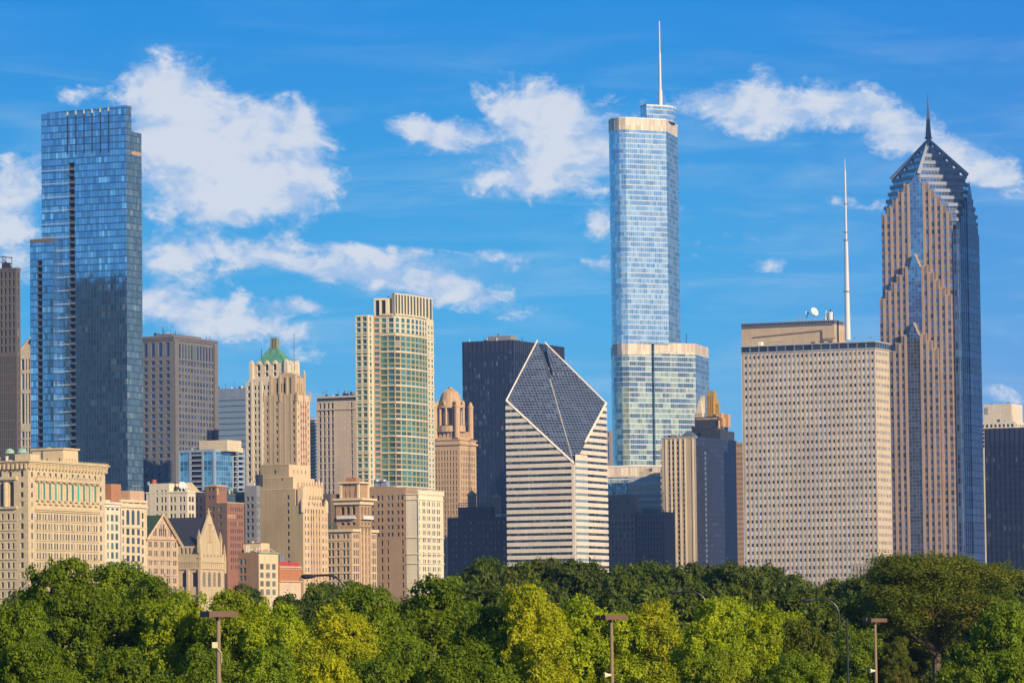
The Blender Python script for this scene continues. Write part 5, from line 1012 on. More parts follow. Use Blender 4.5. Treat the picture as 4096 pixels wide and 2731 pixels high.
# --- M4 pink gabled building with green roof
PI=P('pink_granite_wall',(.57,.42,.29),bv=.22,block=(.9,.7)); b=Bd('gabled_building','tall pink stone building with a steep street gable and a dark green tile roof',586,2151,mich(586),470,712)
w=b.part('wall',PI); H=b.H; zz=b.z; zp=ZZ(657,2062,b.C.y+ b.B*.45)
gpx=[]
for x in (592,615,640,665,690): gpx+=[(x,x+5.2),(x+7.5,x+12.7)]
b.E(0,H,cE(b,gpx),rp(b,2164,36,22,8),w,glass=gd,style='s'); b.S(0,H,cols(b.A,4,.3),rows(15,H-5,14,.4),w,glass=gd); b.back(w,0,H,roof=False)
gwl=b.new('gable_wall',PI); B2=b.B/2; gwl.poly([n3(b.pt(0,0),H),n3(b.pt(0,b.B),H),n3(b.pt(0,B2),zp)]); gwl.poly([n3(b.pt(b.A,0),H),n3(b.pt(b.A,b.B),H),n3(b.pt(b.A,B2),zp)][::-1])
for (bb,z0,z1) in [(B2-1.1,zp-6.2,zp-3.2),(B2+1.1,zp-6.2,zp-3.2)]+[(B2+s_,H+1.,H+4.2) for s_ in (-7,-5.4,-2.2,-.6,1,2.6,5.6,7.2)]:
    m=b.new('gable_window',GW); m.poly([n3(b.pt(-.05,bb-.42),z0),n3(b.pt(-.05,bb+.42),z0),n3(b.pt(-.05,bb+.42),z1-.4),n3(b.pt(-.05,bb),z1),n3(b.pt(-.05,bb-.42),z1-.4)])
gr_=b.new('tile_roof',P('green_roof_tile',(.045,.085,.04),bv=.25,block=(.6,.5)))
gr_.poly([n3(b.pt(-.8,-.4),H-.3),n3(b.pt(-.8,B2),zp+.3),n3(b.pt(b.A+.5,B2),zp+.3),n3(b.pt(b.A+.5,-.4),H-.3)][::-1]); gr_.poly([n3(b.pt(-.8,b.B+.4),H-.3),n3(b.pt(-.8,B2),zp+.3),n3(b.pt(b.A+.5,B2),zp+.3),n3(b.pt(b.A+.5,b.B+.4),H-.3)])
m=b.new('gable_coping',PI); m.tube([(*b.pt(-.7,-.8),H-.8),(*b.pt(-.7,B2),zp+.6)],.5,4); m.tube([(*b.pt(-.7,B2),zp+.6),(*b.pt(-.9,b.B+2.6),H-3.2)],.75,4)
m=b.new('belt_course',PI); b.box(m,-.5,0,0,b.B,H-.5,H+.1,True,True)
for y in (2240,2300): m=b.new('belt_course',PI); b.box(m,-.3,0,0,b.B,zz(y),zz(y-3),True,True)
# --- M5 gothic clubhouse
GO=P('gothic_limestone',(.58,.46,.31),bv=.1,block=(1.2,.6)); b=Bd('gothic_clubhouse','gothic limestone clubhouse with steep dark slate roof, sharp gable and battlements',800,2243,mich(760),706,897)
w=b.part('wall',GO); H=b.H; zz=b.z
b.E(0,H,[],[],w) if False else None
e4=cE(b,[(810,823),(831,844),(852,864),(871,883)],y=2300)
b.E(0,zz(2270),e4,[(zz(2345),zz(2286))],w,glass=wglass('leaded_glass',dark=(.20,.14,.08),blind=(.36,.27,.17),amt=.5,rough=.3),arch=True,style='sv',reveal=.6); b.E(zz(2270),H,[],[],w)
b.S(0,zz(2270),cS(b,[(727,751),(767,790)],y=2300),[(zz(2345),zz(2287))],w,arch=True,glass=wglass('gothic_glass',dark=(.04,.04,.045),amt=.1),style='vm',reveal=.8); b.S(zz(2270),H,[],[],w); b.back(w,0,H-.5)
for z_ in (zz(2272),zz(2245)): b.band(b.new('string_course',GO),z_-.3,z_+.4,.5)
pa=b.new('parapet_tracery',GO)
for i in range(14): c_=b.A*(i+.5)/14; b.box(pa,c_-.25,c_+.25,-.35,0,zz(2268),zz(2248),True,True)
for i in range(12): c_=b.B*(i+.5)/12; b.box(pa,-.35,0,c_-.25,c_+.25,zz(2268),zz(2248),True,True)
bt=b.new('battlement',GO); zb=zz(2215); b.box(bt,-.3,.3,0,b.B,H,zb-1,True); b.box(bt,0,b.A,-.3,.3,H,zb-1,True)
for i in range(7): c_=b.A*(i+.5)/7; b.box(bt,c_-.9,c_+.9,-.3,.3,zb-1,zb)
for i in range(7): c_=b.B*(i+.5)/7; b.box(bt,-.3,.3,c_-.7,c_+.7,zb-1,zb)
# upper storey, steep roof and street gable
ub0,ub1=2.5,b.B-.8; u=b.part('upper_wall',GO); zu=zz(2175); zr=zz(2064)
g0,g1=b.b(779,2170,1.5),b.b(864,2170,1.5)
b.face(b.pt(b.A,ub0),b.pt(1.5,ub0),H-.3,zu,cols(b.A-1.5,5,.5),[(zz(2212),zz(2190))],u,glass=MATS['gothic_glass'],style='m'); b.face(b.pt(1.5,ub0),b.pt(1.5,ub1),H-.3,zu,cols(ub1-ub0,3,.5,2,2),[(zz(2210),zz(2196))],u,glass=MATS['leaded_glass'],style='m'); b.back(u,H-.3,zu,1.5,b.A,ub0,ub1,roof=False)
sl_=b.new('slate_roof',P('dark_slate',(.045,.045,.055),bv=.2,block=(.5,.4),rough=.6)); mB=(ub0+ub1)/2; aw=b.A+10
for (q0_,q1_) in ((ub0-.4,mB),(ub1+.4,mB)):
    pts=[n3(b.pt(2.2,q0_),zu-.3),n3(b.pt(aw,q0_),zu-.3),n3(b.pt(aw,q1_),zr),n3(b.pt(2.2,q1_),zr)]; sl_.poly(pts if q0_>mB else pts[::-1])
sl_.poly([n3(b.pt(aw,ub0),zu),n3(b.pt(aw,ub1),zu),n3(b.pt(aw,mB),zr)])
ga=b.new('street_gable',GO); zg=zz(2047)
for (ao,rev) in ((1.45,False),(2.3,True)):
    pts=[n3(b.pt(ao,ub0-.2),zu-8),n3(b.pt(ao,ub1+.2),zu-8),n3(b.pt(ao,ub1+.2),zu+.5),n3(b.pt(ao,mB),zg),n3(b.pt(ao,ub0-.2),zu+.5)]; ga.poly(pts[::-1] if rev else pts)
ga.poly([n3(b.pt(1.45,ub0-.2),zu+.5),n3(b.pt(1.45,mB),zg),n3(b.pt(2.3,mB),zg),n3(b.pt(2.3,ub0-.2),zu+.5)][::-1]); ga.poly([n3(b.pt(1.45,ub0-.2),H),n3(b.pt(1.45,ub0-.2),zu+.5),n3(b.pt(2.3,ub0-.2),zu+.5),n3(b.pt(2.3,ub0-.2),H)][::-1])
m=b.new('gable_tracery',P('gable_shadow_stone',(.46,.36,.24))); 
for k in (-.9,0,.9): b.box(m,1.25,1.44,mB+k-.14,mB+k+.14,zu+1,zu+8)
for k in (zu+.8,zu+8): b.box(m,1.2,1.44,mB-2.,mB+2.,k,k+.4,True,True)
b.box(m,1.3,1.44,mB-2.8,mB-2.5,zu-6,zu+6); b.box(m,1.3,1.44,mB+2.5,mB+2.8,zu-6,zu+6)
m=b.new('finial',GO); m.tube([(*b.pt(1.9,mB),zg-.5),(*b.pt(1.9,mB),zg+2)],[.5,.15],6); m.tube([(*b.pt(2.8,mB),zg+.5),(*b.pt(1,mB),zg+.5)],.25,4)
for (a,bb,y0,y1) in ((1.5,ub0-.4,2150,2115),(1.5,ub1+.4,2160,2118),(-.1,0,2230,2175),(-.1,b.B,2230,2172)):
    m=b.new('pinnacle',GO); b.box(m,a-.55,a+.55,bb-.55,bb+.55,zz(y0)-6,zz(y0),False); b.box(m,a-.5,a+.5,bb-.5,bb+.5,zz(y0),zz(y1),False,scale=.08)
    for k in range(4):
        z_=zz(y0)+(zz(y1)-zz(y0))*k/4.5; r_=.75*(1-k/4.5); b.box(m,a-r_,a+r_,bb-r_,bb+r_,z_,z_+.3,True,True)
for a in (0,b.A/2,b.A): m=b.new('buttress',GO); b.box(m,a-.5,a+.5,-.8,0,0,zz(2275))
# --- behind: white block with dishes
WO=P('offwhite_paint',(.70,.62,.50),bv=.04); b=Bd('office_building','off-white block with paired dark windows and a satellite dish, behind the gabled pink building',749,1966,mich(749)+55,585,830)
w=b.part('wall',WO); H=b.H; zz=b.z; dg=wglass('black_sash',dark=(.02,.022,.03),blind=(.3,.3,.28),amt=.06)
b.S(0,H,cS(b,[(624,632),(644,652),(658,666),(680,689),(695,703),(718,726),(732,740)],y=2000),rp(b,1985,33.5,21,9),w,glass=dg,reveal=.4); b.E(0,H,cE(b,[(756,764),(767,776),(783,791),(800,808)],y=2000),rp(b,1985,33.5,21,9),w,glass=dg,reveal=.4); b.back(w,0,H)
b.band(b.part('cornice',WO),H-.4,H+.3,.25); a0=b.a(677,1930,.1); b2z=zz(1930); u=b.part('upper_wall',WO); b.face(b.pt(b.a(597,1930),-.15),b.pt(a0,-.15),zz(2120),b2z,[(b.a(597,1930)-b.a(x0,1950),b.a(597,1930)-b.a(x1,1950)) for x0,x1 in ((624,632),(644,652),(658,666))],[(zz(1977),zz(1957))]+rp(b,1985,33.5,21,4),u,glass=dg,reveal=.4); u.wq(b.pt(a0,-.15),b.pt(a0,8),zz(2120),b2z); b.back(u,zz(2120),b2z,a0,b.a(597,1930),-.15,8)
rr_=b.new('pitched_roof',P('tan_roof',(.50,.42,.32))); b.box(rr_,2,a0-.5,3,b.B-2,H,H+4.2,scale=.35)
m=b.new('roof_vent',P('red_drum',(.45,.12,.07))); m.cyl(b.pt(b.a(616,1920,3),3),1.1,b2z,b2z+1.8,12,.9); m=b.new('roof_vent',RAIL); m.cyl(b.pt(b.a(594,1925,3),3),.6,b2z-.5,b2z+1,10)
dish(730,1946,2.1,'grey satellite dish on the roof of the off-white block with paired windows',base=H+.5,bd=b,fbk=4); dish(742,1954,.9,'tiny dish beside the grey dish on the off-white block',base=H+.5,bd=b,fbk=3)
# red lattice mast
p=P2(817,1980,b.d+4); t=thing('lattice_mast',(p.x,p.y,0),'small red and dark lattice mast between the off-white block and the red brick tower','mast'); m=MB('lattice',P('red_paint',(.5,.07,.04)))
Zl=lambda y:ZZ(817,y,p.y)
for dx in (-.5,.5): m.tube([(p.x+dx,p.y,Zl(2060)),(p.x+dx,p.y,Zl(1962))],.13,4)
for i in range(12): m.tube([(p.x-.5,p.y,Zl(2055-7.5*i)),(p.x+.5,p.y,Zl(2050-7.5*i))],.08,4)
m.build(t,(p.x,p.y,0)); m=MB('mast_head',MATS['red_paint']); m.prism([(p.x-.9,p.y-.5),(p.x+.9,p.y-.5),(p.x+.9,p.y+.5),(p.x-.9,p.y+.5)],Zl(1967),Zl(1961)); m.build(t,(p.x,p.y,0))
# --- red brick tower group
RB=P('brown_red_brick',(.185,.115,.08),bv=.12,block=(.6,.3)); RB2=P('orange_red_brick',(.30,.145,.10),bv=.12,block=(.6,.3)); b=Bd('brick_building','brown and red brick tower with a lower red wing, behind the gothic clubhouse',866,1940,mich(880)+28,822,907)
w=b.part('wall',RB); H=b.H; zz=b.z; gr2=wglass('greenish_glass',dark=(.05,.08,.08),blind=(.2,.3,.28),amt=.4)
b.S(0,H,cS(b,[(834,841),(846,857),(861,866)][:2],y=1980),[(zz(1962),zz(1948)),(zz(1995),zz(1981))]+[(zz(2043+30*i),zz(2027+30*i)) for i in range(7)][::-1],w,glass=gr2,style='v'); e=b.part('east_wall',RB2); b.E(0,H,cols(b.B,3,.42,1.5,1.5),[(zz(1962),zz(1947))],e,glass=gr2,style='v'); b.back(w,0,H); b.band(b.part('coping',P('coping_tan',(.5,.38,.25))),H-.4,H+.2,.2)
for i in range(5): b.box(b.part('brick_stripe',P('cream_brick',(.62,.50,.34))),-.04,-.003,.3,2.0,zz(1956+5*i),zz(1953.5+5*i))
b_=Bd('brick_building','lower red brick wing stepping forward under the brown brick tower',908,2008,mich(900)+22,868,976)
w=b_.part('wall',RB); e=b_.part('east_wall',RB2); zz=b_.z; b_.S(0,b_.H,cS(b_,[(874,886)],y=2050),[(zz(2043+30*i),zz(2027+30*i)) for i in range(9)][::-1],w,glass=gr2,style='v'); b_.E(0,b_.H,cE(b_,[(922,926),(930,934),(940,944),(949,953),(957,961),(966,970)],y=2050),[(zz(2072+29*i),zz(2056+29*i)) for i in range(8)][::-1]+[(zz(2042),zz(2027))],e,glass=dg); b_.back(w,0,b_.H); b_.band(b_.part('coping',MATS['coping_tan']),b_.H-.3,b_.H+.15,.15)
for i in range(3): b_.box(b_.part('brick_stripe',MATS['cream_brick']),-.04,-.003,.2,8,zz(2060+5*i),zz(2058+5*i))
ch=Bd('brick_building','dull brown block with rooftop cooling plant behind the lower red brick wing',978,1966,mich(960)+75,905,990)
w=ch.part('wall',P('dull_brown_brick',(.24,.19,.13))); ch.S(0,ch.H,cols(ch.A,4,.45),rp(ch,1976,30,17,9),w,glass=gr2); ch.E(0,ch.H,[],[],w); ch.back(w,0,ch.H); m=ch.part('cooling_tower',P('teal_grey_plant',(.10,.16,.18),bv=.4,block=(.5,.5))); ch.box(m,ch.a(944,1990,-3),ch.a(910,1990,-3),-4,0,0,ch.z(1974)); 
for x in (918,931): p=ch.pt(ch.a(x,1960,-2),-2); m=ch.new('roof_vent',P('cream_vent',(.72,.66,.45))); m.tube([(*p,ch.z(1974)),(*p,ch.z(1958)),(p.x+1.3,p.y-.5,ch.z(1955)),(p.x+1.5,p.y-.8,ch.z(1964))],.5,6)
# --- beige brick tower, its shade put into a grey blue wall colour
b=Bd('office_building','grey painted brick block, the grey standing for shade, left of the big blank brick wall',1026,1941,mich(1030)+12,978,1040)
w=b.part('wall',P('shade_grey_brick',(.235,.235,.25),bv=.08,block=(.6,.3))); b.S(0,b.H,cS(b,[(985,996),(1003,1014)],y=2000),rp(b,1985,29,17,11),w,glass=wglass('slate_glass',dark=(.05,.06,.07),amt=.1),style='s'); b.E(0,b.H,cols(b.B,2,.4),rp(b,1985,29,17,11),w); b.back(w,0,b.H); b.box(b.part('roof_tank_room',P('white_box',(.6,.58,.55))),b.a(1017,1930,2),b.a(994,1930,2),2,6,b.H-.3,b.z(1928)); b.box(b.part('dark_stack',DARKG),b.a(1034,1910,3),b.a(1021,1910,3),3,7,b.H-.3,b.z(1896))
# --- M6 blank brick tower
BB=P('buff_brick',(.40,.315,.20),bv=.07,block=(.8,.35),var=.3,streak=.3); TE=P('peach_terracotta',(.70,.53,.37),bv=.06)
b=Bd('brick_tower','buff brick tower with a huge blank side wall and a red striped terracotta front',1212,2020,mich(1200),1032,1306)
w=b.part('wall',BB); e=b.part('front_wall',TE); H=b.H; zz=b.z
a_m=b.a(1180)
b.S(0,H,cS(b,[(1190,1202)],y=2100),rp(b,2034,29.3,16,13),e if False else w,a1=a_m,glass=gd,style='s',reveal=.4)
b.face(b.pt(b.A,0),b.pt(a_m,0),0,zz(1955),sorted((b.A-b.a(x0,2100),b.A-b.a(x1,2100)) for x0,x1 in ((1149,1158),)),rp(b,2007,29.3,16,13)+[(zz(1994),zz(1978))],w,glass=gd,style='s',reveal=.4)
b.face(b.pt(b.a(1180),0),b.pt(b.a(1170),0),H-.01,zz(1955),[],[],w) if False else None
exs=[(1217,1222),(1228,1233),(1241,1246),(1250,1255),(1262,1267),(1273,1278),(1287,1292),(1299,1303)]
b.E(0,H,cE(b,exs),rp(b,2034,29.3,17,13),e,glass=gd,reveal=.5); b.back(w,0,H,b0=0,b1=b.B,a1=a_m)
for x0,x1 in exs[2:6]:
    c0_,c1_=b.b(x0),b.b(x1)
    for i in range(12): b.box(b.part('spandrel',P('brick_red_spandrel',(.48,.22,.13))),-.03,.2,c0_,c1_,zz(2034+29.3*i+28.3),zz(2034+29.3*i+18))
for x in (1214,1236,1258,1269.5,1282,1296,1305): c_=b.b(x); b.box(b.part('pier',TE),-.35,-.003,c_-.3,c_+.3,0,H+1.5)
# central upper part of the front
f0,f1=b.b(1222),b.b(1290); zt_=zz(1944); fw=b.new('upper_front',TE); b.face(b.pt(.6,f0),b.pt(.6,f1),H-.3,zt_,[(x0-f0,x1-f0) for x0,x1 in cE(b,[(1229,1234),(1240,1245),(1251,1256),(1262,1267),(1273,1278),(1284,1289)])],[(zz(1996),zz(1980)),(zz(2016),zz(2004))],fw,glass=gd); b.face(b.pt(9,f0),b.pt(.6,f0),H-.3,zt_,[],[],fw); b.back(fw,H-.3,zt_,.6,9,f0,f1)
for i,c_ in enumerate([f0+(f1-f0)*k/6 for k in range(7)]):
    m=b.new('pinnacle',TE); b.box(m,.1,1.,c_-.35,c_+.35,zt_-5,zt_+1.2,False); m.cyl(b.pt(.5,c_),.55,zt_+1.2,zt_+2.6+.8*(i in(3,5)),6,.1)
for c_ in (0,b.B): m=b.new('pinnacle',TE); m.cyl(b.pt(.2,c_),.9,H-3,H+1.6,8); m.cyl(b.pt(.2,c_),.9,H+1.6,H+3,8,.1)
# side mass: stepped top of the blank wall
zs_=[(1032,1180,1955),(1036,1172,1908),(1041,1156,1855)]
bkk=b.B-2
for i,(x0,x1,y) in enumerate(zs_):
    a0,a1=b.a(x1,1900),min(b.A,b.a(x0,1900)); zb0=0 if i==0 else zz(zs_[i-1][2]); m=w
    if i>0: b.face(b.pt(a1,0),b.pt(a0,0),zb0,zz(y),sorted((a1-b.a(p_,1900),a1-b.a(q_,1900)) for p_,q_ in (((1095,1104),) if i==2 else ((1125,1131),))),[(zz(1892),zz(1876))] if i==2 else [(zz(1920),zz(1909))],w,glass=gd)
    b.face(b.pt(a0,0),b.pt(a0,bkk),zb0 if i else H-.5,zz(y),cols(bkk,4,.3,3,3),[(zz(y+36),zz(y+20))],e,glass=gd)
    b.back(w,zb0,zz(y),a0,a1,0,bkk); b.box(b.part('coping',P('tan_coping',(.58,.44,.28))),a0-.15,a1+.1,-.15,.3,zz(y)-.1,zz(y)+.35,True,True)
    b.box(b.part('brick_course',P('pale_brick_course',(.50,.39,.25))),a0,a1,-.04,-.003,zb0+1.2,zb0+1.5)
tb_=b.part('terrace_wall',TE); b.box(tb_,b.a(1220,2000)+1,b.a(1190,2000),0.1,f0+2,H-.2,zz(1948)) 
# --- M7 low brick + cream front
BRN=P('dark_brown_brick',(.26,.17,.10),bv=.12,block=(.6,.3)); CF=P('cream_front',(.74,.61,.42),bv=.05); b=Bd('low_building','low brown brick building with a cream street front, roof vents and pipes',1034,2208,mich(1034),893,1112)
w=b.part('wall',BRN); e=b.part('front_wall',CF); H=b.H; zz=b.z
b.S(0,H,cS(b,[(922,933),(957,968),(973,984)],y=2250),[(zz(2352),zz(2334)),(zz(2320),zz(2300)),(zz(2290),zz(2268)),(zz(2256),zz(2234))][::1],w,glass=gr2,style='s'); b.E(0,H,cE(b,[(1039,1055),(1063,1080),(1088,1103)],y=2250),[(zz(2378),zz(2355)),(zz(2344),zz(2322)),(zz(2310),zz(2288)),(zz(2276),zz(2253)),(zz(2243+0),zz(2222))][:4]+[(zz(2256),zz(2236))][:0],e,glass=wglass('mullion_glass',dark=(.12,.12,.10),blind=(.3,.27,.2),amt=.4),style='mvs'); b.back(w,0,H)
for x in (1036,1059,1084,1107): c_=b.b(x,2250); b.box(b.part('pier',CF),-.3,-.003,c_-.35,c_+.35,0,H-1)
gc=P('green_coping',(.30,.38,.25)); b.box(b.part('cornice',gc),-.6,.4,0,b.B,H-.4,H+.2,True,True); b.box(b.part('grey_pilaster',P('grey_strip',(.40,.38,.36))),b.a(952,2250),b.a(943,2250),-.1,-.003,0,H)
b.box(b.part('roof_house',P('cream_roofhouse',(.66,.56,.40))),1,b.a(897,2190,4),4,12,H-.2,zz(2170)); m=b.part('roof_edge',P('red_flashing',(.35,.12,.07))); b.box(m,.8,b.a(897,2190,4)+.2,3.8,4.1,zz(2171),zz(2168.5),True,True)
m=b.part('vent_pipe',WHITE)
for x,h in ((985,3),(991,3.3),(996,3),(1026,2.2),(1036,2.4),(1047,2)): p=b.pt(b.a(x,2200,2),2); m.tube([(*p,H),(*p,H+h)],.2,6)
for x in (928,1011): p=b.pt(b.a(x,2170,6),6); m=b.new('roof_vent',WHITE); m.cyl(p,.7,zz(2170),zz(2166),8); m.cyl(p,.3,zz(2166),zz(2160),6)
m=b.part('roof_arch_truss',WHITE); 
for o in (1.5,5): m.tube([(*b.pt(o,b.B*k/8),H+.3+2.0*math.sin(math.pi*k/8)) for k in range(9)],.16,5)
m=b.part('orange_barrier',P('orange_paint',(.75,.22,.06))); m.tube([(*b.pt(.8,1),H+.9),(*b.pt(.8,b.B*.6),H+.9)],.18,4); m.tube([(*b.pt(.8,3),H+.3),(*b.pt(.8,b.B*.5),H+1.4)],.12,4)
# --- M8 red theatre front
RD=P('red_orange_brick',(.50,.20,.09),bv=.1,block=(.6,.3)); b=Bd('low_building','small red brick front over a carved cream base with a red steel roof truss',1117,2266,mich(1117),1040,1216)
w=b.part('wall',RD); cb_=b.part('carved_base',P('carved_cream',(.68,.52,.38),bv=.2,block=(.6,.6))); zz=b.z; b.E(zz(2322),b.H,cE(b,[(1198,1206)],y=2300),[(zz(2322),zz(2305))],w,glass=gd); b.E(0,zz(2322),[],[],cb_); b.S(0,b.H,[],[],w); b.back(w,0,b.H)
b.box(b.part('cornice',P('pink_cornice',(.62,.46,.34))),-.4,.4,0,b.B,b.H-.3,b.H+.4,True,True); b.box(b.part('base_cornice',MATS['carved_cream']),-.7,.1,0,b.B,zz(2325),zz(2321),True,True)
for i in range(10): p=b.pt(-.03,1+i*(b.B-2)/9); m=b.part('medallion',P('pink_disc',(.62,.42,.30))); n0=b.w*-1; m.cyl((p.x-n0.x*0,p.y),.55,zz(2276),zz(2272),8)
for r_ in range(3):
    for i in range(12): c_=.6+i*(b.B-1.2)/11+(.35 if r_%2 else 0); b.box(b.part('lattice',WT),-.12,-.003,c_-.35,c_+.35,zz(2366+7*r_),zz(2361+7*r_))
m=b.new('roof_truss',P('red_steel',(.62,.06,.05),bv=0))
L_=b.B*.86
for i in range(22): t0=b.B*.02+L_*i/22; t1=b.B*.02+L_*(i+1)/22; z0,z1=b.H+.6,b.H+1.9; m.tube([(*b.pt(1,t0),z0),(*b.pt(1,t1),z1)],.12,4); m.tube([(*b.pt(1,t0),z1),(*b.pt(1,t1),z0)],.12,4)
m.tube([(*b.pt(1,b.B*.02),b.H+.6),(*b.pt(1,b.B*.88),b.H+.6)],.2,4); m.tube([(*b.pt(1,b.B*.02),b.H+1.9),(*b.pt(1,b.B*.88),b.H+1.9)],.2,4)
m=b.new('sign_frame',P('blue_grey_steel',(.22,.26,.30),bv=0)); p=b.pt(2,1)
for (x0,y0,x1,y1) in ((1121,2218,1118,2266),(1121,2218,1133,2266),(1128,2220,1141,2266),(1112,2216,1134,2219),(1133,2222,1124,2262)): m.tube([(*b.pt(2,b.b(x0,y0,2)),zz(y0)),(*b.pt(2,b.b(x1,y1,2)),zz(y1))],.28,4)
# --- M9 italianate tower
IT=P('tan_brick_pale',(.60,.44,.29),bv=.14,block=(2.5,.6)); IB=P('brown_tan_brick',(.42,.285,.175),bv=.08,block=(.6,.3)); IC=P('cream_trim',(.72,.57,.40),bv=.04)
b=Bd('tower_building','ornate tan brick building with an italianate belvedere tower and white balconies',1407,2118,mich(1407),1308,1506)
w=b.part('wall',IB); e=b.part('front_wall',IT); H=b.H; zz=b.z; t0,t1=b.b(1437,2100),b.b(1480,2100)
ir=[(zz(2152),zz(2135))]+[(zz(2190+31.5*i),zz(2167+31.5*i)) for i in range(6)]; ir=sorted(ir)
b.S(0,H,cS(b,[(1312,1322),(1326,1336),(1346,1356),(1371,1380),(1385,1395)],y=2150),ir,e,glass=gr2,style='s')
b.E(0,H,cE(b,[(1414,1419),(1422.5,1427),(1430,1434.5)],y=2150),ir,e,b1=t0,glass=dg); b.E(0,H,[(x0-t1,x1-t1) for x0,x1 in cE(b,[(1484,1488),(1491,1495),(1498,1502)],y=2150)],ir,e,b0=t1,glass=dg); b.back(w,0,H)
for i,y in enumerate((2160,2195,2227,2262,2292)): bm=b.new('belt_course',IC); b.box(bm,-.3,0,0,t0,zz(y),zz(y-2),True,True); b.box(bm,-.3,0,t1,b.B,zz(y),zz(y-2),True,True); b.box(bm,0,b.A,-.3,0,zz(y),zz(y-2),True,True)
cc_=b.part('cornice',IC); b.box(cc_,-1.,b.A,-1.,0,H-.8,H+.4,True,True); b.box(cc_,-1.,0,0,t0,H-.8,H+.4,True,True); b.box(cc_,-1.,0,t1,b.B+.6,H-.8,H+.4,True,True)
# tower
ta1=b.a(1343,2050,t0-7); tb0=t0-7.0; tb0=max(1.0,tb0)
ta1=b.a(1343,2050,tb0); tb0_=b.b(1436,2050,-.4)
tb1=b.b(1496,2000,-.4)
tw=b.part('tower_wall',IB); tc_=IC
m=b.new('tower_shaft',IB); b.face(b.pt(-.4,t0),b.pt(-.4,t1),0,zz(2104),cols(t1-t0,3,.26,.3,.3),[(zz(2118+31.5*i+20),zz(2118+31.5*i)) for i in range(8)][::-1],m,glass=gd)
for k in range(4): c_=t0+(t1-t0)*(.03+.94*k/3); b.box(b.part('tower_pier',IC),-.7,-.4,c_-.25,c_+.25,0,zz(2110))
m.wq(b.pt(0,t0),b.pt(-.4,t0),0,zz(2104)); m.wq(b.pt(-.4,t1),b.pt(0,t1),0,zz(2104))
T0,T1=t0-.4,t1+.4; TA=b.a(1343,2050,T0)
zc_=zz(1998)
b.face(b.pt(TA,T0),b.pt(-.4,T0),H-.5,zc_,sorted((TA-b.a(x0,2030,T0),TA-b.a(x1,2030,T0)) for x0,x1 in ((1363,1377),(1385,1399),(1408,1421))),[(zz(2097),zz(2086)),(zz(2055),zz(2023))],tw,glass=wglass('loggia_dark',dark=(.02,.02,.02),amt=.0),arch=True,style='v',reveal=1.); b.face(b.pt(-.4,T0),b.pt(-.4,T1),H-.5,zc_,cols(T1-T0,3,.42,.8,.8),[(zz(2097),zz(2086)),(zz(2056),zz(2025))],tw,glass=MATS['loggia_dark'],arch=True,reveal=1.); b.back(tw,H-.5,zc_,-.4,TA,T0,T1)
m=b.new('tower_cornice',IC); b.box(m,-2.6,TA+2.6,T0-2.,T1+1.8,zc_,zc_+.9,True,True); b.box(m,-1.2,TA+1.2,T0-1,T1+1,zc_-1.8,zc_,True,True)
u0,u1,U0,U1=.6,TA-2.2,T0+1,T1-1; zt_=zz(1930); up_=b.new('tower_top',IB); b.face(b.pt(u1,U0),b.pt(u0,U0),zc_+.9,zt_,cols(u1-u0,3,.22,1.,1.),[(zc_+1.2,zc_+4),(zc_+6.,zc_+7.6)],up_,glass=MATS['loggia_dark']); b.face(b.pt(u0,U0),b.pt(u0,U1),zc_+.9,zt_,cols(U1-U0,3,.2,1.,1.),[(zc_+1.2,zc_+4),(zc_+6.,zc_+7.6)],up_,glass=MATS['loggia_dark']); b.back(up_,zc_+.9,zt_,u0,u1,U0,U1)
for (a,bb) in ((u0,U0),(u1,U0),(u0,U1)): b.box(b.new('tower_quoin',IC),a-.5,a+.5,bb-.5,bb+.5,zc_+.9,zt_)
m=b.new('tower_cornice',IC); b.box(m,u0-1.2,u1+1.2,U0-1.2,U1+1.2,zt_,zt_+.8,True,True)
b.box(b.part('roof_plant',P('rust',(.40,.17,.08))),u0+2,u0+7,U0+2,U0+6,zt_+.8,zt_+2.6)
for (f,) in ((0,),):
    m=b.new('balcony',WHITE); b.box(m,b.a(1425,2070,T0),b.a(1353,2070,T0),T0-1.6,T0,zz(2072),zz(2068),True,True); b.box(m,b.a(1425,2070,T0),b.a(1353,2070,T0),T0-1.6,T0-1.4,zz(2068),zz(2059),True,True)
    m=b.new('balcony',WHITE); b.box(m,-2.,-.4,T0+.8,T1-.8,zz(2074),zz(2070),True,True); b.box(m,-2.,-1.8,T0+.8,T1-.8,zz(2070),zz(2060),True,True)
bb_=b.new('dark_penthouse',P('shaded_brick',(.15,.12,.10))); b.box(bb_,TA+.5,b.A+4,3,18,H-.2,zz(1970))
sh=P('green_shrub',(.04,.10,.03)); 
for x in (1315,1324,1341): m=b.new('potted_shrub',sh); p=b.pt(b.a(x,2105,1.5),1.5); m.cyl(p,.7,H+.4,H+2.8,6,.08)
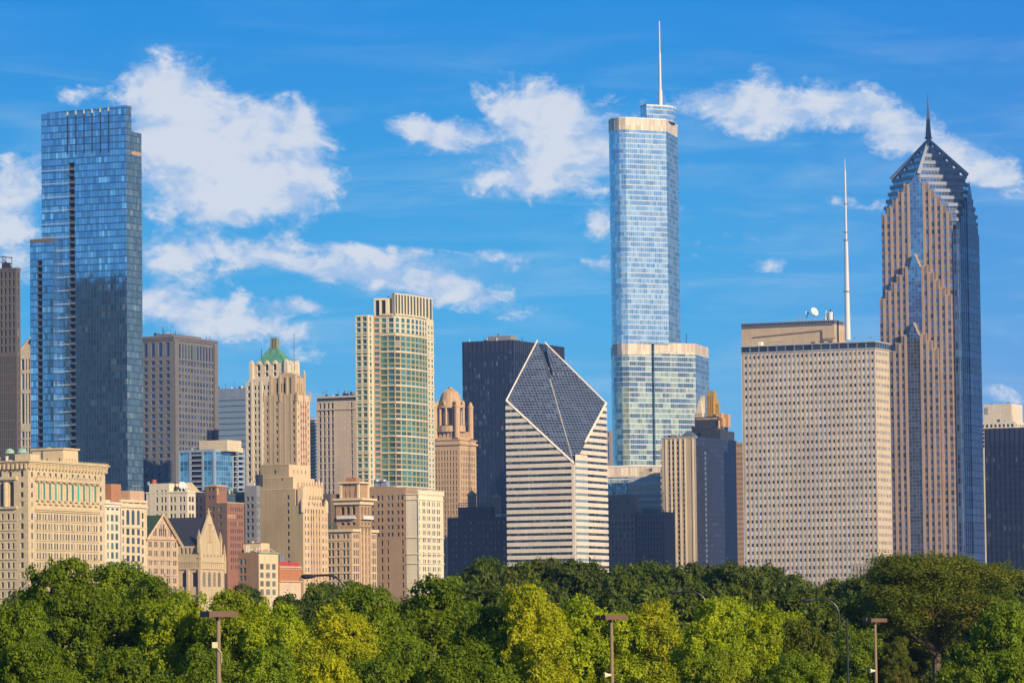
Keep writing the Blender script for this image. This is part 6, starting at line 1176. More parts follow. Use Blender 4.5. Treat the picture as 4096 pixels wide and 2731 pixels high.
# --- M10 brown brick with white terracotta front
BZ=P('tan_brown_brick',(.38,.26,.165),bv=.1,block=(.6,.3)); WZ=P('white_glazed_terracotta',(.76,.68,.55),bv=.05); b=Bd('terracotta_building','brown brick building with a bright white glazed terracotta street front',1672,1972,mich(1672),1474,1772)
w=b.part('wall',BZ); e=b.part('front_wall',WZ); H=b.H; zz=b.z; a_m=b.a(1622)
wpx=[(1487,1495),(1509,1518),(1524,1533),(1548,1558),(1564,1573),(1588,1597),(1604,1613)]
rws=[(zz(2024+29.5*i),zz(2009+29.5*i)) for i in range(5)]+[(zz(1997),zz(1977))]
b.face(b.pt(b.A,0),b.pt(a_m,0),zz(2150),zz(1945),sorted((b.A-b.a(x0,2050),b.A-b.a(x1,2050)) for x0,x1 in wpx),sorted(rws),w,glass=gd,style='s',reveal=.4)
b.face(b.pt(b.A,0),b.pt(a_m,0),0,zz(2150),sorted((b.A-b.a(x0,2050),b.A-b.a(x1,2050)) for x0,x1 in ((1523,1531),(1547,1554),(1606,1613))),[(zz(2178+34*i),zz(2157+34*i)) for i in range(7)][::-1],w,glass=gd,style='s',reveal=.4)
b.back(w,0,zz(1945),a_m,b.A,0,b.B*.6); w.wq(b.pt(a_m,0),b.pt(a_m,b.B*.6),H-.3,zz(1945))
b.S(0,H,cS(b,[(1634,1642),(1650,1658)],y=2100),[(zz(2022+29*i),zz(2006+29*i)) for i in range(11)][::-1]+[(zz(1992),zz(1978))],e,a1=a_m,glass=gd,style='s')
bk_=b.part('brick_infill',BZ); b.box(bk_,b.a(1661,2100),b.a(1631,2100),-.0,.0,0,1) if False else None
ex=[]
for x in (1691,1710,1730,1749): ex+=[(x,x+4.5),(x+7,x+11.5)]
b.E(0,H,cE(b,[(1676,1680)]+ex,y=2100),[(zz(2022+29*i),zz(2004+29*i)) for i in range(11)][::-1],e,glass=gd,style='s',reveal=.55); b.back(e,0,H,a1=a_m)
for x in (1673,1685,1705,1725,1744,1764): c_=b.b(x,2100); b.box(b.part('pier',WZ),-.4,-.003,c_-.28,c_+.28,0,H+1.)
for y in (1998,2150,2216,2254): m=b.new('belt_course',WZ); b.box(m,-.5,0,0,b.B,zz(y),zz(y-3.5),True,True); b.box(m,0,a_m,-.4,0,zz(y),zz(y-3.5),True,True)
pz=b.new('parapet',WZ); b.box(pz,-.3,.2,0,b.B,H,H+1.3); 
for i in range(9): c_=b.B*i/8; b.box(pz,-.45,.3,c_-.3,c_+.3,H,H+1.9)
b.band(b.part('cornice',WZ),H-.5,H,.4,a1=a_m)
m=b.new('roof_plant',P('galvanised',(.50,.54,.58),metal=.5,rough=.4)); fbk=6
for x in (1507,1535): p=b.pt(b.a(x,1920,fbk),fbk); b.box(m,b.a(x+12,1920,fbk),b.a(x-12,1920,fbk),fbk,fbk+3,zz(1945),zz(1918)); m.cyl(p,1.4,zz(1918),zz(1911),12)
b.box(b.part('roof_wall',P('red_parapet',(.48,.22,.13))),b.a(1575,1938,3),b.a(1480,1938,3),3,3.5,zz(1945),zz(1940))
m=b.new('roof_railing',RAIL)
for i in range(12): p=b.pt(.5+a_m*.0,b.B*i/12); m.tube([(*b.pt(3,b.B*i/12),H),(*b.pt(3,b.B*i/12),H+2.2)],.08,4)
m.tube([(*b.pt(3,0),H+2.2),(*b.pt(3,b.B*.9),H+2.2)],.08,4)
# --- ornate sliver + dark shaded block
b=Bd('office_building','tan ornate sliver with a green corner turret beside the white terracotta front',1850,2048,2640,1700,1880)
w=b.part('wall',P('ochre_stone',(.46,.35,.22),bv=.15)); b.S(0,b.H,cols(b.A,7,.4),rp(b,2100,28,18,9),w,glass=gd); b.E(0,b.H,[],[],w); b.back(w,0,b.H); b.band(b.part('cornice',w.mats[0]),b.H-1,b.H,.7); m=b.part('corner_turret',P('verdigris',(.33,.50,.38))); m.cyl(b.pt(b.a(1772,2060),-1),1.2,0,b.z(2038),10)
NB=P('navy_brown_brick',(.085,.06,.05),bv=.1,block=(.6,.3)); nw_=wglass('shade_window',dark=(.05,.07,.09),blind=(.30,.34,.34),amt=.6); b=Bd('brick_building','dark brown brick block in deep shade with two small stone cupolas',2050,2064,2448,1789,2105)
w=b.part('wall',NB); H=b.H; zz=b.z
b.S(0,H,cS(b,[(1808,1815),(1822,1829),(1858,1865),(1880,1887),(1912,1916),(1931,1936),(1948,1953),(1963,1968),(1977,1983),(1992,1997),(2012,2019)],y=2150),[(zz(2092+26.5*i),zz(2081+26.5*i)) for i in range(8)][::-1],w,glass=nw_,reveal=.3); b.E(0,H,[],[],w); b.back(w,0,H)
u=b.part('upper_wall',NB); a0,a1=b.a(1963,2040,4),b.a(1832,2040,4); b.box(u,a0,a1,4,24,H-.3,zz(2022)); pr_=b.new('railing',P('green_rail',(.12,.16,.16)))
for i in range(20): a=a0+(a1-a0)*i/19; pr_.tube([(*b.pt(a,4.3),zz(2022)),(*b.pt(a,4.3),zz(2006))],.13,4)
pr_.tube([(*b.pt(a0,4.3),zz(2006)),(*b.pt(a1,4.3),zz(2006))],.18,4); pr_.tube([(*b.pt(a0,4.3),zz(2014)),(*b.pt(a1,4.3),zz(2014))],.12,4)
for i in range(12): p=b.pt(b.A*(i+.5)/12,.5); b.part('terrace_rail',RAIL).tube([(*p,H),(*p,H+1.4)],.1,4)
CU=P('cupola_stone',(.46,.34,.24),bv=.1)
for (x,yt,yb,bb,lab) in ((1888,1953,2015,14,''),(1987,1966,2064,12,'')):
    m=b.new('cupola',CU); p=b.pt(b.a(x,2000,bb),bb); zb_=zz(2024) if x<1900 else H; zt_=ZZ(x,yt+22,p.y)
    m.cyl(p,2.6,zb_,zb_+ (0.8 if x<1900 else 6),10)
    z_=zb_+(0.8 if x<1900 else 6)
    for k in range(8): t_=2*math.pi*k/8; m.cyl((p.x+2.1*math.cos(t_),p.y+2.1*math.sin(t_)),.36,z_,zt_-.8,6)
    m.cyl(p,1.2,z_,zt_-.8,8); m.cyl(p,2.7,zt_-.8,zt_,12); m.cyl(p,2.6,zt_,zt_+1.8,10,.5); m.cyl(p,.25,zt_+1.8,zt_+3.6,6,.04)
# the off-frame block mirrored in the blue tower's lower glazing
b=Bd('office_tower','dark glass tower standing beyond the left edge of the frame',-718,934,1860,-1010,-565)
w=b.part('glazing',BK); b.S(0,b.H,[],[],w); b.E(0,b.H,[],[],w); b.back(w,0,b.H)
def clutter(label_start,z_px,xs,seed,fb=3.,hmax=2.6):
    bb=[q for q in ALLW if q.root['label'].startswith(label_start)]
    if not bb: print('no',label_start); return
    b=bb[0]; rg=random.Random(seed); z=b.z(z_px)
    for i in range(9):
        x=rg.uniform(*xs); a=b.a(x,z_px,fb); a=min(max(a,1.5),b.A-1.5); d=fb+rg.uniform(0,4); w_=rg.uniform(.5,1.6); h=rg.uniform(.6,hmax)
        m=b.new('roof_unit',rg.choice([RAIL,WHITE,BX,DARKG])); 
        if rg.random()<.55: b.box(m,a-w_,a+w_,d,d+w_*1.4,z-.4,z+h)
        else: m.cyl(b.pt(a,d),w_*.45,z-.4,z+h,10); m.cyl(b.pt(a,d),w_*.6,z+h,z+h+.25,10)
    for i in range(4):
        x=rg.uniform(*xs); a=min(max(b.a(x,z_px,fb),1.),b.A-1); m=b.new('aerial',DARKG); m.tube([(*b.pt(a,fb+2),z-.3),(*b.pt(a,fb+2),z+rg.uniform(2,5))],.09,4)
for i,(l_,y,xs,fb,hm) in enumerate([('grey beige granite',1338,(600,680),8,2),('pale concrete slab',1580,(1275,1415),4,2),('black steel and glass slab',1359,(1870,2040),5,2.5),('blue grey office',1551,(860,970),5,1.5),('grey painted brick',1941,(985,1020),3,2),
   ('off-white block',1966,(690,745),2,2),('low brown brick',2208,(905,1020),3,1.4),('ornate tan brick',2118,(1312,1340),2,1.5),('cream striped',1746,(2660,2770),4,2),('tan slab tower with cream',1746,(2660,2770),4,2),('dark brown brick block',2064,(1975,2040),3,2.),('grey brown block',1976,(2440,2520),6,2),('dark ribbed',2046,(2560,2640),4,2),('large ornate limestone',1842,(-150,60),8,2.4),('white banded',1902,(2520,2640),6,2.5),('blue glass apartment',1799,(730,800),6,1.8),('white concrete building',1685,(3950,4050),3,2),('silver',1,(0,0),1,1)][:-1]): clutter(l_,y,xs,i,fb,hm)
# ============================================================ finish buildings: windows as parts
for b in ALLW:
    for p in b.parts: b_objs=p.build(b.root,b.o)
bpy.context.view_layer.update()
vv=[];ff=[]
for b in ALLW:
    for p in b.parts:
        k=len(vv); vv+=p.v; ff+=[tuple(i+k for i in f) for f in p.f]
bvh=BVHTree.FromPolygons(vv,ff); cpos=Vector((0,0,CZ))
def winmat(wn):
    c,z,w,h,dr,nr,st,g,fr,nm=wn; a=math.atan2(dr.y,dr.x); return Matrix.Translation((c.x,c.y,z))@Matrix.Rotation(a,4,'Z')
ng=0
for b in ALLW:
    if not b.wins: continue
    sc=[]
    byn={}
    for i,wn in enumerate(b.wins): byn.setdefault(wn[9],[]).append(wn)
    for nm,lst in byn.items():
        vis=[];hid=[]
        for wn in lst:
            c,z,w,h,dr,nr,*_=wn; p=Vector((c.x,c.y,z+h*.55)); d=p-cpos; L=d.length; d/=L
            rel=p-cpos; xx=rel.dot(RT)/rel.dot(FW)*F+2048; yy=1365.5-rel.dot(UP)/rel.dot(FW)*F
            area=w*h*abs(Vector((nr.x,nr.y,0)).dot(d))*(-1 if (nr.x*d.x+nr.y*d.y)>0 else 1)
            ok=area>0 and 0<xx<4096 and yy<2420
            if ok:
                hit=bvh.ray_cast(cpos,d,L-1.2); ok=hit[0] is None
            (vis if ok else hid).append((area,wn))
        vis.sort(key=lambda t:-t[0]); ind=[w for _,w in vis[:100]]; rest=[w for _,w in vis[100:]]+[w for _,w in hid]
        if len(vis)<=100 and len(hid)>0 and len(lst)<=100: ind=[w for _,w in vis]; 
        for wn in ind:
            me=winmesh(wn[2],wn[3],wn[6],wn[7],wn[8]); o=bpy.data.objects.new(nm,me); col.objects.link(o); o.parent=b.root
            M=winmat(wn); o.location=M.translation-Vector(b.o); o.rotation_euler=(0,0,math.atan2(wn[4].y,wn[4].x)); ng+=1
        if rest:
            m=MB(nm,rest[0][7]); 
            for wn in rest:
                me=winmesh(wn[2],wn[3],wn[6],wn[7],wn[8]); M=winmat(wn); mis=[m.mat(x) for x in me.materials]
                vs_=[M@v.co for v in me.vertices]
                for pl_ in me.polygons: m.poly([vs_[i] for i in pl_.vertices],None,mis[pl_.material_index])
            m.kind='stuff'; m.build(b.root,b.o)
print('windows',ng)
# ============================================================ TREES
def leafmat(name,c1,c2,c3=None):
    m,t,b=newmat(name); t.nt.nodes.remove(b)
    gi=t.n('ShaderNodeNewGeometry').outputs['Random Per Island']; p=t.n('ShaderNodeTexCoord').outputs['Object']; oi=t.n('ShaderNodeObjectInfo').outputs['Random']
    n=t.noise(p,.45,3,.6); c=t.mix(t.m('ADD',t.m('MULTIPLY',gi,.45),t.m('MULTIPLY',t.ramp(n,.35,.65),.55)),c1,c2)
    if c3: c=t.mix(t.m('MULTIPLY',t.ramp(t.noise(p,.22,3,.6),.53,.66),.8),c,c3)
    c=t.vm('SCALE',c,scale=t.m('ADD',.82,t.m('MULTIPLY',oi,.36)))
    d=t.n('ShaderNodeBsdfPrincipled'); d.inputs['Roughness'].default_value=.6; d.inputs['Specular IOR Level'].default_value=.25; t.l(c,d.inputs['Base Color'])
    tr=t.n('ShaderNodeBsdfTranslucent'); t.l(t.vm('MULTIPLY',c,(1.5,1.6,.5)),tr.inputs[0]); mx=t.n('ShaderNodeMixShader'); mx.inputs[0].default_value=.34; t.l(d.outputs[0],mx.inputs[1]); t.l(tr.outputs[0],mx.inputs[2])
    t.l(mx.outputs[0],[x for x in m.node_tree.nodes if x.type=='OUTPUT_MATERIAL'][0].inputs[0]); return m
LEAF={'mid':leafmat('leaf_mid_green',(.07,.13,.005),(.235,.30,.007)),'yel':leafmat('leaf_yellow_green',(.19,.24,.004),(.46,.43,.006)),'lime':leafmat('leaf_bright_green',(.14,.21,.005),(.39,.42,.007)),
 'dark':leafmat('leaf_dark_green',(.05,.085,.010),(.13,.165,.014)),'oli':leafmat('leaf_olive',(.06,.09,.006),(.17,.18,.010),(.19,.14,.03))}
BARK=stone('bark',(.13,.10,.075),var=.4,block=(.2,.5),bv=.3)
def crown_mesh(name,seed,R_=3.,Hh=6.6,nleaf=42000,ls=.15,form='round'):
    """leaf sized faces spread through clumps, clumps spread over many overlapping lobes inside one uneven envelope"""
    rg=np.random.default_rng(seed); lobes=[]; nl=21
    while len(lobes)<nl:
        t=rg.uniform(0,2*np.pi); h=rg.uniform(.06,.86); env=(1-abs(h-.42)/.62)**.55 if form!='cone' else (1.08-h)
        rr=R_*.80*env*np.sqrt(rg.uniform(.05,1)); r=R_*rg.uniform(.24,.42)*(1.1-.4*h)
        if form=='spread': h=.25+.6*rg.random(); rr=R_*.85*np.sqrt(rg.random())*(1-.45*max(0,h-.5)*2); r=R_*rg.uniform(.18,.32)
        lobes.append((rr*np.cos(t),rr*np.sin(t),Hh*h,r))
    lobes.append((0,0,Hh*.42,R_*.55)); lobes.append((rg.uniform(-.4,.4),rg.uniform(-.4,.4),Hh*.84,R_*.26)); lobes.append((rg.uniform(-.8,.8),0,Hh*.7,R_*.36))
    cl=[]
    for (x,y,z,r) in lobes:
        n=int(26*(r/1.)**2)+6
        d=rg.normal(size=(n,3)); d/=np.linalg.norm(d,axis=1)[:,None]; d[:,2]=np.abs(d[:,2])*np.where(rg.random(n)<.66,1,-1)
        cen=np.array([x,y,z])+d*r*rg.uniform(.55,1.12,size=(n,1))
        keep=np.ones(n,bool)
        for (x2,y2,z2,r2) in lobes:
            if (x2,y2,z2)!=(x,y,z): keep&=np.linalg.norm(cen-np.array([x2,y2,z2]),axis=1)>r2*.5
        cl.append(np.hstack([cen,d,(rg.uniform(.22,.62,size=(n,1))*R_/3.)])[keep])
    cl=np.vstack(cl); area=cl[:,6]**1.7; idx=rg.choice(len(cl),size=nleaf,p=area/area.sum()); c=cl[idx]
    u=rg.normal(size=(nleaf,3)); u/=np.linalg.norm(u,axis=1)[:,None]; u=u+c[:,3:6]*.6+np.array([0,0,.15]); u/=np.linalg.norm(u,axis=1)[:,None]
    rad=c[:,6:7]*rg.uniform(.35,1.0,size=(nleaf,1))*(1+.55*(rg.random((nleaf,1))<.07)); pos=c[:,:3]+u*rad*np.array([1,1,.9])
    nrm=u*.95+rg.normal(size=(nleaf,3))*.42+np.array([0,0,.25]); nrm/=np.linalg.norm(nrm,axis=1)[:,None]
    tg=np.cross(nrm,rg.normal(size=(nleaf,3))); tg[:,2]-=.35; tg/=np.linalg.norm(tg,axis=1)[:,None]; bt=np.cross(nrm,tg)
    # loose shoots that break the outline
    ns=int(nleaf*.012); k_=rg.integers(0,len(cl),size=ns//34+1); b0=cl[k_]; o_=np.repeat(np.arange(len(k_)),34)[:ns]
    dv=b0[:,3:6]*.8+rg.normal(size=(len(k_),3))*.25+np.array([0,0,.75]); dv/=np.linalg.norm(dv,axis=1)[:,None]; ln=rg.uniform(.35,.8,size=(len(k_),1))*R_/3.
    tt=rg.uniform(.1,1,size=(ns,1)); pos[:ns]=b0[o_,:3]+b0[o_,3:6]*b0[o_,6:7]*.6+dv[o_]*ln[o_]*tt+rg.normal(size=(ns,3))*.10*(1.15-tt)*R_/3.
    L=ls*rg.uniform(.6,1.5,size=(nleaf,1))
    V=np.stack([pos-tg*L*.5,pos+bt*L*.27-nrm*L*.06,pos+tg*L*.6,pos-bt*L*.27-nrm*L*.06],axis=1).reshape(-1,3)
    me=bpy.data.meshes.new(name); me.vertices.add(nleaf*4); me.vertices.foreach_set('co',V.astype(np.float32).ravel()); me.loops.add(nleaf*4); me.loops.foreach_set('vertex_index',np.arange(nleaf*4,dtype=np.int32)); me.polygons.add(nleaf); me.polygons.foreach_set('loop_start',np.arange(0,nleaf*4,4,dtype=np.int32)); me.polygons.foreach_set('loop_total',np.full(nleaf,4,dtype=np.int32))
    me.materials.append(LEAF['mid']); me.update(calc_edges=True)
    return me,lobes,R_,Hh
VAR=[crown_mesh('crown',sd_,form=form,nleaf=44000) for sd_,form in [(3,'round'),(11,'round'),(19,'round'),(27,'cone'),(42,'round'),(57,'round')]]
FVAR=[crown_mesh('crown',sd_,nleaf=24000,ls=.24) for sd_ in (5,15,25)]
BIG=crown_mesh('crown',77,R_=5.4,Hh=9.,nleaf=95000,ls=.17,form='spread')
rt=random.Random(8)
def tree(x,yt,hw,d,mat,var,label,name='park_tree',group=None,far=False,zb=None,big=False):
    me,lobes,R0,H0=BIG if big else (FVAR[var%3] if far else VAR[var%6])
    for lx,ld in ((873,181),(2445,226),(3500,290)):      # nothing grows in front of the lamp posts
        if not big and abs(x-lx)<hw*1.3+25 and d<ld+14+hw*1.3*d/F: d=ld+14+hw*1.3*ld/F
    p=P2(x,yt,d); zt=ZZ(x,yt,d); sc=hw*1.3*d/F/R0 if not big else hw*d/F/R0
    if zb is None: zb=max(1.2,zt-H0*sc*rt.uniform(1.0,1.2))
    hs=(zt-zb)/(H0*1.01); rz=rt.uniform(0,6.28)
    t=thing(name,(p.x,p.y,0),label,'tree',group)
    o=bpy.data.objects.new('crown',me); col.objects.link(o); o.parent=t; o.location=(0,0,zb); o.scale=(sc,sc,hs); o.rotation_euler=(0,0,rz)
    o.material_slots[0].link='OBJECT'; o.material_slots[0].material=LEAF[mat]
    m=MB('trunk',BARK); k=1.9 if big else 1.; lean=.7 if big else .15
    m.tube([(0,0,0),(lean*.2,0,zb*.5),(lean*.3,.1,zb+.3),(0,0,zb+H0*hs*.5)],[.24*k,.18*k,.15*k,.08*k],10)
    c,s_=math.cos(rz),math.sin(rz)
    for (lx,ly,lz,r) in lobes[::2 if not big else 1]:
        X,Y=(lx*c-ly*s_)*sc,(lx*s_+ly*c)*sc; Z=zb+lz*hs; z0=zb*.9+(Z-zb)*.15; m.tube([(lean*.3,.1,z0),(X*.4,Y*.4,z0+(Z-z0)*.5),(X*.85,Y*.85,Z)],[.08*k,.055*k,.02*k],6)
    t2=m.build(t,(0,0,0)); t2.location=(0,0,0)
    return t
G1='front row of park trees'; G2='middle row of park trees'; G3='far row of park trees'
near=[ # x,ytop,halfwidth,depth,leaf,variant,label
(240,2208,190,225,'mid',0,'tall dark green tree rising highest in front of the ornate limestone block'),
(430,2245,190,232,'mid',1,'broad green tree just right of the tallest left tree, below the cream arcaded building'),
(590,2292,170,226,'mid',5,'green tree below the gabled pink building'),
(760,2345,170,222,'lime',2,'green tree below the gothic clubhouse'),
(955,2335,170,218,'lime',0,'bright green tree right of the left box headed lamp'),
(1120,2405,150,216,'lime',5,'green tree below the red brick front, left of the yellow tree'),
(1330,2400,170,205,'yel',2,'yellow green tree under the curved street lamp, leftmost of the yellow trees'),
(1490,2335,180,236,'mid',1,'green tree directly below the italianate belvedere tower'),
(1720,2298,235,240,'mid',5,'large rounded green tree below the white terracotta front'),
(1930,2400,160,228,'mid',0,'green tree between the large rounded tree and the yellow topped tree'),
(2130,2330,170,225,'yel',1,'yellow topped tree in the middle, below the diamond topped building'),
(2330,2368,190,220,'lime',2,'bright green tree behind the middle box headed lamp'),
(2500,2430,150,214,'lime',0,'green tree just right of the middle box headed lamp'),
(2650,2395,175,222,'yel',5,'yellow green tree below the striped tan tower'),
(2850,2385,165,226,'lime',1,'light green tree right of the yellow green trees, below the brick sliver'),
(3040,2395,160,232,'lime',2,'green tree in the right half, left of the tall curved street lamp pole'),
(3210,2470,140,225,'oli',3,'narrow olive tree left of the thin dark post'),
(3400,2500,160,215,'mid',5,'low dark green tree left of the right box headed lamp'),
(4020,2400,170,262,'mid',1,'green tree at the right edge, beside the big olive tree'),
(3590,2545,70,300,'oli',3,'small olive tree between the right lamp and the big trunk'),
]
for a in near: tree(*a,group=G1)
tree(3730,2228,375,322,'oli',4,'big olive and rust tinted tree with a visible thick trunk, right side','big_tree',zb=8.0,big=True)
low=[(60,2400,160,200,'mid',1,'mid green tree at the left edge, half behind the tallest left tree'),(150,2520,150,176,'mid',2,'low green tree in the bottom left corner'),(470,2560,190,182,'mid',0,'low tree under the broad green tree, bottom left'),
(800,2575,180,178,'mid',5,'low tree just left of the left lamp post'),(1040,2580,170,180,'mid',1,'low green tree right of the left lamp post'),(1300,2600,150,175,'yel',0,'low yellow green tree at the bottom under the yellow tree'),
(1600,2570,190,182,'mid',2,'low dark green tree at the bottom, below the large rounded tree'),(1900,2565,180,180,'mid',5,'low green tree at the bottom, left of the middle lamp'),(2200,2560,180,184,'lime',1,'low green tree at the bottom, just left of the middle lamp post'),
(2600,2585,180,182,'lime',0,'low green tree at the bottom, right of the middle lamp post'),(2900,2570,170,186,'lime',2,'low light green tree at the bottom, right half'),(3180,2600,150,184,'mid',5,'low green tree at the bottom, left of the right lamp post'),
(3900,2560,150,262,'mid',0,'low dark green tree at the bottom right'),(4060,2600,150,180,'mid',3,'low green tree in the bottom right corner')]
for a in low: tree(*a,group='low trees along the bottom edge')
for a in [(3660,2540,70,400,'dark',0,'dark green shrub mass just left of the big visible trunk'),(3790,2560,80,410,'dark',1,'dark green shrub mass just right of the big visible trunk')]: tree(*a,name='low_tree',group='low dark trees behind the big trunk',far=True,zb=1.)
back=[(20,2420,130,420,'dark'),(110,2360,120,520,'dark'),(980,2330,110,520,'dark'),(1170,2375,120,430,'dark'),(1290,2330,120,420,'dark'),(1420,2315,120,440,'dark'),(1830,2305,130,430,'mid'),(1925,2232,115,470,'dark'),(2060,2240,150,460,'oli'),(2210,2232,140,480,'oli'),(2330,2240,120,470,'dark'),
(2460,2262,130,450,'dark'),(2570,2245,130,470,'dark'),(2690,2262,130,460,'dark'),(2790,2240,130,480,'dark'),(2920,2248,140,470,'dark'),(3060,2262,150,470,'dark'),(3200,2285,150,460,'dark'),(3330,2315,150,450,'oli'),(3450,2310,140,440,'dark'),(3550,2238,130,480,'dark'),(3890,2245,150,500,'dark'),(4010,2280,140,480,'dark'),(4100,2295,120,470,'dark')]
where=['at the left edge','behind the tallest left tree','in front of the cream fronted low building','right of the red brick front','left of the curved street lamp','below the belvedere tower','in front of the white terracotta front','below the dark shaded block','at the left foot of the diamond topped building','at the middle foot of the diamond topped building','at the right foot of the diamond topped building',
'below the grey brown block','below the dark ribbed block','at the foot of the striped tan tower','below the dark side wall of the striped tower','below the brick sliver','at the left foot of the limestone slab tower','under the middle of the limestone slab tower','under the right half of the limestone slab tower','in front of the low concrete annex','at the foot of the pointed tower','right of the big olive tree top','below the black tower at the right edge','at the right edge']
for i,(a,wh) in enumerate(zip(back,where)): tree(*a,i,'distant dark green tree '+wh if a[4]=='dark' else 'distant mottled green tree '+wh,group=G3,far=True)
mid=[(1240,2410,140,330,'dark'),(1560,2400,150,330,'mid'),(1960,2330,150,330,'dark'),(2130,2330,150,350,'dark'),(2430,2350,150,330,'dark'),(2590,2335,150,340,'dark'),(2760,2345,150,330,'dark'),(2960,2340,150,340,'oli'),(3130,2365,150,330,'dark'),(3290,2390,150,320,'dark'),(3440,2380,150,330,'oli'),(3560,2330,150,340,'oli'),(3940,2340,150,330,'dark'),(4080,2400,140,320,'oli')]
wm=['behind the leftmost yellow tree','behind the large rounded tree','left of the yellow topped tree','behind the yellow topped tree','right of the middle box headed lamp head','behind the second yellow green tree','right of that second yellow green tree','left of the mast headed slab','under the slab tower windows','behind the tall curved lamp pole','left of the big olive tree','touching the big olive tree on its left','right of the big olive tree','below the far right lamp arm']
for i,(a,wh) in enumerate(zip(mid,wm)): tree(*a,i+1,'mid distance green tree '+wh,group=G2,far=True)
# ============================================================ lamps
BRZ=stone('brown_lamp_paint',(.12,.06,.045),rough=.5,bv=.02); WD=stone('weathered_pole',(.26,.19,.14),var=.3,bv=.1,block=(.3,.6))
def boxlamp(x,yt,d,hw,label,extra):
    p=P2(x,yt,d); zt=ZZ(x,yt,d); u=hw*d/F; t=thing('box_lamp',(p.x,p.y,0),label,'street lamp','box headed parking lamps'); org=(p.x,p.y,0)
    m=MB('pole',WD); m.tube([(p.x,p.y,0),(p.x,p.y,zt-.2)],[.14,.085],10); m.build(t,org)
    m=MB('arm',BRZ); m.tube([(p.x-u*.5,p.y,zt-.16),(p.x+u*.5,p.y,zt-.16)],.06,6); m.cyl((p.x,p.y),.12,zt-.35,zt-.05,8); m.build(t,org)
    lens=stone('lamp_lens',(.5,.5,.45),bv=0,rough=.3)
    for (cx,cy,w) in ((-u*.62,.35,.40),(-.05-u*.12,-.45,.46),(u*.60,.1,.42)):
        m=MB('lamp_head',BRZ); a=.45; c,s=math.cos(a),math.sin(a); q=[(p.x+cx+dx*c-dy*s,p.y+cy+dx*s+dy*c) for dx,dy in ((-w*.72,-w*.6),(w*.72,-w*.6),(w*.72,w*.6),(-w*.72,w*.6))]; m.prism(q,zt-.21,zt,0,True,True); m.prism([((a_[0]-p.x-cx)*.9+p.x+cx,(a_[1]-p.y-cy)*.9+p.y+cy) for a_ in q],zt,zt+.03)
        k=MB('lens',lens); k.poly([((a_[0]-p.x-cx)*.8+p.x+cx,(a_[1]-p.y-cy)*.8+p.y+cy,zt-.215) for a_ in reversed(q)]); m.kids.append(k); m.build(t,org)
    if extra=='box': m=MB('junction_box',stone('cream_box',(.66,.62,.45),bv=0)); z=ZZ(x,2590,d); m.prism([(p.x-.24,p.y-.3),(p.x-.02,p.y-.3),(p.x-.02,p.y-.12),(p.x-.24,p.y-.12)],z,z+.24); m.tube([(p.x-.05,p.y-.14,z),(p.x+.14,p.y-.14,z-.2),(p.x+.13,p.y-.1,z-.6)],.015,4); m.build(t,org)
    else: m=MB('loudspeaker',stone('cream_box',(.66,.62,.45),bv=0)); z=ZZ(x,2698 if x<3000 else 2681,d); m.tube([(p.x-.06,p.y-.1,z),(p.x-.2,p.y-.16,z),(p.x-.42,p.y-.25,z)],[.06,.08,.17],10); m.build(t,org)
boxlamp(873,2446,181,66,'brown three headed box lamp on a weathered pole, leftmost of the three box headed lamps','box')
boxlamp(2445,2461,226,53,'brown box lamp with a loudspeaker on its pole, middle of the three box headed lamps','horn')
boxlamp(3500,2474,290,42,'brown box lamp with a small loudspeaker, rightmost of the three box headed lamps','horn')
BL=stone('black_lamp_paint',(.02,.022,.028),rough=.35,bv=0)
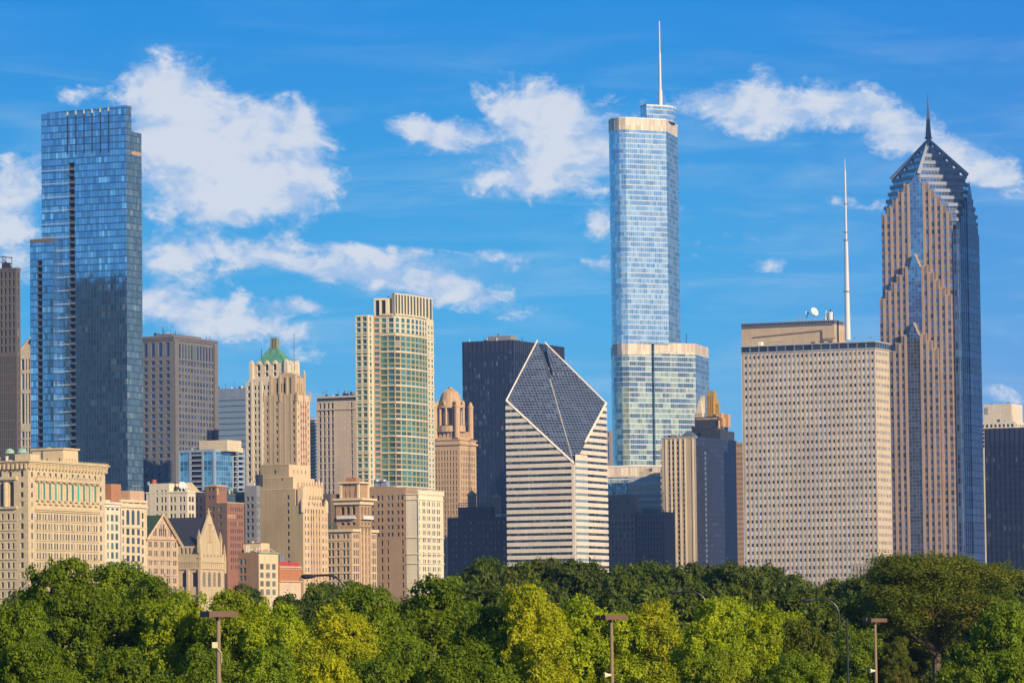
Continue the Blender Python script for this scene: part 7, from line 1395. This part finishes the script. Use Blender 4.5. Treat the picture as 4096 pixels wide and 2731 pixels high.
def armlamp(xh,yh,xp,yt,d,label):
    ph=P2(xh,yh,d); pp=P2(xp,yt,d); zt=ZZ(xp,yt,d); org=(pp.x,pp.y,0); r=1.15
    t=thing('curved_street_lamp',org,label,'street lamp','black curved arm street lamps'); m=MB('pole',BL); m.tube([(pp.x,pp.y,0),(pp.x,pp.y,zt-r)],[.13,.08],10); m.build(t,org)
    m=MB('arm',BL); pts=[(pp.x-r+r*math.cos(a),pp.y,zt-r+r*math.sin(a)) for a in [i*math.pi/2/6 for i in range(7)]]; pts+=[(ph.x+.7,ph.y,ZZ(xh,yh,d)+.04)]; m.tube(pts,.07,8); m.build(t,org)
    m=MB('lamp_head',BL); z=ZZ(xh,yh,d); m.tube([(ph.x+.75,ph.y,z+.02),(ph.x+.5,ph.y,z),(ph.x+.1,ph.y,z-.02),(ph.x-.12,ph.y,z)],[.07,.13,.16,.06],10); m.build(t,org)
armlamp(1212,2304,1385,2298,262,'black curved arm street lamp against the brick tower, leftmost of the curved lamps')
armlamp(2014,2341,2173,2334,285,'black curved arm street lamp behind the yellow topped tree')
armlamp(2682,2366,2828,2364,305,'black curved arm street lamp behind the light green tree below the striped tan tower')
armlamp(3214,2400,3355,2394,310,'black curved arm street lamp with its tall pole standing clear, left of the thin post')
armlamp(4000,2424,4140,2420,320,'black curved arm street lamp at the right edge')
p=P2(3388,2478,300); t=thing('signal_post',(p.x,p.y,0),'thin dark upright post just right of the tall curved lamp pole','post'); m=MB('post',BL); z=ZZ(3388,2478,300); m.tube([(p.x,p.y,0),(p.x,p.y,z)],.08,8); m.build(t,(p.x,p.y,0)); m=MB('post_cap',BL); m.cyl(p,.12,z,z+.12,8,.05); m.build(t,(p.x,p.y,0))
# ============================================================ air
hz=MB('haze',None)
hz.prism([(-900,-60),(900,-60),(900,3500),(-900,3500)],-1,480,0,True,True)
me=bpy.data.meshes.new('haze'); me.from_pydata(hz.v,[],hz.f)
m=bpy.data.materials.new('haze'); m.use_nodes=True; m.node_tree.nodes.clear(); t=NT(m.node_tree); v=t.n('ShaderNodeVolumePrincipled'); o=t.n('ShaderNodeOutputMaterial'); t.l(v.outputs[0],o.inputs['Volume']); v.inputs['Color'].default_value=(.34,.54,1.0,1); v.inputs['Density'].default_value=.00008; v.inputs['Anisotropy'].default_value=.3
me.materials.append(m); ho=bpy.data.objects.new('haze',me); col.objects.link(ho); tag(ho,'thin blue summer haze over the city',None,kind='stuff')
